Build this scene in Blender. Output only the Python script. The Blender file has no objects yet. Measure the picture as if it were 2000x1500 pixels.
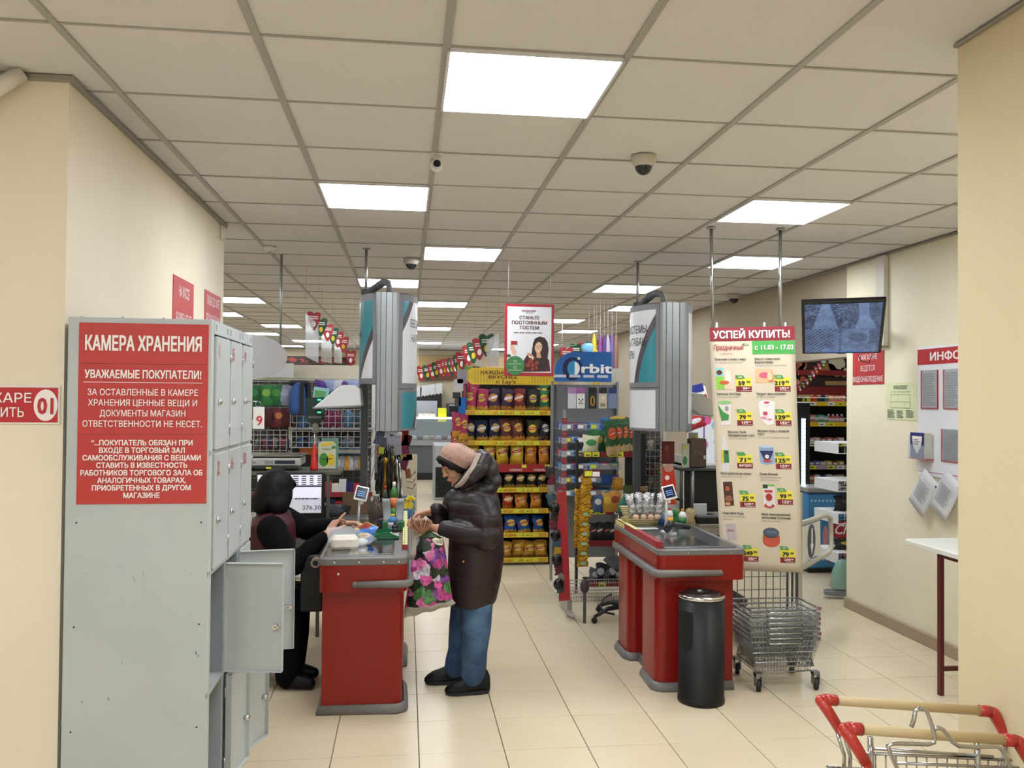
import bpy, bmesh, math, random
import numpy as np
from mathutils import Vector, Matrix, noise
random.seed(7)
SC = bpy.context.scene
COL = SC.collection
pi = math.pi
# ------------------------------------------------------------------ camera, world, exposure
FPX, PITCH, YAW, ROLL, ZC, HC = 1653.1, .0176, .1241, .0083, 1.7, 2.8413
def cam_axes():
    cy, sy, cp, sp = math.cos(YAW), math.sin(YAW), math.cos(PITCH), math.sin(PITCH)
    fwd = Vector((sy*cp, cy*cp, sp)); right = Vector((cy, -sy, 0)); up = right.cross(fwd)
    c, s = math.cos(ROLL), math.sin(ROLL)
    return c*right+s*up, -s*right+c*up, fwd
AR, AU, AF = cam_axes()
cd = bpy.data.cameras.new('camera'); cd.sensor_width = 36; cd.lens = FPX/2000*36; cd.clip_start = .05
cam = bpy.data.objects.new('camera', cd); COL.objects.link(cam); SC.camera = cam
m = Matrix.Identity(4)
for i in range(3):
    m[i][0] = AR[i]; m[i][1] = AU[i]; m[i][2] = -AF[i]
m[2][3] = ZC
cam.matrix_world = m
def W(px, py, Y):            # point of the place seen at a pixel of the photo, at depth Y
    d = AR*((px-1000)/FPX) - AU*((py-750)/FPX) + AF
    d = d*(Y/d.y); return Vector((d.x, d.y, ZC+d.z))
def WX(px, py, X):
    d = AR*((px-1000)/FPX) - AU*((py-750)/FPX) + AF
    d = d*(X/d.x); return Vector((d.x, d.y, ZC+d.z))
w = bpy.data.worlds.new('world'); SC.world = w; w.use_nodes = True
w.node_tree.nodes['Background'].inputs[0].default_value = (.8, .85, .9, 1)
w.node_tree.nodes['Background'].inputs[1].default_value = .15
SC.view_settings.view_transform = 'Standard'; SC.view_settings.look = 'None'
SC.view_settings.exposure = 1.12; SC.view_settings.gamma = 1
SC.view_settings.use_curve_mapping = False
PANEL_E = 11.0
la = bpy.data.lights.new('near_fill_light', 'AREA'); la.shape = 'RECTANGLE'; la.size = 4.2; la.size_y = 2.3; la.energy = 8.5; la.color = (.93, .97, 1.0)  # unseen area lamp added behind the camera to brighten surfaces facing it
lo = bpy.data.objects.new('near_fill_light', la); COL.objects.link(lo); lo.location = (-1.3, -2.1, 1.35); lo.rotation_euler = (math.radians(90), 0, 0)
# ------------------------------------------------------------------ materials
def lin(c):
    if isinstance(c, str):
        c = c.lstrip('#'); c = [int(c[i:i+2], 16)/255 for i in (0, 2, 4)]
        c = [x/12.92 if x <= .04045 else ((x+.055)/1.055)**2.4 for x in c]
    return (c[0], c[1], c[2], 1)
MC = {}
def mat(c, r=.5, met=0., noise_=0., nscale=8., bump=0., bscale=60., emit=0., spec=None, coat=0.):
    key = (str(c), r, met, noise_, nscale, bump, bscale, emit, spec, coat)
    if key in MC: return MC[key]
    M = bpy.data.materials.new('paint_%s' % str(c).strip('#')); M.use_nodes = True
    nt = M.node_tree; b = nt.nodes['Principled BSDF']
    b.inputs['Base Color'].default_value = lin(c)
    b.inputs['Roughness'].default_value = r; b.inputs['Metallic'].default_value = met
    if spec is not None: b.inputs['Specular IOR Level'].default_value = spec
    if coat: b.inputs['Coat Weight'].default_value = coat; b.inputs['Coat Roughness'].default_value = .15
    if noise_ or bump:
        tc = nt.nodes.new('ShaderNodeTexCoord')
        if noise_:
            n = nt.nodes.new('ShaderNodeTexNoise'); n.inputs['Scale'].default_value = nscale; n.inputs['Detail'].default_value = 4
            nt.links.new(tc.outputs['Object'], n.inputs['Vector'])
            rmp = nt.nodes.new('ShaderNodeMapRange'); rmp.inputs[1].default_value = .3; rmp.inputs[2].default_value = .7
            rmp.inputs[3].default_value = 1-noise_; rmp.inputs[4].default_value = 1+noise_*.4
            nt.links.new(n.outputs['Fac'], rmp.inputs[0])
            mx = nt.nodes.new('ShaderNodeVectorMath'); mx.operation = 'SCALE'
            mx.inputs[0].default_value = lin(c)[:3]; nt.links.new(rmp.outputs[0], mx.inputs['Scale'])
            nt.links.new(mx.outputs[0], b.inputs['Base Color'])
        if bump:
            n2 = nt.nodes.new('ShaderNodeTexNoise'); n2.inputs['Scale'].default_value = bscale
            nt.links.new(tc.outputs['Object'], n2.inputs['Vector'])
            bm = nt.nodes.new('ShaderNodeBump'); bm.inputs['Strength'].default_value = bump; bm.inputs['Distance'].default_value = .01
            nt.links.new(n2.outputs['Fac'], bm.inputs['Height']); nt.links.new(bm.outputs[0], b.inputs['Normal'])
    if emit:
        b.inputs['Emission Color'].default_value = lin(c); b.inputs['Emission Strength'].default_value = emit
    MC[key] = M; return M
def clearmat(name, tint, fac, rough=.08):
    if name in MC: return MC[name]
    M = bpy.data.materials.new(name); M.use_nodes = True; nt = M.node_tree
    for n in list(nt.nodes):
        if n.type != 'OUTPUT_MATERIAL': nt.nodes.remove(n)
    out = [n for n in nt.nodes if n.type == 'OUTPUT_MATERIAL'][0]
    t = nt.nodes.new('ShaderNodeBsdfTransparent'); t.inputs[0].default_value = (.95, .96, .96, 1)
    p = nt.nodes.new('ShaderNodeBsdfPrincipled'); p.inputs['Base Color'].default_value = lin(tint); p.inputs['Roughness'].default_value = rough
    mx = nt.nodes.new('ShaderNodeMixShader'); mx.inputs[0].default_value = fac
    nt.links.new(t.outputs[0], mx.inputs[1]); nt.links.new(p.outputs[0], mx.inputs[2]); nt.links.new(mx.outputs[0], out.inputs[0])
    MC[name] = M; return M
class NT:                      # tiny node graph writer
    def __init__(s, name):
        s.M = bpy.data.materials.new(name); s.M.use_nodes = True; s.nt = s.M.node_tree; s.b = s.nt.nodes['Principled BSDF']
    def _in(s, node, i, v):
        if isinstance(v, bpy.types.NodeSocket): s.nt.links.new(v, node.inputs[i])
        else: node.inputs[i].default_value = v
    def m(s, op, a, b=0., c=0.):
        n = s.nt.nodes.new('ShaderNodeMath'); n.operation = op; s._in(n, 0, a); s._in(n, 1, b)
        if op in ('MULTIPLY_ADD', 'COMPARE', 'SMOOTH_MIN'): s._in(n, 2, c)
        return n.outputs[0]
    def mix(s, f, a, b):
        n = s.nt.nodes.new('ShaderNodeMix'); n.data_type = 'RGBA'
        s._in(n, 0, f); s._in(n, 6, a); s._in(n, 7, b); return n.outputs[2]
    def pos(s):
        t = s.nt.nodes.new('ShaderNodeNewGeometry'); s.tc = t.outputs['Position']
    def gen(s, out='Generated'):
        t = s.nt.nodes.new('ShaderNodeTexCoord'); x = s.nt.nodes.new('ShaderNodeSeparateXYZ')
        s.nt.links.new(t.outputs[out], x.inputs[0]); s.tc = t.outputs[out]; return x.outputs
    def noise(s, scale, detail=3, vec=None):
        n = s.nt.nodes.new('ShaderNodeTexNoise'); n.inputs['Scale'].default_value = scale; n.inputs['Detail'].default_value = detail
        s.nt.links.new(vec or s.tc, n.inputs['Vector']); return n.outputs['Fac']
    def vor(s, scale, vec=None):
        n = s.nt.nodes.new('ShaderNodeTexVoronoi'); n.inputs['Scale'].default_value = scale
        s.nt.links.new(vec or s.tc, n.inputs['Vector']); return n.outputs
    def ramp(s, f, stops, const=True):
        n = s.nt.nodes.new('ShaderNodeValToRGB'); r = n.color_ramp; r.interpolation = 'CONSTANT' if const else 'LINEAR'
        while len(r.elements) < len(stops): r.elements.new(.5)
        for e, (p, c) in zip(r.elements, stops): e.position = p; e.color = lin(c)
        s.nt.links.new(f, n.inputs[0]); return n.outputs[0]
    def bump(s, h, st=.4, dist=.01):
        n = s.nt.nodes.new('ShaderNodeBump'); n.inputs['Strength'].default_value = st; n.inputs['Distance'].default_value = dist
        s.nt.links.new(h, n.inputs['Height']); s.nt.links.new(n.outputs[0], s.b.inputs['Normal'])
    def done(s, col=None, r=.5, met=0.):
        if col is not None: s._in(s.b, 'Base Color', col)
        s._in(s.b, 'Roughness', r); s._in(s.b, 'Metallic', met); return s.M
def bagmat(base, disc='#e8c22a', band='#b02020', low=None, foil=.28, low2='#d9962a'):
    key = ('bag', base, disc, band, low)
    if key in MC: return MC[key]
    g = NT('printed_foil_film'); x, y, z = g.gen()
    n = g.noise(9, 3)
    dx = g.m('SUBTRACT', x, .5); dz = g.m('SUBTRACT', z, .6)
    e = g.m('ADD', g.m('POWER', g.m('MULTIPLY', dx, 1/.3), 2.), g.m('POWER', g.m('MULTIPLY', dz, 1/.17), 2.))
    col = lin(base)
    if low:
        f = g.m('LESS_THAN', g.m('ADD', z, g.m('MULTIPLY', n, .35)), .42)
        f2 = g.m('LESS_THAN', g.vor(7)['Distance'], .32)
        col = g.mix(f, col, g.mix(f2, lin(low), lin(low2)))
    if disc: col = g.mix(g.m('LESS_THAN', e, 1.), col, lin(disc))
    if band:
        tilt = g.m('ABSOLUTE', g.m('SUBTRACT', dz, g.m('MULTIPLY', dx, .15)))
        col = g.mix(g.m('MULTIPLY', g.m('LESS_THAN', tilt, .055), g.m('LESS_THAN', g.m('ABSOLUTE', dx), .33)), col, lin(band))
        t3 = g.m('ABSOLUTE', g.m('SUBTRACT', dz, g.m('MULTIPLY', dx, .15)))
        col = g.mix(g.m('MULTIPLY', g.m('MULTIPLY', g.m('LESS_THAN', t3, .02), g.m('LESS_THAN', g.m('ABSOLUTE', dx), .22)), g.m('GREATER_THAN', g.noise(40, 1), .48)), col, lin('#f4ead8'))
    g.bump(g.noise(14, 3), .7, .02)
    MC[key] = g.done(col, foil, .15); return MC[key]
# ------------------------------------------------------------------ mesh builder
TXT = {}
def fillout(me):               # fill letter outlines by winding, overlapping outlines are merged
    from mathutils.geometry import delaunay_2d_cdt
    n = len(me.vertices)
    if n < 3: return [], []
    P = [Vector((v.co.x, v.co.y)) for v in me.vertices]; E = [tuple(e.vertices) for e in me.edges]
    nxt = {a: b for a, b in E}; loops = []; seen = set()
    for s0 in list(nxt):
        if s0 in seen: continue
        lp_ = []; cur = s0
        while cur not in seen and cur in nxt: seen.add(cur); lp_.append(P[cur]); cur = nxt[cur]
        if len(lp_) > 2: loops.append(lp_)
    def inside(p, l):
        c = 0; j = len(l)-1
        for i in range(len(l)):
            if (l[i].y > p[1]) != (l[j].y > p[1]) and p[0] < (l[j].x-l[i].x)*(p[1]-l[i].y)/(l[j].y-l[i].y)+l[i].x: c += 1 if l[i].y > l[j].y else -1
            j = i
        return c
    boxes = [(min(p.x for p in l), max(p.x for p in l), min(p.y for p in l), max(p.y for p in l)) for l in loops]
    V = []; EE = []
    for l in loops:
        b0 = len(V); V += l; EE += [(b0+i, b0+(i+1) % len(l)) for i in range(len(l))]
    vo, eo, fo, _a, _b, _c = delaunay_2d_cdt(V, EE, [], 0, 1e-6)
    fs = []
    for f in fo:
        c = sum((vo[i] for i in f), Vector((0, 0)))/len(f)
        k = sum(inside(c, l) for l, bb in zip(loops, boxes) if bb[0] <= c.x <= bb[1] and bb[2] <= c.y <= bb[3])
        if k: fs.append(tuple(f))
    return [(v.x, v.y) for v in vo], fs
def glyphs(s, bold=0.):
    k = (s, bold)
    if k not in TXT:
        cu = bpy.data.curves.new('lettering', 'FONT'); cu.body = s; cu.size = 1; cu.offset = bold; cu.resolution_u = 2; cu.fill_mode = 'NONE'
        o = bpy.data.objects.new('lettering', cu); COL.objects.link(o)
        bpy.context.view_layer.update()
        dg = bpy.context.evaluated_depsgraph_get()
        me = bpy.data.meshes.new_from_object(o.evaluated_get(dg))
        vs, fs = fillout(me)
        bpy.data.objects.remove(o); bpy.data.curves.remove(cu); bpy.data.meshes.remove(me)
        if vs and bold:
            v0, f0 = vs, fs; vs = []; fs = []
            for dx, dy in ((-bold, -bold*.7), (bold, -bold*.7), (bold, bold*.7), (-bold, bold*.7)):
                n0 = len(vs); vs += [(x+dx, y+dy, len(vs)//max(1, len(v0))*.12) for x, y in v0]; fs += [tuple(i+n0 for i in f) for f in f0]
        if vs:
            x0 = min(v[0] for v in vs); x1 = max(v[0] for v in vs)
            vs = [(v[0]-x0, v[1], v[2] if len(v) > 2 else 0.) for v in vs]
            TXT[k] = (vs, fs, x1-x0)
        else: TXT[k] = ([], [], 1)
    return TXT[k]
class MB:
    def __init__(s, mats=None):
        s.v = []; s.f = []; s.mi = []; s.sm = []; s.mats = list(mats or [])
    def M(s, m):
        if m is None: return 0
        if m not in s.mats: s.mats.append(m)
        return s.mats.index(m)
    def add(s, vs, fs, m=None, smooth=False, X=None):
        n = len(s.v); mi = s.M(m)
        s.v += [tuple(X @ Vector(v)) if X is not None else tuple(v) for v in vs]
        for f in fs: s.f.append(tuple(i+n for i in f)); s.mi.append(mi); s.sm.append(smooth)
        return s
    def box(s, a, b, m=None, c=0., X=None):
        x0, y0, z0 = [min(a[i], b[i]) for i in range(3)]; x1, y1, z1 = [max(a[i], b[i]) for i in range(3)]
        if c <= 0:
            vs = [(x, y, z) for z in (z0, z1) for y in (y0, y1) for x in (x0, x1)]
            return s.add(vs, [(0, 2, 3, 1), (4, 5, 7, 6), (0, 1, 5, 4), (2, 6, 7, 3), (0, 4, 6, 2), (1, 3, 7, 5)], m, False, X)
        c = min(c, (x1-x0)/2.01, (y1-y0)/2.01, (z1-z0)/2.01)
        vs = []; idx = {}
        for k, z in enumerate((z0, z1)):
            for j, y in enumerate((y0, y1)):
                for i, x in enumerate((x0, x1)):
                    sx = c if i == 0 else -c; sy = c if j == 0 else -c; sz = c if k == 0 else -c
                    idx[i, j, k, 0] = len(vs); vs.append((x, y+sy, z+sz))
                    idx[i, j, k, 1] = len(vs); vs.append((x+sx, y, z+sz))
                    idx[i, j, k, 2] = len(vs); vs.append((x+sx, y+sy, z))
        F = []
        for ax in range(3):
            for sd in (0, 1):
                o = [q for q in range(3) if q != ax]
                loop = []
                for (p, q) in ((0, 0), (1, 0), (1, 1), (0, 1)):
                    t = [0, 0, 0]; t[ax] = sd; t[o[0]] = p; t[o[1]] = q
                    loop.append(idx[t[0], t[1], t[2], ax])
                if (sd == 0) != (ax == 1): loop.reverse()
                F.append(tuple(loop))
        for ax in range(3):
            o = [q for q in range(3) if q != ax]
            for p in (0, 1):
                for q in (0, 1):
                    t = [0, 0, 0]; t[o[0]] = p; t[o[1]] = q
                    t0 = list(t); t1 = list(t); t1[ax] = 1
                    F.append((idx[(*t0, o[0])], idx[(*t0, o[1])], idx[(*t1, o[1])], idx[(*t1, o[0])]))
        for k in (0, 1):
            for j in (0, 1):
                for i in (0, 1): F.append((idx[i, j, k, 0], idx[i, j, k, 1], idx[i, j, k, 2]))
        cx = Vector(((x0+x1)/2, (y0+y1)/2, (z0+z1)/2)); G = []
        for f in F:
            p = [Vector(vs[i]) for i in f]; nn = (p[1]-p[0]).cross(p[2]-p[0])
            G.append(f if nn.dot(sum(p, Vector())/len(p)-cx) >= 0 else tuple(reversed(f)))
        return s.add(vs, G, m, False, X)
    def prism(s, pts, z0, z1, m=None, axis='z', smooth=False, X=None):   # pts counter-clockwise in the plane
        n = len(pts)
        A = sum(pts[i][0]*pts[(i+1) % n][1]-pts[(i+1) % n][0]*pts[i][1] for i in range(n))
        if A < 0: pts = pts[::-1]
        mp = {'z': lambda p, h: (p[0], p[1], h), 'y': lambda p, h: (p[0], h, p[1]), 'x': lambda p, h: (h, p[0], p[1])}[axis]
        vs = [mp(p, z0) for p in pts]+[mp(p, z1) for p in pts]
        rev = axis == 'y'
        fs = [tuple(reversed(range(n))), tuple(range(n, 2*n))]
        sides = [(i, (i+1) % n, n+(i+1) % n, n+i) for i in range(n)]
        if rev: fs = [tuple(reversed(f)) for f in fs]; sides = [tuple(reversed(f)) for f in sides]
        s.add(vs, fs, m, False, X)
        k = len(s.v)-2*n
        mi = s.M(m)
        for f in sides: s.f.append(tuple(i+k for i in f)); s.mi.append(mi); s.sm.append(smooth)
        return s
    def tube(s, pts, r, m=None, n=8, closed=False, X=None, smooth=True, ell=None, up=None):
        pts = [Vector(p) for p in pts]; N = len(pts)
        rr = r if isinstance(r, (list, tuple)) else [r]*N
        vs = []; prev = None
        for i in range(N):
            if closed: t = pts[(i+1) % N]-pts[i-1]
            else: t = pts[min(i+1, N-1)]-pts[max(i-1, 0)]
            t = t.normalized() if t.length > 1e-9 else Vector((0, 0, 1))
            if prev is None:
                a = Vector(up) if up else (Vector((0, 0, 1)) if abs(t.z) < .9 else Vector((1, 0, 0)))
                u = (a-t*a.dot(t)).normalized()
            else:
                u = prev-t*prev.dot(t); u = u.normalized() if u.length > 1e-6 else prev
            prev = u; v = t.cross(u)
            e = ell if ell else 1.
            for k in range(n):
                a = 2*pi*k/n; vs.append(pts[i]+(u*math.cos(a)+v*math.sin(a)*e)*rr[i])
        fs = []
        for i in range(N if closed else N-1):
            j = (i+1) % N
            for k in range(n):
                l = (k+1) % n; fs.append((i*n+k, i*n+l, j*n+l, j*n+k))
        if not closed: fs += [tuple(reversed(range(n))), tuple(range((N-1)*n, N*n))]
        return s.add(vs, fs, m, smooth, X)
    def cyl(s, c, r, h, m=None, n=20, axis='z', X=None, r2=None):
        d = {'z': (0, 0, h), 'y': (0, h, 0), 'x': (h, 0, 0)}[axis]
        c = Vector(c); r2 = r if r2 is None else r2
        o = Vector(d)
        base = len(s.v); a = Vector((1, 0, 0)) if axis != 'x' else Vector((0, 1, 0)); b = o.normalized().cross(a)
        vs = [c+(a*math.cos(2*pi*k/n)+b*math.sin(2*pi*k/n))*r for k in range(n)]+[c+o+(a*math.cos(2*pi*k/n)+b*math.sin(2*pi*k/n))*r2 for k in range(n)]
        s.add(vs, [tuple(reversed(range(n))), tuple(range(n, 2*n))], m, False, X)
        mi = s.M(m)
        for k in range(n):
            l = (k+1) % n; s.f.append((base+k, base+l, base+n+l, base+n+k)); s.mi.append(mi); s.sm.append(True)
        return s
    def lathe(s, prof, c=(0, 0, 0), m=None, n=24, X=None, smooth=True):
        vs = []; fs = []
        for (r, z) in prof:
            for k in range(n): vs.append((c[0]+r*math.cos(2*pi*k/n), c[1]+r*math.sin(2*pi*k/n), c[2]+z))
        for i in range(len(prof)-1):
            for k in range(n):
                l = (k+1) % n; fs.append((i*n+k, i*n+l, (i+1)*n+l, (i+1)*n+k))
        fs += [tuple(reversed(range(n))), tuple(range((len(prof)-1)*n, len(prof)*n))]
        return s.add(vs, fs, m, smooth, X)
    def ball(s, c, r, m=None, n=12, X=None, R=None):
        r = (r, r, r) if isinstance(r, (int, float)) else r
        c = Vector(c); vs = []; fs = []; h = n//2
        for i in range(h+1):
            t = pi*i/h
            for k in range(n):
                a = 2*pi*k/n
                p = Vector((r[0]*math.sin(t)*math.cos(a), r[1]*math.sin(t)*math.sin(a), -r[2]*math.cos(t)))
                if R is not None: p = R @ p
                vs.append(c+p)
        for i in range(h):
            for k in range(n):
                l = (k+1) % n
                if i == 0: fs.append((k, n+l, n+k))
                elif i == h-1: fs.append((i*n+k, i*n+l, (i+1)*n+k))
                else: fs.append((i*n+k, i*n+l, (i+1)*n+l, (i+1)*n+k))
        return s.add(vs, fs, m, True, X)
    def limb(s, pts, rad, m=None, n=12, ell=None, up=None):
        s.tube(pts, list(rad), m, n, ell=ell, up=up)
        for p, r in zip(pts, rad):
            if not ell: s.ball(p, r*.985, m, n)
        return s
    def loft(s, rings, m=None, smooth=True, cap=True, X=None):      # rings: lists of equal length
        n = len(rings[0]); vs = [p for r in rings for p in r]; fs = []
        for i in range(len(rings)-1):
            for k in range(n):
                l = (k+1) % n; fs.append((i*n+k, i*n+l, (i+1)*n+l, (i+1)*n+k))
        if cap: fs += [tuple(reversed(range(n))), tuple(range((len(rings)-1)*n, len(rings)*n))]
        return s.add(vs, fs, m, smooth, X)
    def grid(s, fn, nu, nv, m=None, smooth=True, mf=None):
        b = len(s.v)
        s.v += [tuple(fn(i/nu, j/nv)) for j in range(nv+1) for i in range(nu+1)]
        for j in range(nv):
            for i in range(nu):
                a = b+j*(nu+1)+i; s.f.append((a, a+1, a+nu+2, a+nu+1))
                s.mi.append(s.M(mf((i+.5)/nu, (j+.5)/nv) if mf else m)); s.sm.append(smooth)
        return s
    def sheet(s, fn, nu, nv, th, m=None, smooth=True):   # thin two sided sheet with real thickness
        P = [[Vector(fn(i/nu, j/nv)) for i in range(nu+1)] for j in range(nv+1)]
        nrm = (P[0][-1]-P[0][0]).cross(P[-1][0]-P[0][0]).normalized()*th
        b = len(s.v); K = (nu+1)*(nv+1)
        s.v += [tuple(p) for r in P for p in r]+[tuple(p-nrm) for r in P for p in r]; mi = s.M(m)
        def ad(f): s.f.append(f); s.mi.append(mi); s.sm.append(smooth)
        for j in range(nv):
            for i in range(nu):
                a = b+j*(nu+1)+i; ad((a, a+1, a+nu+2, a+nu+1)); ad((a+K, a+nu+1+K, a+nu+2+K, a+1+K))
        for i in range(nu):
            a = b+i; ad((a, a+K, a+1+K, a+1)); a = b+nv*(nu+1)+i; ad((a, a+1, a+1+K, a+K))
        for j in range(nv):
            a = b+j*(nu+1); c = a+nu+1; ad((a, c, c+K, a+K)); a += nu; c += nu; ad((a, a+K, c+K, c))
        return s
    def build(s, name, parent=None, world=True, bevel=0., smooth=None, seg=1):
        me = bpy.data.meshes.new(name)
        off = Vector(wloc(parent)) if (parent and world) else Vector((0, 0, 0))
        me.from_pydata([tuple(Vector(v)-off) for v in s.v], [], s.f)
        for mm in s.mats: me.materials.append(mm)
        me.polygons.foreach_set('material_index', s.mi)
        me.polygons.foreach_set('use_smooth', s.sm if smooth is None else [smooth]*len(s.f))
        me.update()
        o = bpy.data.objects.new(name, me); COL.objects.link(o)
        if parent: o.parent = parent
        if bevel:
            b = o.modifiers.new('bevel', 'BEVEL'); b.width = bevel; b.segments = seg; b.limit_method = 'ANGLE'; b.angle_limit = math.radians(50)
        return o
def wloc(o):
    p = Vector((0, 0, 0))
    while o is not None: p += o.location; o = o.parent
    return p
def tag(o, label=None, cat=None, group=None, kind=None):
    if label: o['label'] = label
    if cat: o['category'] = cat
    if group: o['group'] = group
    if kind: o['kind'] = kind
    return o
def thing(name, label, cat, loc=(0, 0, 0), group=None, rotz=0):
    o = bpy.data.objects.new(name, None); COL.objects.link(o); o.location = loc; o.rotation_euler = (0, 0, rotz)
    o.empty_display_size = .1
    return tag(o, label, cat, group)
def struct(o): o['kind'] = 'structure'; return o
def dup(root, loc, rotz=None, label=None, group=None, rot=None, scale=None):
    r = root.copy(); COL.objects.link(r); r.location = loc
    if rotz is not None: r.rotation_euler = (0, 0, rotz)
    if rot is not None: r.rotation_euler = rot
    if scale: r.scale = scale
    if label: r['label'] = label
    if group: r['group'] = group
    for ch in root.children:
        c = ch.copy(); COL.objects.link(c); c.parent = r
        for g in ch.children:
            d = g.copy(); COL.objects.link(d); d.parent = c
    return r
class Print(MB):               # flat print laid on a plane (or on a mapped surface), in layers
    def __init__(s, O, U, V, mp=None):
        super().__init__(); s.O = Vector(O); s.U = Vector(U).normalized(); s.V = Vector(V).normalized()
        s.N = s.U.cross(s.V).normalized(); s.L = .0012; s.mp = mp
    def P(s, u, v, l):
        if s.mp: return s.mp(u, v, l)
        return s.O+s.U*u+s.V*v+s.N*(l*s.L)
    def poly(s, pts, m, l=1):
        A = sum(pts[i][0]*pts[(i+1) % len(pts)][1]-pts[(i+1) % len(pts)][0]*pts[i][1] for i in range(len(pts)))
        if A < 0: pts = pts[::-1]
        return s.add([s.P(u, v, l) for u, v in pts], [tuple(range(len(pts)))], m)
    def rect(s, u0, v0, u1, v1, m, l=1):
        return s.poly([(u0, v0), (u1, v0), (u1, v1), (u0, v1)], m, l)
    def ell(s, u, v, a, b, m, l=1, n=20, rot=0.):
        c, q = math.cos(rot), math.sin(rot); pts = []
        for k in range(n):
            x = a*math.cos(2*pi*k/n); y = b*math.sin(2*pi*k/n); pts.append((u+x*c-y*q, v+x*q+y*c))
        return s.poly(pts, m, l)
    def text(s, t, u, v, h, m, w=None, al='c', bold=0., l=2, slant=0., rot=0.):
        vs, fs, wd = glyphs(t, bold); h = h/.73
        sx = h if w is None else w/wd
        W_ = wd*sx; o = {'c': -W_/2, 'l': 0, 'r': -W_}[al]; c, q = math.cos(rot), math.sin(rot)
        P_ = []
        for (x, y, dl) in vs:
            X_ = x*sx+o+slant*y*h; Y_ = y*h; P_.append(s.P(u+X_*c-Y_*q, v+X_*q+Y_*c, l+dl))
        return s.add(P_, fs, m)
    def lines(s, u0, v0, u1, v1, n, m, l=2, seed=0, fill=.55):      # unreadable small print as broken lines
        rr = random.Random(seed); dv = (v1-v0)/n
        for i in range(n):
            u = u0
            ue = u1-(u1-u0)*rr.random()*.3
            while u < ue:
                wd = (u1-u0)*(.05+.12*rr.random())
                s.rect(u, v0+dv*(i+.5-fill/2), min(u+wd, ue), v0+dv*(i+.5+fill/2), m, l); u += wd+(u1-u0)*.025
        return s
def bake_remesh(mb, name, parent, voxel, smooth_it=4, mats=None, noise_amp=0.):
    o = mb.build(name, parent)
    r = o.modifiers.new('r', 'REMESH'); r.mode = 'VOXEL'; r.voxel_size = voxel; r.use_smooth_shade = True
    if smooth_it:
        sm = o.modifiers.new('s', 'SMOOTH'); sm.iterations = smooth_it; sm.factor = .5
    bpy.context.view_layer.update()
    me = bpy.data.meshes.new_from_object(o.evaluated_get(bpy.context.evaluated_depsgraph_get()))
    o.modifiers.clear(); o.data = me; me.name = name
    me.materials.clear()
    for mm in (mats or mb.mats): me.materials.append(mm)
    for p in me.polygons: p.use_smooth = True; p.material_index = 0
    return o
def ordinal(i): return ['first', 'second', 'third', 'fourth', 'fifth', 'sixth', 'seventh', 'eighth', 'ninth', 'tenth', 'eleventh', 'twelfth', 'thirteenth', 'fourteenth', 'fifteenth', 'sixteenth'][i]
# common materials
WHITE = mat('#e9e8e6', .45); BLACK = mat('#121214', .45); RED = mat('#8c1d18', .3, coat=.3); DRED = mat('#7c1a22', .45)
SRED = mat('#b4262a', .45); GREYPL = mat('#6f6f70', .45); STEEL = mat('#a8a9ab', .3, .9); CHROME = mat('#d0d0d2', .15, 1.)
LOCK = mat('#b4babb', .42, noise_=.06, nscale=3); LOCKD = mat('#9aa2a8', .45); WIRE = mat('#d8d8d6', .35, .1)
YEL = mat('#e3c02a', .45); TAGY = mat('#d8e03a', .5); TAGW = mat('#ecebe8', .5); INK = mat('#222226', .6); INKG = mat('#77777a', .6)
TXTW = mat('#f0e8e4', .5); DKGREY = mat('#3a3b3d', .5); ALU = mat('#8f9496', .35, .5); TEAL = mat('#1f7f92', .35, noise_=.1, nscale=5)
GREEN = mat('#3f9a45', .5); CLEAR = clearmat('clear_acrylic', '#dfe6ea', .22); FILM = clearmat('thin_film', '#f2f4f6', .32, .15)
# ------------------------------------------------------------------ room shell
def wallmat(c):
    g = NT('painted_plaster'); g.gen('Object'); n = g.noise(1.3, 4); n2 = g.noise(90, 2)
    f = g.m('SUBTRACT', n, .42); f = g.m('MULTIPLY', g.m('MAXIMUM', f, 0.), 1.3)
    a = lin(c); col = g.mix(f, a, (a[0]*.82, a[1]*.8, a[2]*.75, 1))
    g.bump(n2, .12, .004); return g.done(col, .75)
WALL = wallmat('#e9dec9'); WALL2 = wallmat('#dacba8'); WALL3 = wallmat('#e4dcc2'); WALLB = wallmat('#a99b86'); WALLK = wallmat('#c9bda2')  # WALLB: brown paint, its colour also darkened for the weaker light far off
def slab(name, a, b, m): return struct(MB().box(a, b, m).build(name))
TOP = HC+.10
slab('wall_left', (-4.2, 3.19, 0), (-1.211, 5.80, TOP), WALL)
slab('wall_right', (3.64, 2.3, 0), (3.80, 6.65, TOP), WALL3)
struct(MB().box((1.735, -2.2, 0), (1.95, 2.487, TOP), WALL2).build('wall_pillar_right'))
slab('wall_lintel', (3.64, 6.65, 2.075), (3.80, 9.0, TOP), WALLB)
slab('wall_right_far', (3.64, 9.0, 0), (3.80, 20.0, TOP), WALLB)
slab('wall_back', (-8, 20.0, 0), (7.2, 20.2, TOP), WALLK)
slab('wall_left_far', (-8.2, 5.6, 0), (-8, 20.2, TOP), WALL)
slab('wall_left_return', (-8.2, 5.6, 0), (-4.2, 5.8, TOP), WALL)
slab('wall_left_near', (-4.4, -2.2, 0), (-4.2, 5.6, TOP), WALL)
slab('wall_front', (-4.4, -2.4, 0), (3.8, -2.2, TOP), WALL)
slab('wall_right_near', (1.95, 2.25, 0), (3.64, 2.4, TOP), WALL2)
slab('wall_side_room', (7.0, 6.0, 0), (7.2, 20, TOP), WALL3)
slab('wall_side_room_front', (3.80, 6.0, 0), (7.0, 6.2, TOP), WALL3)
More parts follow.
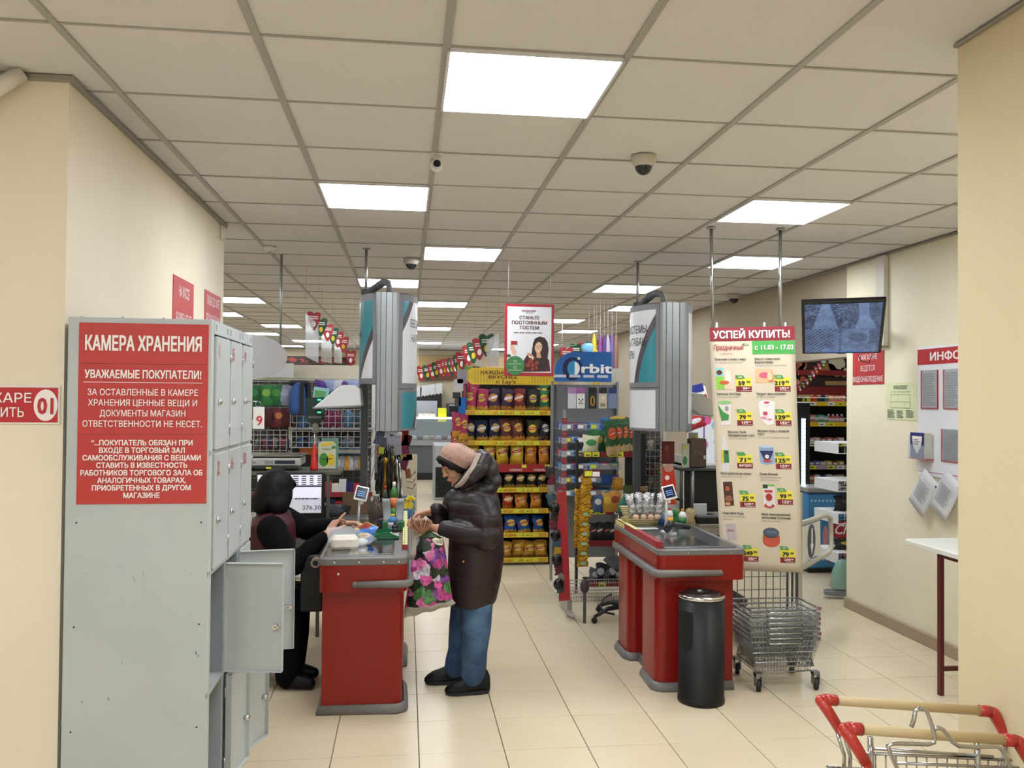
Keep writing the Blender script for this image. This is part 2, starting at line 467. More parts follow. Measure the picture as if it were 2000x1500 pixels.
slab('wall_side_room_back', (3.80, 11.4, 0), (7.0, 11.6, TOP), mat('#3a332e', .8))
# trims
TR = mat('#8f8a80', .5)
def trim(n, a, b): struct(MB().box(a, b, TR, .003).build('trim_%d' % n))
trim(1, (-1.211, 3.19, HC-.022), (-1.190, 5.80, HC-.001)); trim(2, (-4.2, 3.168, HC-.022), (-1.190, 3.19, HC-.001))
trim(3, (1.717, -2.2, HC-.012), (1.735, 2.487, HC-.001)); trim(4, (3.622, 2.4, HC-.018), (3.64, 20, HC-.001)); trim(5, (-8, 19.98, HC-.018), (3.64, 20, HC-.001))
struct(MB().box((3.615, 2.4, 0), (3.64, 6.65, .085), mat('#a08d74', .5), .004).build('baseboard_right'))
struct(MB().box((3.60, 6.03, 2.13), (3.64, 6.15, HC-.02), mat('#cfc8bb', .6), .004).build('trim_6'))   # pipe casing on the wall
# ceiling: recessed tiles between bars
CT = NT('ceiling_board'); CT.gen('Object'); CT.bump(CT.noise(160, 2), .15, .003)
n_ = CT.noise(.6, 2); CTM = CT.done(CT.mix(n_, lin('#cecbc9'), lin('#d9d6d3')), .85)
BARM = mat('#a39f98', .5); GAP = mat('#56524d', .8)
CX0, CY0 = -.4818, 2.7295
ceil = struct(MB().box((-8.2, -2.4, HC+.03), (7.2, 20.2, HC+.09), GAP).build('ceiling'))
PAN = []
for j in range(-9, 30, 3):
    k = (j//3) % 2
    for i in ([1, 5, -3] if k == 0 else [0, 4, -4]):
        PAN.append((i, j))
PAN = [(i, j) for (i, j) in PAN if not (CX0+.6*i > 3.1 and True) and CY0+.6*j > -2.1 and not (i <= -3 and -2 < j < 5)
       and not (CX0+.6*i > 1.1 and CY0+.6*j < 2.3) and CY0+.6*j < 19.3 and not (i < -8)]  # unseen panels behind the viewer carry the pattern on to light the near walls
PAN += [(8, 9), (8, 5)]  # two unseen panels added to brighten the side room
panset = set(PAN)
tile_me = None
def cvis(x, y, z, mar=60):
    d = Vector((x, y, z-ZC)); f = d.dot(AF)
    if f < .3: return False
    px = 1000+FPX*d.dot(AR)/f; py = 750-FPX*d.dot(AU)/f
    return -mar < px < 2000+mar and -mar < py < 1500+mar
def blocked(x, y):
    return (x < -1.0 and y < 2) or (x < -1.25 and 3.1 < y < 5.8) or (x < -1.211 and y > 3.19 and (x/y < -.245) and y < 9 and x/y < -1.211/5.8*1.25) or (x > 3.7 and y > 2) or (x > 1.72 and y < 2.45)
cand = []
for i in range(-13, 13):
    for j in range(-8, 29):
        x = CX0+.6*(i+.5); y = CY0+.6*(j+.5)
        if (i, j) in panset or x < -8 or x > 7.1 or y > 20 or y < -2.2: continue
        vis = any(cvis(x+a, y+b, HC) for a in (-.3, .3) for b in (-.3, .3)) and not blocked(x, y)
        cand.append((0 if vis else 1, y, i, j, x))
cand.sort()
ctile = MB().box((-.298, -.298, 0), (.298, .298, .022), CTM, .002)
tiles = 0; rest = MB()
for vis, y, i, j, x in cand:
    dz = random.uniform(-.001, .0015)
    if not vis and tiles < 290:
        if tile_me is None:
            o = ctile.build('ceiling_tile', ceil, world=False); tile_me = o.data
        else:
            o = bpy.data.objects.new('ceiling_tile', tile_me); COL.objects.link(o); o.parent = ceil
        o.location = (x, y, HC+.003+dz); tiles += 1
    else: rest.box((x-.298, y-.298, HC+.003), (x+.298, y+.298, HC+.025), CTM)
rest.build('ceiling_tile_field', ceil)['kind'] = 'stuff'
for i in range(-13, 14):
    x = CX0+.6*i
    if x < -8.2: continue
    MB().box((x-.013, -2.2, HC-.004), (x+.013, 20, HC+.004), BARM).box((x-.002, -2.2, HC), (x+.002, 20, HC+.03), BARM).build('grid_runner', ceil)
cross = MB()
for j in range(-8, 30):
    y = CY0+.6*j
    MB().box((-8, y-.006, HC-.002), (7, y+.006, HC+.003), BARM).build('cross_bar', ceil)
# light panels
PANM = mat('#f2f8ff', .5, emit=PANEL_E); PANF = mat('#f2f8ff', .5, emit=PANEL_E*.62)
lp = None
posn = {}
for (i, j) in sorted(PAN, key=lambda q: (q[1], q[0])):
    x = CX0+.6*(i+.5); y = CY0+.6*(j+.5)
    side = {1: 'in the column straight ahead', 0: 'in the column above the left checkout', 4: 'in the column above the right checkout', 5: 'in the outer right column', -3: 'in the left column', -4: 'in the far left column', -7: 'in the leftmost column', -8: 'in the leftmost column', 8: 'added inside the side room on the right'}[i]
    posn[i] = posn.get(i, 0)
    if y < 1.5: lab = 'unseen square ceiling light behind the viewer %s, row %s' % (side, ordinal((j+9)//3))
    elif not (cvis(x, y, HC, 0)) or blocked(x, y): lab = 'square ceiling light out of sight %s, %s row' % (side, ordinal((j+9)//3))
    else:
        lab = 'bright square ceiling light %s, %s from the camera' % (side, 'nearest' if posn[i] == 0 else ordinal(posn[i]))
        posn[i] += 1
    t = thing('ceiling_light', lab, 'ceiling light', (x, y, HC-.012), 'square ceiling light panels')
    if lp is None:
        f = MB(); fm = mat('#d9d9dc', .4)
        for a in (0, 1, 2, 3):
            X = Matrix.Rotation(a*pi/2, 4, 'Z'); f.box((-.296, -.296, -.001), (.296, -.286, .030), fm, X=X)
        o1 = f.build('frame', t, world=False)
        o2 = MB().box((-.285, -.285, .004), (.285, .285, .010), PANM).build('diffuser', t, world=False)
        lp = (o1.data, o2.data)
    else:
        for nme, me in zip(('frame', 'diffuser'), lp):
            if nme == 'diffuser' and y > 8:
                if len(lp) < 3: me = me.copy(); me.materials[0] = PANF; lp = lp+(me,)
                me = lp[2]
            o = bpy.data.objects.new(nme, me); COL.objects.link(o); o.parent = t
# floor
FS, FX0, FY0 = .4108, .078, 4.095
g = NT('glazed_floor_tile'); g.pos()
oi = g.nt.nodes.new('ShaderNodeObjectInfo')
n1 = g.noise(7, 5); rnd = g.m('MULTIPLY_ADD', oi.outputs['Random'], .16, .0)
c = g.mix(g.m('ADD', g.m('MULTIPLY', n1, .35), rnd), lin('#dbcdb0'), lin('#c8b99d'))
FT = g.done(c, .27)
GROUT = mat('#6d604e', .9)
floor = struct(MB().box((-8.2, -2.4, -.12), (7.2, 20.2, -.008), GROUT).build('floor'))
cand = []
for i in range(-22, 18):
    for j in range(-16, 40):
        x = FX0+FS*(i+.5); y = FY0+FS*(j+.5)
        if x < -8.1 or x > 7.1 or y > 20 or y < -2.2: continue
        vis = any(cvis(x+a, y+b, 0, 20) for a in (-.2, .2) for b in (-.2, .2)) and not (x < -1.0 and y < 5.8) and not (x > 3.6 and y < 6.5)
        if x < -.75 and x/y < -.2 and y < 7: vis = False
        cand.append((0 if vis else 1, y, x))
cand.sort()
ft_me = None; rest = MB(); k = 0; h = FS/2-.0022
for vis, y, x in cand:
    if not vis and k < 285:
        if ft_me is None:
            o = MB().box((-h, -h, -.008), (h, h, 0), FT, .0012).build('floor_tile', floor, world=False); ft_me = o.data
        else:
            o = bpy.data.objects.new('floor_tile', ft_me); COL.objects.link(o); o.parent = floor
        o.location = (x, y, random.uniform(-.0004, 0)); o.rotation_euler = (0, 0, random.choice((0, pi/2, pi, -pi/2))); k += 1
    else: rest.box((x-h, y-h, -.008), (x+h, y+h, -.0002), FT)
rest.build('floor_tile_field', floor)['kind'] = 'stuff'
# ------------------------------------------------------------------ locker bank
LX0, LX1, LY0, LY1, LZ0, LZ1 = -1.178, -.69, 3.13, 3.90, .19, 1.975
CY = [3.15, 3.40, 3.645, 3.89]
LZ = [1.925, 1.500, 1.070, .640, .215]
LK = thing('locker', 'tall pale grey metal locker bank with numbered doors standing against the left wall', 'locker', (-.93, 3.5, 0))
b = MB()
b.box((LX0, LY0, LZ0), (LX1, LY0+.018, LZ1), LOCK, .003)                # side sheet facing the entrance
b.build('side_panel', LK)
b = MB(); b.box((LX0, LY0+.018, LZ0), (LX0+.012, LY1, LZ1), LOCKD); b.box((LX0, LY1-.012, LZ0), (LX1, LY1, LZ1), LOCKD)
b.box((LX0, LY0+.018, LZ1-.012), (LX1, LY1, LZ1), LOCKD); b.box((LX0, LY0+.018, LZ0), (LX1, LY1, LZ0+.012), LOCKD)
for y in CY[1:3]: b.box((LX0, y-.014, LZ0), (LX1-.004, y+.002, LZ1), LOCKD)
for z in LZ[1:4]: b.box((LX0, LY0+.018, z-.008), (LX1-.004, LY1, z+.004), LOCK)
b.build('carcass', LK)
b = MB()
for y in CY: b.box((LX1-.006, y-.012, LZ0), (LX1+.001, y+.010, LZ1), LOCK)
for k in range(3): b.box((LX1-.006, CY[k], LZ[0]), (LX1+.004, CY[k+1], LZ1-.004), LOCK)
for z in LZ[1:4]: b.box((LX1-.006, LY0, z-.012), (LX1, LY1, z+.006), LOCK)
b.build('front_frame', LK, bevel=.001)
b = MB()
for k in range(3):
    for yy in (CY[k]+.03, CY[k+1]-.03):
        for q in range(4): b.box((LX1+.004, yy-.010, LZ1-.018-q*.006), (LX1+.0046, yy+.010, LZ1-.0155-q*.006), DKGREY)
b.build('vent_slots', LK)['kind'] = 'stuff'
for (y, x) in ((LY0+.03, LX0+.02), (LY0+.03, LX1-.03), (LY1-.03, LX0+.02), (LY1-.03, LX1-.03)):
    MB().box((x-.012, y-.012, 0), (x+.012, y+.012, LZ0), mat('#3d3f42', .5)).build('leg', LK)
for pos in [(404, 640), (159, 619), (240, 620), (320, 622)]: 
    p = W(pos[0], pos[1], LY0-.001); MB().cyl((p.x, LY0, p.z), .004, -.003, STEEL, 8, 'y').build('screw', LK)
for pos, mm in [((149, 1021), 0), ((393, 1020), 0), ((168, 1122), 1), ((372, 1120), 1), ((144, 1225), 0), ((389, 1219), 0), ((160, 1371), 1), ((367, 1364), 1), ((138, 1430), 0), ((384, 1420), 0)]:
    p = W(pos[0], pos[1], LY0); MB().cyl((p.x, LY0, p.z), .003, -.002, STEEL if mm else BLACK, 8, 'y').build('screw', LK)
scf = Print((0, LY0, 0), (1, 0, 0), (0, 0, 1))
SCUFF = mat('#8d9294', .6); SC2 = mat('#6d6f72', .6)
for (px, py, a, b_, r_) in ((383, 1275, .004, .009, .3), (387, 1281, .003, .006, -.4), (212, 1365, .005, .010, .1), (262, 1130, .002, .014, .3), (280, 1120, .002, .010, .2), (238, 1294, .002, .010, .2)):
    p = W(px, py, LY0); scf.ell(p.x, p.z, a*.7, b_*.8, SC2 if px in (383, 387) else SCUFF, 1, 8, r_)
scf.build('scuff_marks', LK)['kind'] = 'stuff'
num = 0
RDNUM = mat('#c22b33', .5)
def door(no, hy, zt, zb, ang, col):     # hinge on the far side of the column, local frame at the hinge
    w = .222; h = zt-zb
    D = MB(); th = .010
    D.box((-th, -w, 0), (0, 0, h), LOCK, .0015)
    for a, b_ in (((-.024, -w, 0), (-th, -w+.003, h)), ((-.024, -.003, 0), (-th, 0, h)), ((-.024, -w, h-.003), (-th, 0, h)), ((-.024, -w, 0), (-th, 0, .003))): D.box(a, b_, LOCK)
    d = D.build('door', LK, world=False)
    d.location = Vector((LX1+.012, hy-.006, zb))-LK.location; d.rotation_euler = (0, 0, ang)
    L = MB(); L.cyl((0, -w+.028, h*.42), .011, .008, CHROME, 14, 'x'); L.cyl((.008, -w+.028, h*.42), .007, .006, STEEL, 12, 'x'); L.cyl((-.03, -w+.028, h*.42), .009, .02, CHROME, 12, 'x')
    L.box((-.030, -w+.012, h*.42-.005), (-.026, -w+.033, h*.42+.005), CHROME)
    L.build('lock', d, world=False)
    H = MB()
    for zz in (.07, h-.07): H.tube([(.001, -.001, zz-.02), (.001, -.001, zz+.02)], .004, STEEL, 8)
    H.build('hinge', d, world=False)
    P_ = Print((.0012, -w+.018, h-.075), (0, 1, 0), (0, 0, 1)); P_.text(str(no), 0, 0, .050, RDNUM, al='l', bold=.01); P_.build('number', d, world=False)
for c in range(3):
    for r_ in range(4):
        no = c*4+r_+1
        ang = {3: math.radians(82), 7: math.radians(100), 4: math.radians(172), 8: math.radians(161)}.get(no, 0)
        door(no, CY[c+1]-.010, LZ[r_]-.008, LZ[r_+1]+.008, ang, c)
RS = mat('#b52c28', .35, coat=.2)
def plate(name, x0, x1, z0, z1): return Print((x0, LY0-.0035, z0), (1, 0, 0), (0, 0, 1)), x1-x0, z1-z0
TL = W(153, 629, LY0); TR_ = W(408, 635, LY0); x0, x1 = TL.x+.004, TR_.x
zz = [W(280, 632, LY0).z, W(280, 711, LY0).z, W(280, 848, LY0).z, W(280, 984, LY0).z]
for k, (za, zb) in enumerate(((zz[0], zz[1]), (zz[1]-.001, zz[2]), (zz[2]-.001, zz[3]))):
    s_ = MB().box((x0, LY0-.0035, zb), (x1, LY0, za), RS, .0008).build('sign_plate', LK)
    s_['label'] = ['top red notice plate on the locker side', 'middle red notice plate on the locker side', 'bottom red notice plate on the locker side'][k]
    P_ = Print(((x0+x1)/2, LY0-.0035, zb), (1, 0, 0), (0, 0, 1)); H = za-zb; Wd = x1-x0
    if k == 0: P_.text('КАМЕРА ХРАНЕНИЯ', 0, H*.33, H*.36, TXTW, Wd*.90, bold=.032)
    elif k == 1:
        P_.text('УВАЖАЕМЫЕ ПОКУПАТЕЛИ!', 0, H*.80, H*.115, TXTW, Wd*.90, bold=.028)
        P_.rect(-Wd*.46, H*.735, Wd*.46, H*.742, TXTW)
        for i, (t, f) in enumerate((('ЗА ОСТАВЛЕННЫЕ В КАМЕРЕ', .85), ('ХРАНЕНИЯ ЦЕННЫЕ ВЕЩИ И', .84), ('ДОКУМЕНТЫ МАГАЗИН', .66), ('ОТВЕТСТВЕННОСТИ НЕ НЕСЕТ.', .92))):
            P_.text(t, 0, H*(.555-.150*i), H*.090, TXTW, Wd*f, bold=.010)
    else:
        for i, (t, f) in enumerate((('“...ПОКУПАТЕЛЬ ОБЯЗАН ПРИ', .78), ('ВХОДЕ В ТОРГОВЫЙ ЗАЛ', .66), ('САМООБСЛУЖИВАНИЯ С ВЕЩАМИ', .91), ('СТАВИТЬ В ИЗВЕСТНОСТЬ', .70), ('РАБОТНИКОВ ТОРГОВОГО ЗАЛА ОБ', .94), ('АНАЛОГИЧНЫХ ТОВАРАХ,', .68), ('ПРИОБРЕТЕННЫХ В ДРУГОМ', .76), ('МАГАЗИНЕ', .28))):
            P_.text(t, 0, H*(.845-.108*i), H*.075, TXTW, Wd*f, bold=.028)
    P_.build('lettering', s_)
# key and card hanging from door nine
t = thing('key_tag', 'small white card with red number 9 hanging from a locker key', 'key tag', tuple(W(488, 770, 3.70)))
p = W(480, 760, 3.70)
ky = MB(); lx = LX1+.02; zk = LZ[1]+.008+(LZ[0]-LZ[1]-.016)*.42; yk = CY[3]-.016-.194
ky.tube([(lx, yk, zk), (lx+.045, yk, zk)], .0022, STEEL, 6); ky.tube([(lx+.05+.011*math.cos(a*pi/6), yk, zk-.011+.011*math.sin(a*pi/6)) for a in range(12)], .0012, STEEL, 5, closed=True)
ky.build('key', t)
cx_ = lx+.052
card = MB().box((cx_-.022, yk-.001, zk-.115), (cx_+.024, yk+.001, zk-.022), WHITE).build('card', t)
P_ = Print((cx_+.004, yk-.001, zk-.10), (1, 0, 0), (0, 0, 1)); P_.text('9', 0, 0, .042, RDNUM, bold=.01); P_.build('number', card)
# ------------------------------------------------------------------ wall signs on the left
t = thing('fire_sign', 'red fire notice with white 01 circle on the left pillar face', 'sign', (-1.45, 3.19, 1.66))
x0, x1, z0, z1 = -1.72, -1.221, 1.597, 1.732
MB().box((x0, 3.183, z0), (x1, 3.19, z1), mat('#e8e4dc', .5), .001).build('backing', t)
fr = MB().box((x0+.006, 3.181, z0+.006), (x1-.006, 3.184, z1-.006), mat('#b8242c', .4)).build('face', t)
P_ = Print((0, 3.181, 0), (1, 0, 0), (0, 0, 1))
P_.text('ПРИ ПОЖАРЕ', -1.314, 1.673, .034, TXTW, .34, 'r', .01); P_.text('ЗВОНИТЬ', -1.338, 1.622, .034, TXTW, .19, 'r', .01)
P_.ell(-1.267, 1.664, .040, .056, TXTW, 1, 28); P_.text('01', -1.267, 1.634, .058, mat('#b8242c', .4), .054, bold=.03, l=3); P_.build('lettering', fr)
def wallsign(name, lab, X_, ya, yb, za, zb, lines, side, m=SRED, fs=.5, ws=None):
    # side +1: on the left wall facing +x, side -1: on the right wall facing -x
    t = thing(name, lab, 'sign', (X_, (ya+yb)/2, (za+zb)/2))
    s_ = MB().box((X_, ya, zb), (X_+.004*side, yb, za), m, .0008).build('board', t)
    U = (0, 1, 0) if side > 0 else (0, -1, 0)
    P_ = Print((X_+.004*side, (ya+yb)/2, zb), U, (0, 0, 1)); H = za-zb; n = len(lines)
    for i, l in enumerate(lines): P_.text(l, 0, H*(1-(i+.5)/n)-H/n*fs/2, H/n*fs, TXTW, abs(yb-ya)*(ws[i] if ws else .85))
    P_.build('lettering', s_); return t
wallsign('wall_sign', 'red wall sign above the locker about no money change at the till', -1.211, 4.575, 5.00, 2.335, 1.90, ['НА КАССЕ', 'РАЗМЕН ДЕНЕГ', 'НЕ ПРОИЗВОДИТСЯ'], 1, ws=[.5, .75, .95], fs=.4)
wallsign('wall_sign', 'red wall sign with four lines at the far edge of the left wall', -1.211, 5.27, 5.70, 2.345, 1.90, ['ЛИЦАМ ДО 18 ЛЕТ', 'ПРОДАЖА ТАБАЧНЫХ', 'И АЛКОГОЛЬНЫХ', 'ИЗДЕЛИЙ ЗАПРЕЩЕНА'], 1, ws=[.8, .9, .7, .9])
wallsign('video_sign', 'red video surveillance sign on the right wall below the screen', 3.64, 6.09, 6.55, 2.10, 1.838, ['В МАГАЗИНЕ', 'ВЕДЕТСЯ', 'ВИДЕОНАБЛЮДЕНИЕ'], -1, ws=[.6, .45, .95])
t = tag(MB().ball((-1.195, 5.70, 2.77), (.016, .024, .05), mat('#d9d5cc', .4)).box((-1.211, 5.67, 2.72), (-1.195, 5.73, 2.82), mat('#d9d5cc', .4), .005).build('motion_sensor'), 'small white motion sensor high at the far end of the left wall', 'sensor')
tag(MB().tube([W(-60, 205, 3.12), W(0, 168, 3.12), W(42, 143, 3.15)], .028, mat('#d5d0c6', .5), 14).build('cable_duct'), 'grey white tube running off at the top left above the pillar', 'pipe')
# ------------------------------------------------------------------ things on the right wall
def wallprint(t, X_, name='print'): return Print((X_, 0, 0), (0, -1, 0), (0, 0, 1))
pg = mat('#d5d8ae', .7); t = thing('evacuation_plan', 'pale green evacuation plan sheet taped to the right wall', 'paper', (3.64, 5.87, 1.7))
y0, y1, z0, z1 = 5.665, 6.065, 1.568, 1.845
sh = MB().box((3.637, y0, z0), (3.64, y1, z1), pg).build('sheet', t)
P_ = Print((3.637, 0, 0), (0, -1, 0), (0, 0, 1)); G2 = mat('#5c6650', .6)
for za in (1.775, 1.755, 1.70): P_.rect(-6.0, za, -5.75, za+.0025, G2)
P_.rect(-6.0, 1.655, -5.75, 1.658, G2); P_.rect(-6.0, 1.655, -5.998, 1.757, G2); P_.rect(-5.753, 1.655, -5.75, 1.757, G2); P_.rect(-5.9, 1.70, -5.898, 1.757, G2); P_.rect(-5.82, 1.655, -5.818, 1.70, G2)
P_.lines(-6.04, 1.58, -5.94, 1.645, 7, G2, seed=3); P_.lines(-5.92, 1.58, -5.83, 1.64, 6, G2, seed=4); P_.lines(-5.80, 1.585, -5.70, 1.645, 6, G2, seed=5); P_.lines(-5.96, 1.795, -5.74, 1.825, 3, G2, seed=6); P_.build('print', sh)
t = thing('information_board', 'white information board with red header and document pockets on the right wall', 'notice board', (3.64, 5.2, 1.6))
y0, y1 = 4.75, 5.648
bd = MB().box((3.630, y0, 1.185), (3.64, y1, 2.09), mat('#e4e6ea', .4), .001).build('board', t)
hd = MB().box((3.628, y0, 1.965), (3.631, y1, 2.075), SRED).build('header', t)
P_ = Print((3.628, 0, 0), (0, -1, 0), (0, 0, 1))
P_.text('ИНФОРМАЦИЯ', -5.50, 1.992, .055, TXTW, .80, 'l', .03); P_.build('lettering', hd)
pr = wallprint(t, 3.630); PRD = mat('#b02638', .4)
def pocket(ya, yb, za, zb, seed, top=False):
    p_ = MB().box((3.622, ya, zb), (3.628, yb, za), CLEAR).build('pocket', t)
    s2 = MB().box((3.628, ya+.01, zb+.008), (3.630, yb-.01, za-.002), mat('#c3c4c8', .5)).build('document', p_)
    fr_ = Print((3.6275, 0, 0), (0, -1, 0), (0, 0, 1))
    fr_.lines(-yb+.02, zb+.02, -ya-.02, za-.02, 14, mat('#85868c', .6), seed=seed); fr_.build('small_print', p_)
    fr_ = MB(); fr_.box((3.621, ya, zb), (3.629, yb, zb+.006), PRD); fr_.box((3.621, ya, zb), (3.629, ya+.005, za), PRD); fr_.box((3.621, yb-.005, zb), (3.629, yb, za), PRD); fr_.build('red_edge', p_)
pocket(5.41, 5.60, 1.925, 1.655, 1); pocket(5.16, 5.35, 1.925, 1.655, 2); pocket(4.9, 5.1, 1.925, 1.655, 3); pocket(5.16, 5.37, 1.52, 1.30, 5)
bl = MB(); bl.box((3.56, 5.46, 1.305), (3.63, 5.465, 1.47), CLEAR); bl.box((3.56, 5.645, 1.305), (3.63, 5.650, 1.47), CLEAR); bl.box((3.56, 5.46, 1.30), (3.63, 5.65, 1.306), PRD); bl.box((3.556, 5.46, 1.30), (3.561, 5.65, 1.40), CLEAR); bl.build('booklet_holder', t)
pr.rect(-5.64, 1.21, -4.76, 1.214, PRD, 1); pr.build('border_line', t)
t = thing('booklet', 'thick blue booklet with white shield cover in the holder on the information board', 'book', (3.595, 5.55, 1.306))
bk = MB().box((3.568, 5.475, 1.307), (3.622, 5.635, 1.485), mat('#c8b79a', .7)).box((3.565, 5.475, 1.307), (3.568, 5.637, 1.487), mat('#2a3378', .4)).build('cover', t)
P_ = Print((3.565, 0, 0), (0, -1, 0), (0, 0, 1)); P_.poly([(-5.615, 1.462), (-5.60, 1.39), (-5.555, 1.335), (-5.51, 1.39), (-5.495, 1.462)], TXTW); P_.lines(-5.595, 1.40, -5.515, 1.445, 3, INKG, seed=2); P_.build('print', bk)
def hungpaper(lab, c, w_, h_, rot, seed):
    c = Vector(c)
    t = thing('hanging_paper', lab, 'paper', tuple(c)); U = Vector((0, -math.cos(rot), math.sin(rot))); V = Vector((0, math.sin(rot), math.cos(rot)))
    N = U.cross(V); c = c+V*h_/2
    for nme, k, mm in (('sheet', 0, mat('#c9cacc', .5)),):
        q = MB()
        q.sheet(lambda a, b: c+U*((a-.5)*w_)-V*(b*h_)+Vector((-.012-.004*math.sin(a*3)-.02*b, 0, 0)), 4, 5, .002, mm)
        sh = q.build('sheet', t)
    P_ = Print(c+Vector((-.038, 0, 0))-V*h_, U, V); P_.lines(-w_*.33, h_*.25, w_*.33, h_*.75, 10, mat('#8f9196', .6), seed=seed); P_.build('print', sh)
    q_ = c+U*w_*.4-V*.03; MB().cyl((3.58, q_.y, q_.z), .008, .05, DKGREY, 8, 'x').build('pin', t)
p = WX(1810, 962, 3.60); hungpaper('left of two laminated sheets hanging tilted from the information board', p, .20, .29, math.radians(-33), 11)
p = WX(1853, 968, 3.60); hungpaper('right laminated sheet hanging tilted, half behind the near wall', p, .20, .30, math.radians(-30), 12)
# fold-down shelf table with red steel leg
t = thing('packing_table', 'white packing table on dark red steel legs along the right wall', 'table', (3.35, 4.2, 0))
tb = MB(); zt = .862
pA = W(1793, 1069, 4.9); tz = .86
a0 = WX(1794, 1072, 3.05)
tx0 = 3.02; tb.prism([(tx0, 2.60), (3.63, 2.60), (3.63, 4.86), (tx0+.03, 4.86), (tx0, 4.83)], .835, .865, mat('#dcdcd6', .3)); tb.build('table_top', t, bevel=.003)
DR2 = mat('#5b1c22', .4)
for y in (4.60, 2.9):
    MB().box((3.085, y-.014, 0), (3.113, y+.014, .835), DR2, .002).build('leg', t)
    MB().box((3.56, y-.014, 0), (3.588, y+.014, .835), DR2, .002).build('leg', t)
    MB().box((3.113, y-.012, .14), (3.56, y+.012, .165), DR2, .002).build('stretcher', t)
MB().box((3.085, 2.91, .80), (3.113, 4.59, .835), DR2, .002).build('rail', t)
# television on the wall
BL = W(1567, 692, 6.15); BR = W(1721, 690, 5.90); TLc = BL
_U = (BR-BL).normalized(); _b = 9
for _k in range(160):
    _q = W(1551, 592, 5.7+_k*.005); _d = abs((_q-BL).dot(_U))
    if _d < _b: _b = _d; TLc = _q
U = (BR-BL).normalized(); V = (TLc-BL); V = (V-U*V.dot(U)).normalized(); N = U.cross(V)
w_, h_ = (BR-BL).length, (TLc-BL).length
Xm = Matrix(((U.x, V.x, N.x, BL.x), (U.y, V.y, N.y, BL.y), (U.z, V.z, N.z, BL.z), (0, 0, 0, 1)))
t = thing('wall_screen', 'black flat surveillance screen showing four camera views on the right wall bracket', 'television', tuple(BL+U*w_/2))
MB().box((0, 0, -.035), (w_, h_, 0), BLACK, .006, X=Xm).box((w_*.2, h_*.2, -.07), (w_*.8, h_*.8, -.035), BLACK, .01, X=Xm).box((w_*.45, -.008, -.02), (w_*.55, 0, -.005), BLACK, X=Xm).build('casing', t)
g = NT('camera_feed_picture'); g.gen('Object')
NV = 90
def feed(u, v):
    q = (0 if u < .5 else 1)+(0 if v > .5 else 2); a = (u % .5)*2; b_ = (v % .5)*2
    nn = noise.noise(Vector((u*9, v*9, q*5.3)))*.5+.5; n3 = noise.noise(Vector((u*34, v*34, q*2.1)))*.5+.5
    if q == 0: s_ = .80 if abs(a-.55) < .10+.25*(1-b_) else .30+.3*(n3 > .5)*(b_ > .4)
    elif q == 1: s_ = .85 if abs(a-.52-.1*(1-b_)) < .13+.3*max(0, .5-b_) else .25+.45*n3
    elif q == 2:
        k = (a*.9+(1-b_))*8; s_ = .70 if a-b_*.4 > .45 and a < .92 else (.25 if (k % 1) < .35 else .68)
        if .55 < a < .8 and .2 < b_ < .55 and n3 > .5: s_ = .4
    else:
        s_ = .72-.4*(((a-.45)/.25)**2+((b_-.62)/.2)**2 < 1)*(nn); 
        if a > .72+.2*(b_ < .4): s_ = .25 if ((a*1.2-b_)*9 % 1) < .4 else .6
    return max(.02, min(1, s_*.85+nn*.4-.12+.25*(n3-.5)))
scrm = []
for k in range(8):
    v = k/7; scrm.append(mat((.006+.085*v**1.6, .010+.13*v**1.6, .022+.23*v**1.5), .3, emit=.62))
sb = MB()
q0 = .022
sb.grid(lambda a, b_: Xm @ Vector((q0+a*(w_-2*q0), q0+b_*(h_-2*q0), .0015)), 150, 96, None, False, mf=lambda a, b_: scrm[min(7, int(feed(a, b_)*7.99))])
scr = sb.build('screen', t)
P_ = Print(BL+N*.0015, U, V); P_.rect(w_*.30, q0, w_*.78, q0+.008, mat('#2a4a9a', .4, emit=.5), 1); P_.build('status_bar', scr)
c_ = BL+U*w_/2+V*h_/2-N*.07
MB().tube([c_, c_-N*.1, Vector((3.61, 6.18, c_.z))], .018, BLACK, 10).box((3.60, 6.15, c_.z-.08), (3.64, 6.25, c_.z+.08), BLACK).build('bracket', t)
cb = [W(1675, 692, 5.98), W(1682, 705, 5.98), W(1697, 709, 5.98), W(1704, 692, 5.98)]; MB().tube(cb, .004, BLACK, 6).build('cable', t)
# ------------------------------------------------------------------ ceiling devices
def dome(lab, px, py, Y_, r, body):
    p = W(px, py, Y_); c = (p.x, Y_, HC)
    t = thing('dome_camera', lab, 'security camera', c, 'dome cameras on the ceiling')
    MB().lathe([(r*1.05, 0), (r*1.05, -.012), (r, -.03), (r*.82, -.048), (r*.78, -.05)], c, body, 24).build('housing', t)
    MB().ball((c[0], c[1], HC-.045), (r*.74, r*.74, r*.78), mat('#1c1d20', .08), 18).build('dome', t)
dome('black dome camera with pale ring on the near ceiling right of centre', 1257, 305, 3.84, .056, mat('#b9b3a6', .4))
dome('dome camera on the ceiling beside the third light panel', 803, 512, 6.95, .062, mat('#aaa49a', .4))
dome('dome camera far right, under the ceiling beside the hanging banner', 1433, 575, 8.7, .070, mat('#bdb6a8', .4))
t = thing('bullet_camera', 'white swivel camera with dark round lens on the near ceiling', 'security camera', tuple(W(853, 302, 3.95)))
c = Vector((W(853, 302, 3.95).x, 3.95, HC)); WH = mat('#d8d4cb', .4)
MB().box(c+Vector((-.030, -.03, -.008)), c+Vector((.030, .03, 0)), WH, .003).tube([c, c+Vector((0, -.005, -.05))], .014, WH, 12).ball(c+Vector((0, -.01, -.058)), .030, WH, 16).build('housing', t)
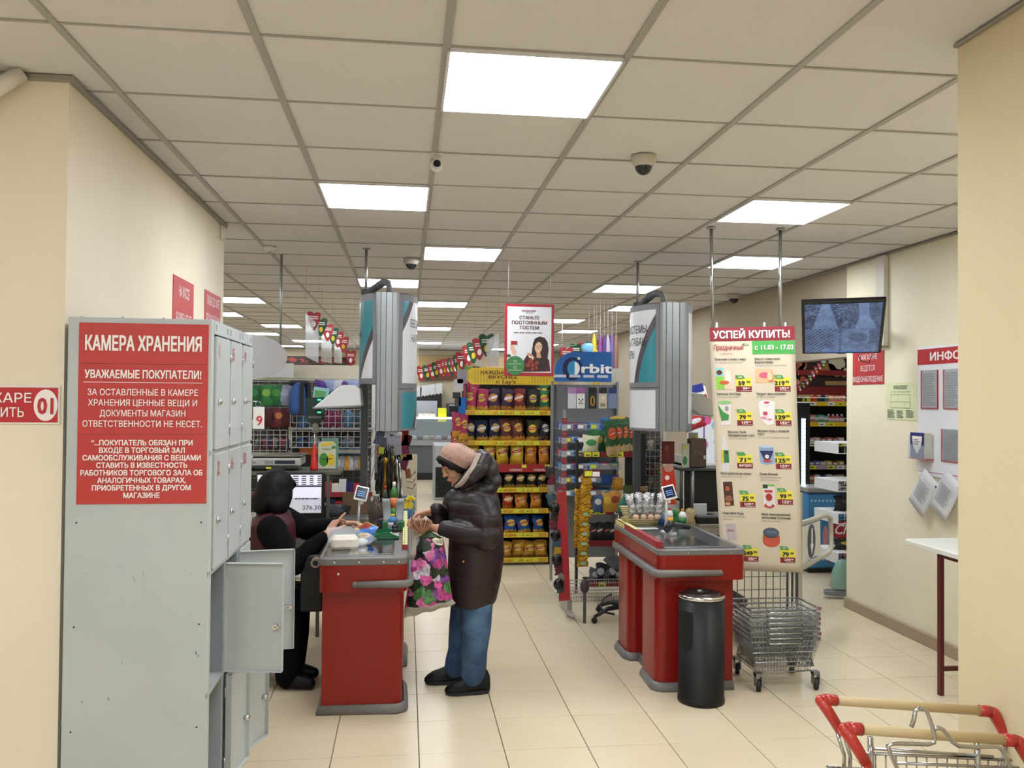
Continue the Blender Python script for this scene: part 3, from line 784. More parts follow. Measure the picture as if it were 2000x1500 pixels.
MB().cyl(c+Vector((0, -.048, -.058)), .022, .03, mat('#c3c0bb', .4), 20, 'y').cyl(c+Vector((0, -.050, -.058)), .017, .003, mat('#15161c', .1), 20, 'y').build('lens', t)
for lab, px, py, Y_ in (('round white smoke detector on the ceiling left of the left display column', 526, 500, 6.6), ('small white smoke detector on the ceiling right of the banner rods', 1451, 545, 7.6)):
    p = W(px, py, Y_); tag(MB().lathe([(.055, 0), (.055, -.012), (.040, -.03), (.02, -.034)], (p.x, Y_, HC), mat('#d5d0c8', .5), 20).build('smoke_detector'), lab, 'smoke detector')
# ------------------------------------------------------------------ checkouts
BUMP = mat('#6f6c6a', .45); REDL = mat('#84150f', .33, coat=.15, spec=.3); INX = mat('#8d8e92', .22, .9)
def rrect(x0, y0, x1, y1, r, corners, n=5):      # rounded rectangle, corners: set of 'fl','fr','bl','br' (f = low y)
    P_ = []
    for key, cx, cy, a0 in (('fl', x0+r, y0+r, pi), ('fr', x1-r, y0+r, 1.5*pi), ('br', x1-r, y1-r, 0), ('bl', x0+r, y1-r, .5*pi)):
        if key in corners: P_ += [(cx+r*math.cos(a0+.5*pi*k/n), cy+r*math.sin(a0+.5*pi*k/n)) for k in range(n+1)]
        else: P_.append({'fl': (x0, y0), 'fr': (x1, y0), 'br': (x1, y1), 'bl': (x0, y1)}[key])
    return P_
def profrail(mb, path, prof, m):         # sweep a (out, z) profile along a flat path, out = right hand of travel
    rings = []
    for i, p in enumerate(path):
        a = Vector(path[max(i-1, 0)]); b_ = Vector(path[min(i+1, len(path)-1)]); t_ = (b_-a).normalized(); o = Vector((t_.y, -t_.x))
        rings.append([(p[0]+o.x*q[0], p[1]+o.y*q[0], q[1]) for q in prof])
    mb.loft(rings, m, True)
plinth = [(-.002, 0), (.022, 0), (.024, .012), (.018, .03), (.006, .048), (-.002, .05)]
def checkout(name, lab, x0, x1, y0, y1, zb0, zb1, piers, mirror):
    # outer (customer) side at x=xo
    t = thing(name, lab, 'checkout counter', ((x0+x1)/2, y0, 0))
    body = MB()
    for (a, b_, c_, d_, cor) in piers: body.prism(rrect(a, b_, c_, d_, .055 if cor else .01, cor), .03, zb0, REDL, smooth=False)
    o = body.build('body', t)
    for p in o.data.polygons: p.use_smooth = abs(p.normal.z) < .5
    o.data.set_sharp_from_angle(angle=math.radians(40))
    return t
# left checkout, seen end on
C1 = checkout('checkout_counter', 'red checkout counter in the centre left where the cashier packs goods', -.444, .000, 4.63, 6.6, .665, .83,
              [(-.436, 4.65, -.005, 5.02, {'fr'}), (-.436, 5.02, -.055, 5.42, ()), (-.436, 5.42, .0, 5.80, {'br', 'fr'}), (-.436, 5.80, -.055, 6.4, ())], 0)
b = MB(); b.prism(rrect(-.452, 4.60, .015, 6.46, .045, {'fl', 'fr'}), .66, .805, REDL); o = b.build('apron', C1); 
for p in o.data.polygons: p.use_smooth = abs(p.normal.z) < .5
o.data.set_sharp_from_angle(angle=math.radians(40))
b = MB(); b.prism(rrect(-.455, 4.595, .018, 6.47, .048, {'fl', 'fr'}), .803, .845, BUMP); o = b.build('rim', C1, bevel=.006)
for k, x in enumerate((-.37, -.24, -.11, -.03)):
    MB().cyl((x, 4.596, .822), .0045, -.003, CHROME, 10, 'y').build('screw', C1)
b = MB(); b.box((-.435, 4.63, .838), (-.06, 6.0, .850), INX, .003); b.build('steel_top', C1)
b = MB(); b.box((-.30, 4.68, .8501), (-.075, 5.02, .852), mat('#c9cacc', .12, 1.)); b.build('scanner_glass', C1)
b = MB(); pth = [(-.26, 4.585), (-.05, 4.585)]+[(-.02+.05*math.sin(a), 4.635-.05*math.cos(a)) for a in (.4, .8, 1.2, 1.57)]+[(.03, 5.2), (.03, 6.4)]
b.tube([(x, y, .705) for x, y in pth], [.016]+[.021]*(len(pth)-1), BUMP, 12); b.ball((-.26, 4.585, .705), .017, BUMP, 12); b.build('bumper_rail', C1)
b = MB(); profrail(b, [(-.440, 6.4), (-.440, 4.645), (-.10, 4.645)]+[(-.055+.06*math.sin(a), 4.70-.06*math.cos(a)) for a in (.3, .8, 1.2, 1.57)]+[(.0, 5.02), (-.05, 5.06), (-.05, 5.40), (.0, 5.44), (.004, 5.80)], plinth, BUMP); b.build('plinth', C1)
P_ = Print((-.05, 0, 0), (1, 0, 0), (0, 0, 1)); 
MB().box((-.354, 4.598, .755), (-.344, 4.600, .766), WHITE).build('sticker', C1)
# price strip on the outer edge
b = MB(); b.box((-.015, 4.82, .846), (.018, 6.3, .872), mat('#8e2226', .4)); ps = b.build('price_rail', C1)
P_ = Print((-.015, 4.82, .8722), (0, 1, 0), (-1, 0, 0)); TY = mat('#d4d890', .6)
for k in range(17): P_.rect(.01+k*.085, -.031, .085+k*.085, -.003, TY, 1)
for k in range(17): P_.rect(.02+k*.085, -.014, .075+k*.085, -.012, INK, 2)
P_.build('price_labels', ps)
# right checkout, oblique
def LSH(g): return rrect(1.455-g, 4.76-g, 1.985+g, 5.80, .05, {'fl', 'fr'})[:-2]+[(1.985+g, 6.15+g), (1.74-g, 6.15+g), (1.74-g, 5.80+g), (1.455-g, 5.80+g)]
C2 = checkout('checkout_counter', 'red checkout counter on the right with the black bin at its end', 1.46, 1.93, 4.80, 6.6, .655, .83,
              [(1.465, 4.83, 1.93, 5.12, {'fl'}), (1.535, 5.12, 1.93, 5.42, ()), (1.455, 5.42, 1.93, 5.72, {'fl', 'bl'}), (1.80, 5.72, 1.95, 6.1, ())], 1)
b = MB(); b.prism(LSH(0), .655, .80, REDL); o = b.build('apron', C2)
for p in o.data.polygons: p.use_smooth = abs(p.normal.z) < .5
o.data.set_sharp_from_angle(angle=math.radians(40))
b = MB(); b.prism(LSH(.004), .798, .835, BUMP); b.build('rim', C2, bevel=.006)
for x in (1.63, 1.76, 1.89): MB().cyl((x, 4.756, .815), .0045, -.003, CHROME, 10, 'y').build('screw', C2)
b = MB(); b.box((1.50, 4.80, .83), (1.94, 5.78, .842), mat('#55575c', .3, .6), .003); b.build('top_sheet', C2)
b = MB(); b.box((1.53, 4.84, .842), (1.80, 5.25, .845), mat('#a0a2a6', .18, .95)); b.build('scanner_glass', C2)
b = MB(); pth = [(1.82, 4.745), (1.52, 4.745)]+[(1.487-.045*math.sin(a), 4.785-.045*math.cos(a)) for a in (.4, .8, 1.2, 1.57)]+[(1.440, 5.2), (1.440, 5.72)]
b.tube([(x, y, .70) for x, y in pth], [.017]+[.023]*(len(pth)-1), BUMP, 12); b.ball((1.82, 4.745, .70), .018, BUMP, 12); b.ball((1.44, 5.72, .70), .022, BUMP, 12); b.build('bumper_rail', C2)
b = MB(); profrail(b, ([(1.535, 5.42), (1.535, 5.16), (1.47, 5.12), (1.462, 4.90)]+[(1.52-.06*math.sin(a), 4.885-.06*math.cos(a)) for a in (1.2, .8, .3)]+[(1.56, 4.825), (1.93, 4.825)])[::1], [(q[0], q[1]) for q in plinth], BUMP)
for pth2 in ([(1.54, 5.72), (1.47, 5.72), (1.45, 5.68), (1.45, 5.46), (1.47, 5.42), (1.54, 5.42)],): profrail(b, pth2, plinth, BUMP)
b.build('plinth', C2)
b = MB(); b.prism([(1.455, 4.80), (1.492, 4.80), (1.492, 5.79), (1.455, 5.79)], .836, .872, mat('#8e2226', .4)); ps = b.build('price_rail', C2)
P_ = Print((1.4545, 4.80, .836), (0, -1, 0), (0, 0, 1))
for k in range(12):
    m_ = [mat('#9c2f38', .5), mat('#9c2f38', .5), mat('#9c2f38', .5), TY, TY, mat('#c9c4c8', .5)][min(5, k//3)]
    P_.rect(-.01-k*.08-.075, .004, -.01-k*.08, .033, m_, 1)
for k in range(9, 12): P_.rect(-.01-k*.08-.06, .015, -.03-k*.08, .019, INK, 2)
P_.build('price_labels', ps)
P_ = Print((1.455, 4.80, .8725), (0, 1, 0), (-1, 0, 0))
for k in range(12): P_.rect(.01+k*.08, -.034, .08+k*.08, -.003, mat('#9c2f38', .5) if k < 6 else TY, 1)
P_.build('top_price_labels', ps)
# black ash bin
t = thing('waste_bin', 'tall black cylindrical bin with chrome rim before the right checkout', 'bin', (1.676, 4.66, 0))
R_ = .128; bm_ = MB(); BK = mat('#121315', .45, bump=.06, bscale=200, spec=.35)
bm_.lathe([(R_+.004, 0), (R_+.004, .022), (R_, .03), (R_, .585)], (1.676, 4.66, 0), BK, 40); bm_.build('body', t)
MB().lathe([(R_, .583), (R_+.004, .586), (R_+.004, .602), (R_-.004, .606)], (1.676, 4.66, 0), CHROME, 40).build('chrome_ring', t)
MB().lathe([(R_-.003, .60), (R_*.55, .618), (R_*.35, .612), (R_*.3, .60)], (1.676, 4.66, 0), mat('#1b1415', .3), 40).build('lid', t)
op = MB(); 
def cylmap(a, z): return (1.676+(R_+.0012)*math.cos(a), 4.66+(R_+.0012)*math.sin(a), z)
pts = []
ca = math.radians(-90-16-52); hw = math.radians(27)
outl = [(-1, .52), (.7, .52), (1, .50), (1, .36)]+[(math.cos(q), .36-.065*math.sin(q)) for q in (.4, .8, 1.2, 1.57, 1.95, 2.35, 2.75)]+[(-1, .36)]
cen = (ca, .43)
vs = [cylmap(*cen)]+[cylmap(ca+u*hw, z) for u, z in outl]
N_ = len(outl)
zs = np.linspace(.297, .52, 14)
opm = mat('#050505', .8)
for i in range(13):
    za, zb = zs[i], zs[i+1]
    def hwz(z): return 1. if z > .36 else math.sqrt(max(0, 1-((.36-z)/.065)**2))
    for k in range(8):
        f0, f1 = -1+k/4, -1+(k+1)/4
        op.add([cylmap(ca+f0*hwz(za)*hw, za), cylmap(ca+f1*hwz(za)*hw, za), cylmap(ca+f1*hwz(zb)*hw, zb), cylmap(ca+f0*hwz(zb)*hw, zb)], [(0, 1, 2, 3)], opm, True)
op.build('opening', t)
# ------------------------------------------------------------------ cigarette display columns hanging over the tills
TEALP = mat('#2b8796', .3, noise_=.14, nscale=4, coat=.5); GRP = mat('#d7d9dc', .3, coat=.5); BANDP = mat('#4a4048', .35, coat=.5); FRP = mat('#77777c', .4)
def display(lab, cx, yf, yb, hw_, zb, zt, rz, lbz, rbz, bulge, left, right, rod, tilt=0):
    t = thing('cigarette_display', lab, 'display unit', (cx, (yf+yb)/2, zt))
    pr = MB()
    def column(y0, y1, s_):
        n = 6; pts = []
        # ribbed aluminium face
        prof = [(-1, .020), (-.86, .004), (-.62, .002), (-.60, .008), (-.57, .002), (-.16, 0), (-.14, .006), (-.11, 0), (.36, 0), (.38, .006), (.41, 0), (.76, .003), (.9, .006), (1, .022)]
        P1 = [(cx+u*hw_, y0+s_*d) for u, d in prof]+[(cx+hw_*.98, y0+s_*.06), (cx-hw_*.98, y0+s_*.06)]
        pr.prism(P1, zb, zt, ALU)
    column(yf, yf+.06, 1); o = pr.build('aluminium_profile', t); pr = MB(); column(yb, yb-.06, -1); pr.build('aluminium_profile', t)
    def arc(s_, fr, off=0.):           # fr 0 front .. 1 back
        a = fr; y = yf+.03+(yb-yf-.06)*a; x = cx+s_*(hw_*.97+(bulge+off)*math.sin(pi*a)**.8+off)
        return x, y
    for s_, lowz, spec in ((-1, lbz, left), (1, rbz, right)):
        for (z0, z1, kind) in spec:
            core = MB()
            rings = []
            for k in range(17):
                x, y = arc(s_, k/16); rings.append([(x, y, z0), (x, y, z1), (cx+s_*hw_*.5, y, z1), (cx+s_*hw_*.5, y, z0)])
            if s_ > 0: rings = [r[::-1] for r in rings]
            core.loft(rings, FRP, False); pn = core.build('side_panel', t)
            def reg(a, b_):           # a: 0 left..1 right as read from outside; b_: 0 bottom..1 top
                if a < .035 or a > .965: return FRP
                if b_ < .06 or b_ > (.93 if kind != 'white' else .95): return FRP
                if kind == 'white': return GRP
                c_ = (a-kind[0])-kind[1]*(b_-.5)-kind[2]*(b_-.5)**2
                if abs(c_) < .045: return BANDP
                return (TEALP if c_ > 0 else GRP) if kind[3] > 0 else (TEALP if c_ < 0 else GRP)
            g_ = MB()
            def mp(a, b_, off=.0015):
                fr = a if s_ > 0 else 1-a
                x, y = arc(s_, fr, off); return (x+s_*.002, y, z0+(z1-z0)*b_)
            def strip(a0, a0t, a1, a1t, b0, b1, mm):       # one slanted cell row between two boundaries
                n_ = max(1, int(max(a1-a0, a1t-a0t)/.045)+1)
                if a1-a0 < 1e-4 and a1t-a0t < 1e-4: return
                for q in range(n_):
                    f0, f1 = q/n_, (q+1)/n_
                    pts = [mp(a0+(a1-a0)*f0, b0), mp(a0+(a1-a0)*f1, b0), mp(a0t+(a1t-a0t)*f1, b1), mp(a0t+(a1t-a0t)*f0, b1)]
                    g_.add(pts, [(0, 1, 2, 3)], mm, True)
            hi = .93 if kind != 'white' else .95
            strip(0, 0, 1, 1, 0, .06, FRP); strip(0, 0, 1, 1, hi, 1, FRP)
            NR = 36
            for j in range(NR):
                b0, b1 = .06+(hi-.06)*j/NR, .06+(hi-.06)*(j+1)/NR
                strip(0, 0, .035, .035, b0, b1, FRP); strip(.965, .965, 1, 1, b0, b1, FRP)
                if kind == 'white': strip(.035, .035, .965, .965, b0, b1, GRP); continue
                cl = lambda v: max(.035, min(.965, v))
                bd = [kind[0]+kind[1]*(q-.5)+kind[2]*(q-.5)**2 for q in (b0, b1)]
                L_, R_2 = (GRP, TEALP) if kind[3] > 0 else (TEALP, GRP)
                strip(.035, .035, cl(bd[0]-.045), cl(bd[1]-.045), b0, b1, L_); strip(cl(bd[0]-.045), cl(bd[1]-.045), cl(bd[0]+.045), cl(bd[1]+.045), b0, b1, BANDP); strip(cl(bd[0]+.045), cl(bd[1]+.045), .965, .965, b0, b1, R_2)
            g_.build('poster', pn)
            if kind != 'white' and kind[4]:
                P_ = Print((0, 0, 0), (1, 0, 0), (0, 0, 1), mp=lambda u, v, l: mp(u, v, .0015+.001*l))
                for (tx, u, v, hh, ww) in kind[4]: P_.text(tx, u, v, hh, INK, ww, 'l' if s_ > 0 else 'r')
                P_.build('lettering', pn)
            cap = MB(); pl = [arc(s_, k/16) for k in range(17)]+[(cx+s_*hw_*.3, yb-.03), (cx+s_*hw_*.3, yf+.03)]
            if z1 == spec[0][1]: cap.prism(pl, z1, z1+.006, DKGREY); cap.build('top_cap', t)
    MB().box((cx-hw_, yf+.03, zt-.01), (cx+hw_, yb-.03, zt-.002), DKGREY).build('top_plate', t)
    # hook arm and suspension rod
    A = MB(); rx, ry = rod
    A.tube([(cx+.0, (yf+yb)/2-.05, zt-.01), (cx+.005, (yf+yb)/2-.05, zt+.06), (cx-.005, (yf+yb)/2-.03, zt+.095), (cx-.04, (yf+yb)/2, zt+.105), (cx-.075, (yf+yb)/2+.06, zt+.09)], [.022, .022, .026, .028, .028], mat('#6c6c6e', .5), 14)
    A.tube([(cx-.06, (yf+yb)/2+.03, zt+.095), (rx+.01, ry-.02, zt+.06)], .027, mat('#4a4a4d', .5), 14); A.cyl((rx-.0, ry, zt+.00), .035, .09, mat('#55555a', .5), 14); A.build('hook_arm', t)
    MB().tube([(rx, ry, zt), (rx, ry, HC)], .012, STEEL, 12).cyl((rx, ry, HC-.008), .03, .008, STEEL, 16).build('suspension_rod', t)
    MB().box((rx-.028, ry-.028, 0), (rx+.028, ry+.028, zt+.02), mat('#4b4c50', .4), .004).build('post', t)
    return t
p0, p1 = W(735, 570, 5.95), W(781, 570, 5.95); cx1 = (p0.x+p1.x)/2; hw1 = (p1.x-p0.x)/2
zt1 = p0.z; zb1 = W(758, 842, 5.95).z; zl = W(712, 750, 6.2).z; zr = W(800, 760, 6.2).z
display('grey curved cigarette display hanging above the left checkout', cx1, 5.95, 6.50, hw1, zb1, zt1, 0, zl, zb1, .125,
        [(zl, zt1-.005, (.93, .62, .0, -1, [('КАЛЬЯНЫ', .72, .54, .042, .24)]))],
        [(zr, zt1-.005, (-.08, .66, 0., -1, [('БЕЗДЫМНЫЕ', .17, .66, .085, .66), ('НАГРЕВ ТАБАКА', .19, .50, .085, .66)])), (zb1, zr-.004, (.42, .30, 0, -1, []))], (-.315, 6.56))
p0, p1 = W(1291, 593, 5.95), W(1344, 593, 5.95); cx2 = (p0.x+p1.x)/2; hw2 = (p1.x-p0.x)/2
zt2 = p0.z+.012; zb2 = W(1318, 843, 5.95).z; zm = W(1250, 757, 6.2).z
display('grey curved cigarette display hanging above the right checkout with tobacco lettering', cx2, 5.95, 6.62, hw2, zb2, zt2, 0, zb2, zb2, .125,
        [(zm, zt2-.005, (.80, .46, .26, 1, [('ЫЕ СИСТЕМЫ', .85, .66, .095, .60), ('ННЫЙ ТАБАК', .83, .51, .095, .58), ('СИГАРЕТЫ', .60, .36, .095, .40)])), (zb2+.0, zm-.004, 'white')],
        [(zb2, zt2-.005, (.40, -.4, 0., 1, []))], (1.885, 6.79))
# white wedge hood beside each display
def hood(lab, pts, Y0, Y1, m, m2):
    t = thing('sloping_hood', lab, 'hood', tuple(W(pts[0][0], pts[0][1], Y0)))
    P_ = [W(a, b_, Y0) for a, b_ in pts]
    MB().prism([(p.x, p.z) for p in P_], Y0, Y1, m, 'y').build('shell', t, bevel=.006)
    q = [P_[0], P_[1]]; MB().tube([P_[0]+Vector((0, -.004, 0)), P_[-1]+Vector((0, -.004, 0))], .008, m2, 8).build('lower_edge', t)
hood('white wedge shaped hood beside the left cigarette display', [(611, 797), (633, 779), (660, 757), (668, 752), (692, 752), (703, 760), (706, 793)], 6.1, 6.45, mat('#d3d4d4', .35), mat('#8e9092', .4))
hood('shiny metal hood sticking out right of the right cigarette display', [(1346, 765), (1372, 769), (1388, 781), (1405, 800), (1405, 815), (1366, 811), (1342, 792)], 6.1, 6.5, mat('#a9abae', .2, .9), DKGREY)
# ------------------------------------------------------------------ goods: shared small meshes
ITM = {}
def bag_mesh(w, h, d, m, seed=0):
    k = ('bag', w, h, d, m.name, seed)
    if k in ITM: return ITM[k]
    rr = random.Random(seed*17+3); ph = rr.random()*6
    def half(s_):
        def fn(u, v):
            e = (math.sin(pi*min(max(u, 0), 1))**.5)*(math.sin(pi*min(max((v-.03)/.94, 0), 1))**.55 if .03 < v < .97 else 0)
            x = (u-.5)*w*(1+.10*abs(v-.5)*2-.06*math.sin(v*pi))
            wr = .22*math.sin(u*17+ph+v*5)*(abs(v-.5)*2)**1.5+.22*noise.noise(Vector((u*5, v*6, seed)))
            return (x+.004*math.sin(v*13+ph), s_*d*.5*(e*(1+wr)+.02)+.006*math.sin(u*9+ph)*(v > .93), v*h+.006*math.sin(u*5+ph)*v)
        return fn
    b = MB(); f1 = half(-1); f2 = half(1)
    b.grid(f1, 7, 9, m); b.grid(lambda u, v: f2(1-u, v), 7, 9, m)
    me_o = b.build('bag'); me = me_o.data; bpy.data.objects.remove(me_o)
    ITM[k] = me; return me
def mesh_of(b, name):
    o = b.build(name); me = o.data; bpy.data.objects.remove(o); return me
def put(me, name, lab, cat, loc, group=None, rz=0., rx=0., ry=0., sc=None, parent=None):
    o = bpy.data.objects.new(name, me); COL.objects.link(o); o.location = loc; o.rotation_euler = (rx, ry, rz)
    if sc: o.scale = sc
    if parent: o.parent = parent; o.location = Vector(loc)-wloc(parent); return o
    return tag(o, lab, cat, group)
def box_mesh(w, d, h, m, c=.002, art=None):
    k = ('box', w, d, h, m.name, c, str(art))
    if k in ITM: return ITM[k]
    b = MB().box((-w/2, -d/2, 0), (w/2, d/2, h), m, c)
    if art:
        P_ = Print((0, -d/2-.0005, 0), (1, 0, 0), (0, 0, 1))
        for a in art:
            if a[0] == 'r': P_.rect(*[q*s_ for q, s_ in zip(a[1:5], (w, h, w, h))], a[5], 1)
            elif a[0] == 'e': P_.ell(a[1]*w, a[2]*h, a[3]*w, a[4]*h, a[5], a[6] if len(a) > 6 else 1)
            elif a[0] == 't': P_.text(a[1], a[2]*w, a[3]*h, a[4]*h, a[5], a[6]*w, l=3)
        n = len(b.v); b.v += P_.v; b.f += [tuple(i+n for i in f) for f in P_.f]; b.sm += P_.sm; b.mi += [b.M(P_.mats[i]) for i in P_.mi]
    ITM[k] = mesh_of(b, 'carton'); return ITM[k]
def bottle_mesh(r, h, m, mc, lab=None, neck=.3, shoulder=.68):
    k = ('bot', r, h, m.name, mc.name, lab.name if lab else '', neck)
    if k in ITM: return ITM[k]
    b = MB().lathe([(r*.9, 0), (r, .01*h), (r, h*.25)], m=m, n=14)
    b.lathe([(r*1.005, h*.25), (r*1.005, h*.55)], m=lab or m, n=14)
    b.lathe([(r, h*.55), (r, h*shoulder), (r*.8, h*(shoulder+.1)), (r*neck, h*.88)], m=m, n=14)
    b.lathe([(r*neck*1.15, h*.87), (r*neck*1.15, h)], m=mc, n=10)
    ITM[k] = mesh_of(b, 'bottle'); return ITM[k]
def C_(*a, **k): return mat(*a, **k)
# ------------------------------------------------------------------ crisps stand
YB = 8.6
t = thing('crisps_stand', 'tall yellow fronted crisps stand in the aisle behind the customer', 'display stand', (1.06, 8.8, 0))
DK = C_('#2a2a2c', .5)
MB().box((.60, 8.98, .04), (1.52, 9.0, 1.95), C_('#1c1c1f', .6)).build('back_panel', t)
for x in (.60, 1.505): MB().box((x, 8.62, 0), (x+.015, 9.0, 1.85), C_('#34343a', .5)).build('side_frame', t)
YS = C_('#dcb92c', .45); YL = C_('#cfd83c', .5); OCH = C_('#b5762a', .5)
rows = [1.555, 1.245, 1.0, .765, .55, .305, .05]
for i, z in enumerate(rows):
    MB().box((.60, YB+.02, z-.012), (1.52, 8.98, z), DK).build('shelf', t)
    if i == 2:
        pr = MB().box((.60, YB, z-.05), (1.50, YB+.02, z+.03), C_('#a3232b', .4), .002).build('price_rail', t)
        P_ = Print((0, YB, z-.045), (1, 0, 0), (0, 0, 1)); P_.text('НОВИНКА', 1.12, .008, .022, TXTW, .13, bold=.01); P_.text('НОВИНКА', 1.37, .008, .022, TXTW, .13, bold=.01); P_.text('НОВИНКА', .8, .008, .022, TXTW, .13)
        P_.rect(1.18, .04, 1.23, .072, YL); P_.rect(1.42, .04, 1.47, .072, YL)
    else:
        pr = MB().box((.60, YB, z-.022), (1.53 if i < 2 else 1.46, YB+.02, z+.028), YS, .002).build('price_rail', t)
        P_ = Print((0, YB, z-.022), (1, 0, 0), (0, 0, 1)); P_.text('КАЖДЫЙ ДЕНЬ ВКУСНЕЕ С', 1.10, .014, .020, C_('#a5401e', .5), .42, bold=.01)
        for k in range(14):
            P_.rect(.615+k*.006+.0, .004, .618+k*.006, .046, OCH, 1); P_.rect(1.36+k*.006, .004, 1.363+k*.006, .046, OCH, 1)
        for k, x in enumerate((.78, .96, 1.13+.03*(i % 2), 1.24, 1.33)): P_.rect(x-.03, .008, x+.03, .042, YL, 3)
        for x in (.78, .96, 1.24): P_.rect(x-.01, .02, x+.02, .026, INK, 4)
    P_.build('lettering', pr)
# header board
HB = MB(); hx0, hx1, hz0, hz1 = .605, 1.53, 1.845, 2.015
HB.prism(rrect(hx0, hz0, hx1, hz1, .08, {'bl', 'fl', 'br'}, 6), YB, YB+.015, YS, 'y'); hb = HB.build('header_board', t)
P_ = Print((0, YB, 0), (1, 0, 0), (0, 0, 1)); OC2 = C_('#a87d18', .5)
for k in range(30):
    x = hx0+.02+k*.031; za = hz0+.02 if .06 < x-hx0 < .85 else hz0+.06
    if 8 < k < 21: P_.rect(x, hz0+.006, x+.006, hz0+.02, OC2, 1); P_.rect(x, hz1-.012, x+.006, hz1-.004, OC2, 1)
    else: P_.rect(x, za, x+.006, hz1-.02 if k > 1 else hz1-.06, OC2, 1)
BR = C_('#5c2416', .5)
P_.text('КАЖДЫЙ ДЕНЬ', .98, 1.952, .034, BR, .46, bold=.02, l=3); P_.text('ВКУСНЕЕ', .98, 1.905, .034, BR, .30, bold=.02, l=3); P_.text('с Lay’s', 1.01, 1.858, .036, BR, .20, bold=.02, l=3)
P_.build('lettering', hb)
pk, pu, dr, bk, gr = '#b0325c', '#3d2145', '#7a1f25', '#1d1f1c', '#1d6a3c'
nv, rg, yd, bw = '#16203f', '#5e2a22', '#3d3a16', '#17171c'
yl, orr, blk, rd, bl_, gd = '#d9b429', '#d98a2c', '#17171a', '#a52a20', '#1d4f9e', '#b98a2e'
def bm(c): return {pk: bagmat(pk, '#d8b54a', '#a02030', '#d9a53a'), pu: bagmat(pu, '#c98a3a', '#e8e0e8', '#a86a2a'), dr: bagmat(dr, '#c9742f', '#e4cfc0', '#c98f2f'), bk: bagmat(bk, '#c9b060', '#5a2020', '#8f7040'), gr: bagmat(gr, '#e6c63a', '#b03028', '#c99a3a'),
    nv: bagmat(nv, '#c9a060', '#d9dce6', '#d2a13c'), rg: bagmat(rg, '#d9b24a', '#a02820', '#cf8a30'), yd: bagmat(yd, '#e8c83a', '#b8322a', '#c9a03a'), bw: bagmat(bw, '#e4ded6', '#3a3034', '#4a2c20'),
    yl: bagmat(yl, '#e9d27a', '#a83228', '#c98f22'), orr: bagmat(orr, '#e9b45a', '#a83228', '#b9701c'), blk: bagmat(blk, '#c9a23a', '#d8c8a0', '#b08a3a'), rd: bagmat(rd, '#e0a03a', '#efe0c8', '#c9701c'), bl_: bagmat(bl_, '#e9c84a', '#b03028', '#d9aa3a'), gd: bagmat(gd, '#e2c34e', '#a83a28', '#8f6420')}[c]
CN = {pk: 'pink', pu: 'purple', dr: 'dark red', bk: 'black', gr: 'green', nv: 'navy blue', rg: 'brown red', yd: 'olive and yellow', bw: 'black and white', yl: 'yellow', orr: 'orange', blk: 'black and gold', rd: 'red', bl_: 'bright blue', gd: 'golden'}
RN = ['top', 'second', 'third', 'fourth', 'fifth', 'sixth', 'bottom']
rowbags = [([pk, pk, pu, pu, dr, bk, gr], .635, .132), ([nv, nv, nv, rg, rg, yd, bw], .645, .130), ([yl, yl, yl, yl, orr, orr], .70, .145), ([nv, blk, blk, blk, blk], .94, .118), ([rd, rd, orr, orr], .90, .148), ([bl_, bl_, bl_, bl_], .925, .150), ([pk, gd, gd, gd, gd], .90, .125)]
for i, (cs, x0, dx) in enumerate(rowbags):
    for k, c in enumerate(cs):
        hh = .27 if i < 3 else .20
        me = bag_mesh(.128 if i != 3 else .108, hh, .075, bm(c), k % 3)
        same = cs.count(c); pos = ordinal(k)
        put(me, 'crisps_bag', '%s crisps bag, %s from left on the %s shelf of the crisps stand' % (CN[c], pos, RN[i]), 'crisps', (x0+k*dx, YB+.075, rows[i]+.001), 'bags on the crisps stand', random.uniform(-.35, .35), random.uniform(-.16, .0), random.uniform(-.09, .09), sc=(random.uniform(.93, 1.06), 1.15, random.uniform(.88, 1.0)))
for k, (x, c) in enumerate(((.64, pk), (.70, pk), (1.36, bk), (1.46, gr))):
    put(bag_mesh(.13, .27, .07, bm(c), 1), 'crisps_bag', '%s crisps bag standing tall behind the top shelf front row, %s from the left' % (CN[c], ordinal(k)), 'crisps', (x, YB+.20, rows[0]+.05), 'bags on the crisps stand', random.uniform(-.2, .2), 0, random.uniform(-.15, .15))
for k, (px, py) in enumerate(((893, 830), (905, 835), (889, 868), (900, 872), (909, 872))):
    p = W(px, py, 8.5); put(bag_mesh(.105, .25, .07, bm(pk), k % 3), 'crisps_bag', 'pink red crisps bag hanging off the left side of the crisps stand, %s of five' % ordinal(k), 'crisps', (p.x, 8.5+.02*k, p.z-.12), 'bags on the crisps stand side', .5, 0, random.uniform(-.2, .2))
t2 = thing('clip_strip', 'strip of small silver and blue packets hanging left of the crisps stand header', 'display strip', tuple(W(899, 780, 8.45)))
for k, (px, py, c, w_, h_) in enumerate(((896, 752, '#c9c9cf', .09, .12), (903, 735, '#9a9298', .10, .14), (892, 772, '#2c2e34', .08, .06), (903, 792, '#1f6fc4', .07, .16), (894, 785, '#4c4e54', .06, .08))):
    p = W(px, py, 8.45); MB().box((p.x-w_/2, 8.44, p.z-h_/2), (p.x+w_/2, 8.47, p.z+h_/2), bagmat(c, None, None)).build('packet', t2)
p = W(905, 700, 8.47); q = W(905, 800, 8.47); MB().box((p.x-.005, 8.475, q.z), (p.x+.005, 8.48, p.z), DK).build('hanging_strip', t2)
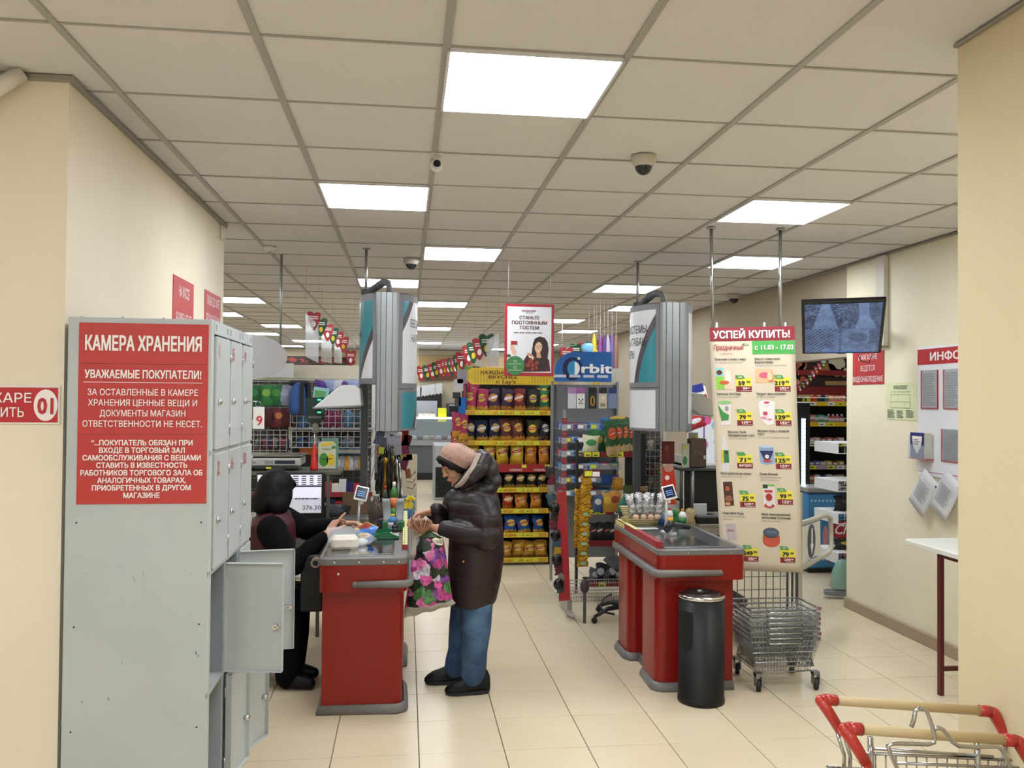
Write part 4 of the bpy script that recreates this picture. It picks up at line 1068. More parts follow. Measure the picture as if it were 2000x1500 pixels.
# ------------------------------------------------------------------ hanging loyalty poster
x0, x1, z0, z1, YP = .784, 1.190, 1.885, 2.472, 6.8
t = thing('hanging_poster', 'red framed poster with a smiling woman hanging from the ceiling above the crisps', 'poster', ((x0+x1)/2, YP, z0))
fr = MB().prism(rrect(x0, z0, x1, z1, .015, {'bl', 'br', 'fl', 'fr'}, 4), YP, YP+.012, C_('#a32432', .4), 'y').build('frame', t)
P_ = Print(((x0+x1)/2, YP, z0), (1, 0, 0), (0, 0, 1)); PW = C_('#dcdde2', .5); w_, h_ = x1-x0, z1-z0
P_.rect(-w_/2+.022, .03, w_/2-.022, h_-.022, PW, 1); MR = C_('#5e2430', .5)
P_.text('Праздничный', -.01, .525, .016, C_('#8c2434', .5), .115, bold=.015, slant=.3)
P_.rect(-.03, .514, .03, .517, MR, 2)
for i, (s_, ww) in enumerate((('СТАНЬТЕ', .165), ('ПОСТОЯННЫМ', .29), ('ГОСТЕМ', .155))): P_.text(s_, 0, .463-.041*i, .027, MR, ww, bold=.025)
P_.lines(-.13, .345, .16, .362, 1, C_('#8a6a72', .6), 2, 5)
HAIR = C_('#2c1f20', .5); SK = C_('#c99a7c', .6); DRS = C_('#4a2228', .6); TMT = C_('#8c3a30', .6); SK2 = C_('#d8b092', .6)
P_.poly([(.035, .12), (.02, .19), (.03, .27), (.05, .31), (.085, .325), (.125, .315), (.15, .28), (.16, .22), (.15, .14), (.145, .07), (.03, .06)], HAIR, 2)
P_.poly([(-.06, .05), (-.05, .12), (-.02, .17), (.02, .185), (.05, .16), (.13, .17), (.165, .13), (.175, .04), (-.05, .035)], DRS, 1.5)
P_.ell(.075, .235, .030, .045, SK2, 3, 20, -.15)
P_.poly([(.06, .20), (.09, .195), (.10, .15), (.06, .15)], SK, 2.6)
P_.poly([(.036, .27), (.05, .285), (.09, .29), (.112, .26), (.12, .31), (.07, .318), (.04, .30)], HAIR, 4)
for x in (.063, .090): P_.ell(x, .243, .006, .003, C_('#2a1a18', .5), 5, 10)
P_.poly([(.060, .213), (.075, .206), (.090, .212), (.075, .202)], C_('#f0e4e0', .5), 5); P_.poly([(.075, .235), (.082, .224), (.073, .224)], SK, 5)
P_.poly([(-.02, .19), (-.01, .165), (.03, .13), (.045, .15), (.01, .19)], SK, 2.4)
for (x, z, r_) in ((.01, .12, .02), (.035, .09, .022), (.06, .11, .02), (.03, .06, .018), (-.01, .09, .02), (.055, .07, .018), (.012, .148, .013)): P_.ell(x, z, r_, r_*.85, TMT, 4, 12)
P_.poly([(-.005, .165), (.03, .155), (.03, .145), (-.005, .155)], WHITE, 5)
P_.poly([(-.135, .18), (-.155, .22), (-.155, .26), (-.13, .27), (-.125, .24), (-.105, .20), (-.115, .16)], SK2, 2); P_.rect(-.15, .255, -.098, .285, C_('#9a2838', .5), 3)
P_.ell(-.115, .085, .078, .078, C_('#3d7a46', .5), 4.5, 28)
for z in (.11, .06): P_.ell(-.115, z+.01, .014, .011, C_('#b9d2b6', .5), 5.5, 10); P_.ell(-.115, z+.01, .010, .008, C_('#3d7a46', .5), 6, 10); P_.rect(-.17, z-.014, -.06, z-.010, C_('#b9d2b6', .5), 5.5)
P_.ell(-.17, .165, .02, .012, C_('#2c4a2e', .6), 4, 10); P_.build('print', fr)
for x in (x0+.03, x1-.03): MB().tube([(x, YP+.006, z1), (x, YP+.006, HC)], .0012, C_('#b9b9b9', .5), 5).build('cord', t)
# ------------------------------------------------------------------ blue gum header with its stand
t = thing('gum_stand', 'clear tray stand with blue chewing gum header sign right of the crisps', 'display stand', (1.65, 7.7, 0))
YO = 7.6
BLU = C_('#1e5a9c', .35); BL2 = C_('#2c86b8', .35); NVY = C_('#141e50', .35)
hb = MB(); arc_ = [(1.335, 1.862)]+[(1.53-.195*math.cos(a), 1.95+.185*math.sin(a)) for a in np.linspace(0.1, 1.5, 8)]+[(1.87, 2.14), (1.87, 1.862)]
hb = hb.prism(arc_, YO, YO+.012, BLU, 'y').build('header_board', t)
P_ = Print((0, YO, 0), (1, 0, 0), (0, 0, 1))
P_.ell(1.505, 1.98, .095, .105, NVY, 1, 32); P_.ell(1.515, 1.982, .060, .072, BL2, 2, 28); P_.ell(1.522, 1.982, .048, .060, WHITE, 3, 28)
P_.poly([(1.522+.048*math.cos(a), 1.982+.060*math.sin(a)) for a in np.linspace(pi/2, 1.5*pi, 14)], BL2, 4)
P_.text('rbit', 1.585, 1.945, .085, WHITE, .29, 'l', .03, 5); P_.ell(1.56, 2.075, .014, .014, C_('#c9d8b8', .5), 5, 8)
for k in range(4): P_.rect(1.345+k*.13 if k else 1.335, 1.90, 1.345+k*.13+.10, 1.925, C_('#b9bcc6', .5), 4.5 if k == 1 else 1.5)
P_.build('lettering', hb)
WR = C_('#8f9094', .35, .3)
for x in (1.36, 1.99): MB().box((x, 7.88, 0), (x+.02, 7.92, 1.87), WR).build('upright', t)
MB().box((1.36, 7.93, .2), (2.0, 7.94, 1.84), C_('#75777a', .5)).build('back_panel', t)
gk = [bagmat('#3f6cae', '#d8dce8', '#d8dce8'), bagmat('#7d2a4c', None, '#cfa6b8'), bagmat('#2f4f8a', '#c9d23a', None), bagmat('#5b8cc0', '#dfe3ee', None), bagmat('#a82c52', '#e6c8d2', None), bagmat('#3a6a58', '#cfd84a', None)]
for r_ in range(6):
    z = W(1140, 835+26*r_, 7.6).z
    tr = MB().box((1.385, 7.62, z-.02), (1.98, 7.9, z-.014), CLEAR).box((1.385, 7.615, z-.02), (1.98, 7.62, z+.035), CLEAR).build('tray', t)
    P_ = Print((1.385, 7.613, z-.02), (1, 0, 0), (0, 0, 1))
    for k in range(5 if r_ < 2 else 3):
        P_.rect(.015+k*.12, .004, .115+k*.12, .05, [C_('#5d79a8', .4), C_('#8c4468', .4), C_('#6f8fb8', .4)][(k+r_) % 3], 1); P_.ell(.035+k*.12, .027, .017, .019, C_('#2d5a9c', .4), 2, 12)
        P_.rect(.055+k*.12, .010, .108+k*.12, .044, [TAGW, TAGY][(k*2+r_) % 3 == 1], 2)
    P_.build('price_labels', tr)
    for k in range(6):
        c = gk[(k+r_*2) % 6]
        me = box_mesh(.085, .10, .055, c, .002); put(me, 'gum_box', 'small gum packet box, %s from the left in the %s clear tray' % (ordinal(k), ordinal(r_)), 'gum box', (1.44+k*.096, 7.72, z-.012), 'gum boxes in the clear trays')
# phone cases hanging on top
for px in (1117, 1134, 1157, 1177, 1196): q = W(px, 757, 7.60); MB().tube([(q.x, 7.93, q.z+.004), (q.x, 7.575, q.z+.004)], .0025, WR, 5).build('hook', t)
for k, (px, c, nm, art) in enumerate(((1117, '#c9cbd2', 'plain silver phone case card', None), (1134, '#d8d9d4', 'white phone case card with football picture', 'ball'), (1157, '#2b2c2c', 'black phone case card with golden oval', 'oval'), (1177, '#c4b9a4', 'beige phone case card', 'beige'), (1196, '#6f7e9c', 'silver blue wrapped phone case pack', None))):
    p = W(px, 798, 7.58); h_ = W(px, 757, 7.58).z-p.z; w_ = .075
    a = [('r', -.5, .72, .5, 1, [C_('#a07aa8', .5), C_('#9a5a94', .5), C_('#1a1a1c', .5), C_('#1a1a1c', .5), C_('#1d2c5c', .5)][k])]
    if art == 'ball': a += [('e', 0, .36, .3, .15, WHITE)]+[('e', x*.3, .36+y*.15, .08, .045, BLACK, 2) for x, y in ((0, 0), (.7, .5), (-.7, .5), (.5, -.7), (-.5, -.7))]
    if art == 'oval': a += [('e', 0, .36, .3, .25, C_('#b08a2e', .4)), ('e', 0, .36, .12, .18, BLACK, 2)]
    if art == 'beige': a += [('r', -.3, .1, .3, .25, C_('#8c7a68', .5)), ('e', 0, .5, .25, .1, C_('#d8d0c0', .5))]
    put(box_mesh(w_, .012, h_, C_(c, .3), .002, a), 'phone_case', nm+' hanging under the blue gum sign', 'phone case', (p.x, 7.58, p.z), 'phone cases under the gum sign')
# ------------------------------------------------------------------ rack between the stand and the right checkout
YR = 6.9
t = thing('goods_rack', 'dark metal rack with red price rails left of the right checkout', 'rack', (1.68, 7.1, 0))
MRN = C_('#7d1f2b', .45)
rz = [W(1180, 888, YR).z, W(1190, 1000, YR).z, W(1180, 1062, YR).z, W(1180, 1142, YR).z]
for i, z in enumerate(rz):
    xs = [W(1146, 0, YR).x, W(1158, 0, YR).x, W(1156, 0, YR).x, W(1160, 0, YR).x][i]; xe = xs+.42
    MB().box((xs, YR+.01, z-.008), (xe, YR+.32, z), DK).build('shelf', t)
    pr = MB().box((xs, YR-.005, z-.02), (xe, YR+.01, z+.025), MRN).build('price_rail', t)
    P_ = Print((xs, YR-.005, z-.02), (1, 0, 0), (0, 0, 1))
    for k, m_ in ([(0, TAGY), (1, TAGY), (3, TAGY), (4, TAGY)], [(0, TAGY), (1, TAGY), (3, TAGW)], [(3, TAGY)], [(1, TAGY), (4, TAGY)])[i]:
        P_.rect(.004+k*.068, .003, .064+k*.068, .043, m_, 1); P_.rect(.015+k*.068, .012, .05+k*.068, .02, INK, 2)
    P_.build('price_labels', pr)
for x in (1.46, 1.93): MB().box((x, 7.18, .03), (x+.02, 7.22, 1.35), DK).build('upright', t)
# wire basket foot
WRB = C_('#9c978f', .35, .5)
b = MB()
bx0, bx1, by0, by1 = 1.27, 1.85, 6.5, 6.85; zb0, zb1 = .13, .22
for z in (zb0, zb0+.03, zb0+.06, zb1): b.tube([(bx0, by0, z), (bx1, by0, z), (bx1, by1, z), (bx0, by1, z)], .003, WRB, 5, closed=True, smooth=False)
for k in range(30): x = bx0+k*(bx1-bx0)/29; b.tube([(x, by0, zb1), (x, by0, zb0), (x, by1, zb0), (x, by1, zb1)], .0018, WRB, 4)
o = b.build('wire_basket', t); o['kind'] = 'stuff'
for x in (1.28, 1.84):
    MB().box((x-.02, 6.52, 0.0), (x+.02, 6.56, .14), C_('#a9a49c', .4, .3), .003).box((x-.018, 6.4, 0.03), (x+.018, 6.9, .055), C_('#a9a49c', .4, .3), .003).build('foot', t)
put(bag_mesh(.16, .20, .05, bagmat('#1f6a3a', '#c9a94a', None), 1), 'pet_food_pouch', 'green framed pet food pouch leaning at the left of the upper rack shelf', 'pet food', (1.585, YR+.06, rz[0]), None, .3)
put(bag_mesh(.14, .19, .05, bagmat('#2a7a45', '#d2c27a', None), 2), 'pet_food_pouch', 'second green pouch beside the green framed pouch on the upper shelf', 'pet food', (1.69, YR+.12, rz[0]), None, .5)
put(bag_mesh(.13, .16, .05, bagmat('#d7dab8', '#3f8a4a', None), 0), 'pet_food_pouch', 'low white and green pouch in front on the upper shelf', 'pet food', (1.53, YR+.03, rz[0]), None, -.1)
for k, px in enumerate((1203, 1211, 1219, 1228, 1236)):
    p = W(px, 885-4*(k % 2), YR-.1+k*.03); put(bag_mesh(.12, .29, .05, bagmat('#2c5a34', '#d9683a', '#c83a2a', '#c9b98a'), k % 3), 'seed_pouch', 'green spouted pouch with red vegetable picture, %s in the fan on the upper shelf' % ordinal(k), 'pouch', (p.x, YR-.02+k*.03, rz[0]+.004*k), 'spouted pouches in a fan', .2-.1*k, 0, -.12+.10*k)
for lab, px, py, w_, h_, c in (('bright blue packet behind the pouches on the upper rack shelf', 1186, 842, .12, .16, '#1c6fb8'), ('ochre yellow packet behind the pouches, upper rack shelf', 1210, 836, .16, .15, '#c7a448')):
    p = W(px, py, YR+.2); put(bag_mesh(w_, h_, .05, bagmat(c, '#d2b46a', None), 1), 'snack_packet', lab, 'packet', (p.x, YR+.2, p.z-.05), None, .1)
# gold sachet strips
GLD = NT('gold_foil'); GLD.gen('Object'); GLD.bump(GLD.noise(60, 3), 1., .02); GOLD = GLD.done(lin('#b58a2c'), .22, .85)
for k, (pa, pb, nm) in enumerate((((1147, 936), (1138, 1108), 'long strip of gold sachets hanging in front of the rack'), ((1131, 962), (1128, 1070), 'second gold sachet strip hanging behind the long one'))):
    A_ = W(*pa, 6.45+.06*k); B_ = W(*pb, 6.45+.06*k); n = 9 if k == 0 else 6
    t2 = thing('sachet_strip', nm, 'sachet strip', tuple(A_), 'gold sachet strips')
    for i in range(n):
        a = A_.lerp(B_, i/n); c = A_.lerp(B_, (i+.94)/n)
        me = bag_mesh(.085 if k == 0 else .06, .095, .022, GOLD, i % 3); o = put(me, 'sachet', None, None, c, parent=t2, rz=.2*math.sin(i*2.1), ry=-.05)
        if k == 0 and i > 2:
            P_ = Print(c+Vector((0, -.014, .02)), (1, 0, 0), (0, 0, 1)); P_.ell(0, .008, .026, .013, C_('#8fae8c', .4), 1, 12); P_.build('label_print', t2)
p = W(1147, 930, 6.44); t2 = thing('price_tags', 'yellow and white price tags above the gold sachet strip', 'price tag', tuple(p))
P0 = W(1142, 930, 6.44); MB().box((P0.x-.01, 6.44, P0.z-.01), (P0.x+.13, 6.452, P0.z+.05), C_('#5a1c26', .5)).build('rail', t2)
MB().box((P0.x, 6.436, P0.z), (P0.x+.058, 6.44, P0.z+.04), TAGY).build('tag', t2); MB().box((P0.x+.062, 6.436, P0.z-.002), (P0.x+.118, 6.44, P0.z+.034), TAGW).build('tag', t2)
MB().tube([W(1137, 928, 6.45), W(1149, 905, 6.45), W(1160, 928, 6.45)], .002, WHITE, 5).build('cord', t2)
for k, (px, py, w_, h_, c, m2, nm) in enumerate(((1185, 985, .10, .16, '#c79a34', '#e0b848', 'golden snack pouch'), (1200, 990, .10, .17, '#c98c38', '#9a3a28', 'orange snack pouch with picture'), (1168, 985, .08, .14, '#3f5c88', '#d9d9d9', 'blue grey snack pouch'), (1190, 940, .12, .09, '#2458a8', None, 'blue sachet hanging above'), (1210, 950, .10, .10, '#c98f2c', None, 'ochre sachet hanging above'))):
    p = W(px, py, YR); put(bag_mesh(w_, h_, .04, bagmat(c, m2, None), k % 3), 'snack_pouch', nm+' in the middle of the goods rack, %s there' % ordinal(k), 'pouch', (p.x, YR-.01 if k < 3 else YR+.08, rz[1]+.001 if k < 3 else p.z-.04), 'pouches on the middle shelf', random.uniform(-.3, .3))
for k, px in enumerate((1163, 1175, 1188, 1200)):
    p = W(px, 1050, YR); put(bag_mesh(.075, .17, .04, bagmat('#17181a', '#2a2a2c', '#b8b8b8' if k % 2 else '#8c2a20'), k % 3), 'sock_pack', 'black sock pack, %s from the left above the red rail' % ordinal(k), 'sock pack', (p.x, YR+.04, rz[2]+.001), 'black sock packs', random.uniform(-.2, .2), -.05, random.uniform(-.1, .1))
for k, px in enumerate((1160, 1172, 1184, 1198, 1210)):
    p = W(px, 1135, YR); put(bag_mesh(.09, .13+.04*(k % 2), .07, bagmat('#1b1c20' if k % 2 else '#56575b', '#a9abb0' if k != 2 else None, None), k % 3), 'headphone_pack', 'dark crinkled pack with silver blister, %s on the lowest rack shelf' % ordinal(k), 'blister pack', (p.x, YR+.05, rz[3]+.001), 'dark blister packs on the lowest shelf', random.uniform(-.4, .4), 0, random.uniform(-.2, .2))
# work glove and tags
t2 = thing('work_glove', 'teal and black work gloves hanging on the rack behind the silver bags', 'glove', tuple(W(1227, 965, 6.8)))
g_ = MB(); p = W(1227, 985, 6.8)
g_.loft([[tuple(p+Vector((math.cos(a)*r_, math.sin(a)*.02, dz))) for a in [2*pi*k/12 for k in range(12)]] for r_, dz in ((.03, .10), (.045, .06), (.085, .0), (.09, -.06), (.08, -.09))], C_('#1d6f62', .6, noise_=.15, nscale=30)); g_.build('cuff', t2)
for k in range(4): 
    g_ = MB(); x = -.055+k*.036; g_.limb([p+Vector((x, -.01, -.07)), p+Vector((x*1.25, -.015, -.13-.02*(k in (1, 2)))), p+Vector((x*1.3, -.01, -.17-.02*(k in (1, 2))))], [.019, .018, .014], C_('#161719', .6), 8); g_.build('finger', t2)
MB().box(p+Vector((-.05, -.03, .09)), p+Vector((.05, -.025, .16)), C_('#46552f', .5)).build('tag', t2)
put(box_mesh(.11, .01, .17, C_('#8c7458', .5), .002, [('r', -.3, .4, .3, .8, C_('#5a3a24', .5))]), 'seed_card', 'brown card pack hanging beside the teal gloves', 'card pack', tuple(W(1253, 990, 6.85)), None, .2)
bb = MB(); p0 = W(1235, 955, 6.95); p1 = W(1262, 875, 6.95); bb.box((p0.x-.06, 6.96, p0.z-.05), (p1.x, 6.975, p1.z+.12), C_('#131417', .5)); tag(bb.build('pegboard'), 'black perforated metal panel behind the spouted pouches', 'panel')
# strip display with red side panel
t = thing('side_panel_display', 'red side panel with hanging sachet strips at the aisle end of the rack', 'display', (1.25, 6.5, .14))
a, b_, c_, d_ = W(1081, 962, 6.45), W(1106, 960, 6.45), W(1114, 1172, 6.45), W(1092, 1174, 6.45)
MB().prism([(a.x+.03, a.z), (b_.x, b_.z), (c_.x, c_.z), (d_.x, d_.z)], 6.45, 6.47, C_('#a3262e', .4), 'y').build('red_panel', t)
q = W(1100, 900, 6.48); MB().box((W(1106, 0, 6.48).x, 6.48, .14), (W(1106, 0, 6.48).x+.02, 6.5, 1.62), C_('#8c8a88', .35, .3)).build('upright', t)
for k in range(11):
    p = W(1103-0.2*k, 822+13*k, 6.49)
    MB().box((p.x-.022, 6.47, p.z-.022), (p.x+.018, 6.49, p.z+.022), bagmat('#b8b4b8' if k % 2 else '#a33a3a', None, '#5a70a0')).build('sachet', t)
for k in range(14):
    s_ = k/13; p = W(1073+22*s_, 925+225*s_, 6.44)
    o = put(bag_mesh(.07, .085, .03, bagmat(['#2a2420', '#6a2430', '#8c8a84', '#3a5a6a', '#b8962c'][k % 5], None, None), k % 3), 'sachet', None, None, p-Vector((0, 0, .03)), parent=t, rz=.4, ry=.3*math.sin(k*1.7))
for k, (px, py) in enumerate(((1083, 993), (1085, 1045), (1088, 1093), (1091, 1141))):
    p = W(px, py, 6.43); MB().ball(p, (.042, .02, .048), C_('#151517', .25), 12).build('lollipop_holder', t)
p = W(1142, 1145, 6.35); tag(MB().ball(p, (.036, .02, .055), C_('#3a3236', .6), 14).box((p.x-.01, p.y-.01, 0), (p.x+.01, p.y+.01, p.z-.04), C_('#4a4446', .5)).build('oval_tag'), 'dark oval tag standing at the bottom wire basket of the rack', 'tag')
# ------------------------------------------------------------------ wire wall of pet food and household goods behind the left till
YG = 8.0
WG = C_('#a5a49e', .4, .2)
t = thing('wire_rack', 'white wire mesh rack wall full of hanging packets behind the left checkout', 'rack', (-.9, 8.2, 0))
gx0, gx1 = -1.60, -.30
def wires(mb, x0, x1, z0, z1, y, nx, nz, r=.0035, m=WG):
    for k in range(nx+1): x = x0+(x1-x0)*k/nx; mb.box((x-r, y-r, z0), (x+r, y+r, z1), m)
    for k in range(nz+1): z = z0+(z1-z0)*k/nz; mb.box((x0, y-r, z-r), (x1, y+r, z+r), m)
b = MB(); wires(b, gx0, gx1, .1, 1.86, 8.30, 13, 17, .0025, C_('#8f8e88', .4)); o = b.build('mesh_panel', t); o['kind'] = 'stuff'
MB().box((gx0, 8.34, .05), (gx1, 8.36, 1.86), C_('#4b4640', .7)).build('back_board', t)
zr_ = {k: W(580, y_, YG).z for k, y_ in dict(rail1=746, rail2=790, bask1=845, bask1t=835, bask2=860, bask3b=882, sh=905).items()}
up = W(563, 850, YG).x
for x in (gx0, up, gx1-.02): 
    MB().box((x, 8.02, .02), (x+.03, 8.06, 1.62 if x == up else 1.86), C_('#dcdcd8', .4)).build('upright', t)
sl = MB()
for k in range(26): sl.box((up+.010, 8.018, .9+k*.03), (up+.020, 8.02, .915+k*.03), BLACK)
sl.build('slots', t)['kind'] = 'stuff'
for (xa, xb, z, nm) in ((gx0, up, zr_['rail1'], 0), (gx0, up, zr_['rail2'], 0), (up, gx1, zr_['rail1']+.03, 0)):
    MB().tube([(xa, 8.0, z), (xb, 8.0, z)], .004, WG, 6).tube([(xa, 8.0, z-.03), (xb, 8.0, z-.03)], .003, WG, 6).build('hook_rail', t)
for (xa, xb, za, zb, y) in ((gx0, up, zr_['bask3b']-.03, W(530, 840, 7.9).z, 7.9), (up+.03, gx1, W(640, 900, 7.9).z+.12, W(640, 842, 7.9).z, 7.88), (up+.03, gx1, W(650, 838, 7.95).z, W(650, 800, 7.95).z, 7.9)):
    b = MB(); nx = int((xb-xa)/.055); wires(b, xa, xb, za, zb, y, nx, max(2, int((zb-za)/.045)), .0026)
    for x in (xa, xb): b.box((x-.003, y, za), (x+.003, 8.3, za+.006), WG).box((x-.003, y, zb-.006), (x+.003, 8.3, zb), WG)
    b.box((xa, y, za), (xb, 8.3, za+.004), C_('#8d8b86', .5)); o = b.build('wire_basket', t); o['kind'] = 'stuff'
for z in (.35, .62, .80): 
    MB().box((gx0, 7.95, z-.01), (gx1, 8.3, z), C_('#b5b3ae', .4)).box((gx0, 7.94, z-.015), (gx1, 7.95, z+.03), C_('#8a2630' if z > .7 else '#b0aea8', .4)).build('shelf', t)
def hang(lab, px, py, w_, h_, c, disc=None, y=7.96, s=1, cat='packet', nm='hanging_packet', grp='packets on the wire rack'):
    p = W(px, py, y); o = put(bag_mesh(w_, h_, .06, bagmat(c, disc, None, foil=.4), s), nm, lab, cat, (p.x, y, p.z-h_/2), grp, random.uniform(-.1, .1), 0, random.uniform(-.05, .05)); return o
for k, (px, c, d) in enumerate(((497, '#1f5c2e', '#2c7a3c'), (522, '#2f7a3c', '#7fae4a'), (540, '#1f6a35', '#4a8a3a'), (556, '#8e92a8', '#a3a6b8'))):
    hang('%s pet treat pouch, %s from left on the top rail of the wire rack' % (['dark green', 'mid green', 'narrow green', 'grey lilac'][k], ordinal(k)), px, 772, .115, .19, c, d, s=k % 3)
for k, px in enumerate((487, 505, 524, 545, 560)):
    hang('dark red pet food pouch, %s from left on the second rail of the wire rack' % ordinal(k), px, 816, .10, .17, ['#4a141c', '#6b1f2a'][k % 2], '#b0713a' if k % 2 else None, s=k % 3)
p = W(584, 775, 7.9); b = MB(); b.loft([[tuple(p+Vector((math.cos(a)*rx, math.sin(a)*.06, dz))) for a in [2*pi*k/14 for k in range(14)]] for rx, dz in ((.075, -.16), (.085, -.10), (.082, .04), (.06, .11), (.03, .13))], C_('#2a4f8c', .6)); 
t2 = thing('pet_carrier', 'blue and black fabric bag hanging on the wire rack', 'bag', tuple(p)); b.build('body', t2)
MB().box(p+Vector((.015, -.075, -.17)), p+Vector((.05, -.062, .12)), BLACK).box(p+Vector((-.09, -.05, .10)), p+Vector((.10, .05, .15)), C_('#14161c', .7), .02).box(p+Vector((.06, -.05, -.15)), p+Vector((.10, .05, .14)), C_('#14161c', .7), .02).build('strap', t2)
for k, (px, c) in enumerate(((590, '#3d6fa0'), (642, '#7a2452'), (657, '#7a2452'), (680, '#3f6f96'), (708, '#3f6f96'))):
    p = W(px, 818, 7.95); bq = MB().ball((0, 0, .085), (.052, .035, .085), clearmat('tinted_plastic_%s' % c, c, .75), 14) if k in (0, 1, 3) else None
    me = mesh_of(bq, 'bowl') if bq else me_prev; me_prev = me
    put(me, 'plastic_jar', '%s rounded plastic tub in the wire basket, %s from the left' % ('purple' if k in (1, 2) else 'blue', ordinal(k)), 'tub', (p.x, 7.97, W(px, 838, 7.9).z+.005), 'tubs in the wire basket')
for k, (px, w_, c, nm) in enumerate(((616, .19, '#c9682a', 'orange'), (660, .10, '#2f6fb5', 'blue'), (675, .14, '#3f84c8', 'light blue'), (700, .16, '#5a8fd0', 'pale blue'))):
    put(box_mesh(w_, .08, .13, C_(c, .4), .003, [('r', -.4, .1, .4, .35, C_('#dfe3ea', .5))] if k > 1 else None), 'carton', '%s carton, %s from the left on the middle shelf of the wire rack' % (nm, ordinal(k)), 'carton', (W(px, 0, 8.0).x, 8.06, W(px, 888, 8.0).z), 'cartons on the wire rack')
rr = random.Random(4)
for k in range(11):
    c = ['#30405c', '#5a2a34', '#7a7478', '#26303c', '#8c3c44'][k % 5]
    hang('small dark packet lying in the upper left wire basket, %s from the left' % ordinal(k), 487+k*7.4, 868-2*(k % 2), .055, .10, c, None, 8.0, k % 3)
for k in range(8):
    c = ['#8c2a34', '#c9c4c0', '#5a2a30', '#a33a44'][k % 4]
    hang('flat red and white packet below the left wire basket, %s from the left' % ordinal(k), 487+k*10, 893, .075, .06, c, None, 8.0, k % 3)
for k in range(12):
    c = ['#3a5a8c', '#242b3c', '#6d7c96', '#8c8f96', '#20283a', '#7a3a44'][k % 6]
    hang('small packet in the right hand lower basket of the wire rack, %s from the left' % ordinal(k), 588+k*10.8, 862, .065, .10, c, None, 8.0, k % 3)
for k in range(12):
    c = ['#c9c9cc', '#a5323a', '#1c2c5c', '#d8d2c8', '#b8323a'][k % 5]
    put(box_mesh(.065, .06, .10+.02*(k % 3), C_(c, .4), .002), 'small_box', 'small red, white or blue box right of the till screen, %s from the left' % ordinal(k), 'box', (W(645+k*7, 0, 8.0).x, 8.05, .80 if k % 2 else .62), 'small boxes right of the till screen')
for k in range(7):
    c = ['#c9c9cc', '#a8abb5', '#d8a03a'][k % 3]
    hang('silver topped blister pack above the red shelf rail, %s from the left' % ordinal(k), 660+k*9, 905, .06, .13, c, None, 8.0, k % 3)
for k in range(5): put(bag_mesh(.14, .12, .05, bagmat(['#5b2f8c', '#8fa0c8', '#c9ccd8'][k % 3], None, None), k % 3), 'wipes_pack', 'violet or pale wipes pack at top right of the wire rack, %s from left' % ordinal(k), 'wipes', (W(640+k*14, 0, 7.98).x, 7.98, W(640, 768, 7.98).z), 'wipes packs')
p = W(622, 778, 7.9); put(box_mesh(.14, .03, .20, C_('#8fc3c8', .35), .002, [('r', -.4, .55, .3, .85, C_('#5a9a5c', .5)), ('r', -.35, .3, .1, .45, INK)]), 'wipes_card', 'light blue and green pack with dark print hanging behind the scale display', 'packet', (p.x, 7.9, p.z-.1), None, .1, 0, .15)
# fascia above rack
t = thing('shelf_fascia', 'long frosted pale header panel above the wire rack', 'panel', tuple(W(600, 725, 8.9)))
a, b_ = W(515, 707, 8.9), W(822, 712, 8.9)
for px in (530, 700): MB().box((W(px, 0, 8.93).x, 8.93, 0), (W(px, 0, 8.93).x+.03, 8.96, W(600, 730, 8.9).z), C_('#8f8d86', .4)).build('post', t)
MB().box((a.x, 8.9, W(600, 742, 8.9).z), (W(718, 0, 8.9).x, 8.93, W(600, 713, 8.9).z), C_('#c4bda8', .4)).build('panel', t)
a = W(515, 709, 8.7); c = W(573, 737, 8.7); MB().box((W(470, 0, 8.7).x, 8.7, c.z), (c.x, 8.72, a.z), C_('#d9dad6', .4)).build('white_board', t)
# oval hanging sign
t = thing('oval_sign', 'large blank grey oval sign hanging behind the lockers', 'sign', tuple(W(488, 697, 6.9)))
c = W(488, 697, 6.9); ex = W(560, 697, 6.9).x-c.x; ez = c.z-W(488, 741, 6.9).z
MB().prism([(c.x+ex*math.cos(a), c.z+ez*math.sin(a)) for a in [2*pi*k/48 for k in range(48)]], 6.9, 6.92, C_('#b5b2b2', .45), 'y').build('disc', t)
q = W(549, 570, 6.93); MB().tube([(q.x, 6.93, HC), (q.x, 6.93, c.z+.05)], .010, ALU, 8).build('rod', t); MB().tube([(c.x-.25, 6.93, HC), (c.x-.25, 6.93, c.z+.12)], .010, ALU, 8).build('rod', t)
# acrylic sheets and garlands
STRK = NT('clear_brushed_sheet')
def sheet(lab, pts, Y0, Y1):
    P4 = [W(pts[0][0], pts[0][1], Y0), W(pts[1][0], pts[1][1], Y1), W(pts[2][0], pts[2][1], Y1), W(pts[3][0], pts[3][1], Y0)]
    t = thing('hanging_sheet', lab, 'hanging sheet', tuple(P4[0]), 'clear acrylic sheets hanging from the ceiling')
    n = (P4[1]-P4[0]).cross(P4[3]-P4[0]).normalized()*.003
    MB().add([tuple(p) for p in P4]+[tuple(p+n) for p in P4], [(0, 1, 2, 3), (7, 6, 5, 4), (0, 4, 5, 1), (1, 5, 6, 2), (2, 6, 7, 3), (3, 7, 4, 0)], clearmat('hanging_acrylic', '#c9c9cc', .5, .2)).build('sheet', t)
    for p in (P4[0], P4[1]): MB().tube([p, (p.x, p.y, HC)], .001, C_('#b0b0b0', .5), 4).build('cord', t)
sheet('nearest of three clear sheets hanging left of the left cigarette display', [(597, 611), (622, 632), (622, 709), (597, 696)], 7.6, 8.3)
sheet('middle of three clear sheets hanging left of the left cigarette display', [(628, 645), (648, 655), (648, 710), (628, 706)], 9.2, 10.2)
sheet('farthest of three clear sheets hanging left of the left cigarette display', [(653, 660), (668, 662), (668, 710), (653, 708)], 11, 12)
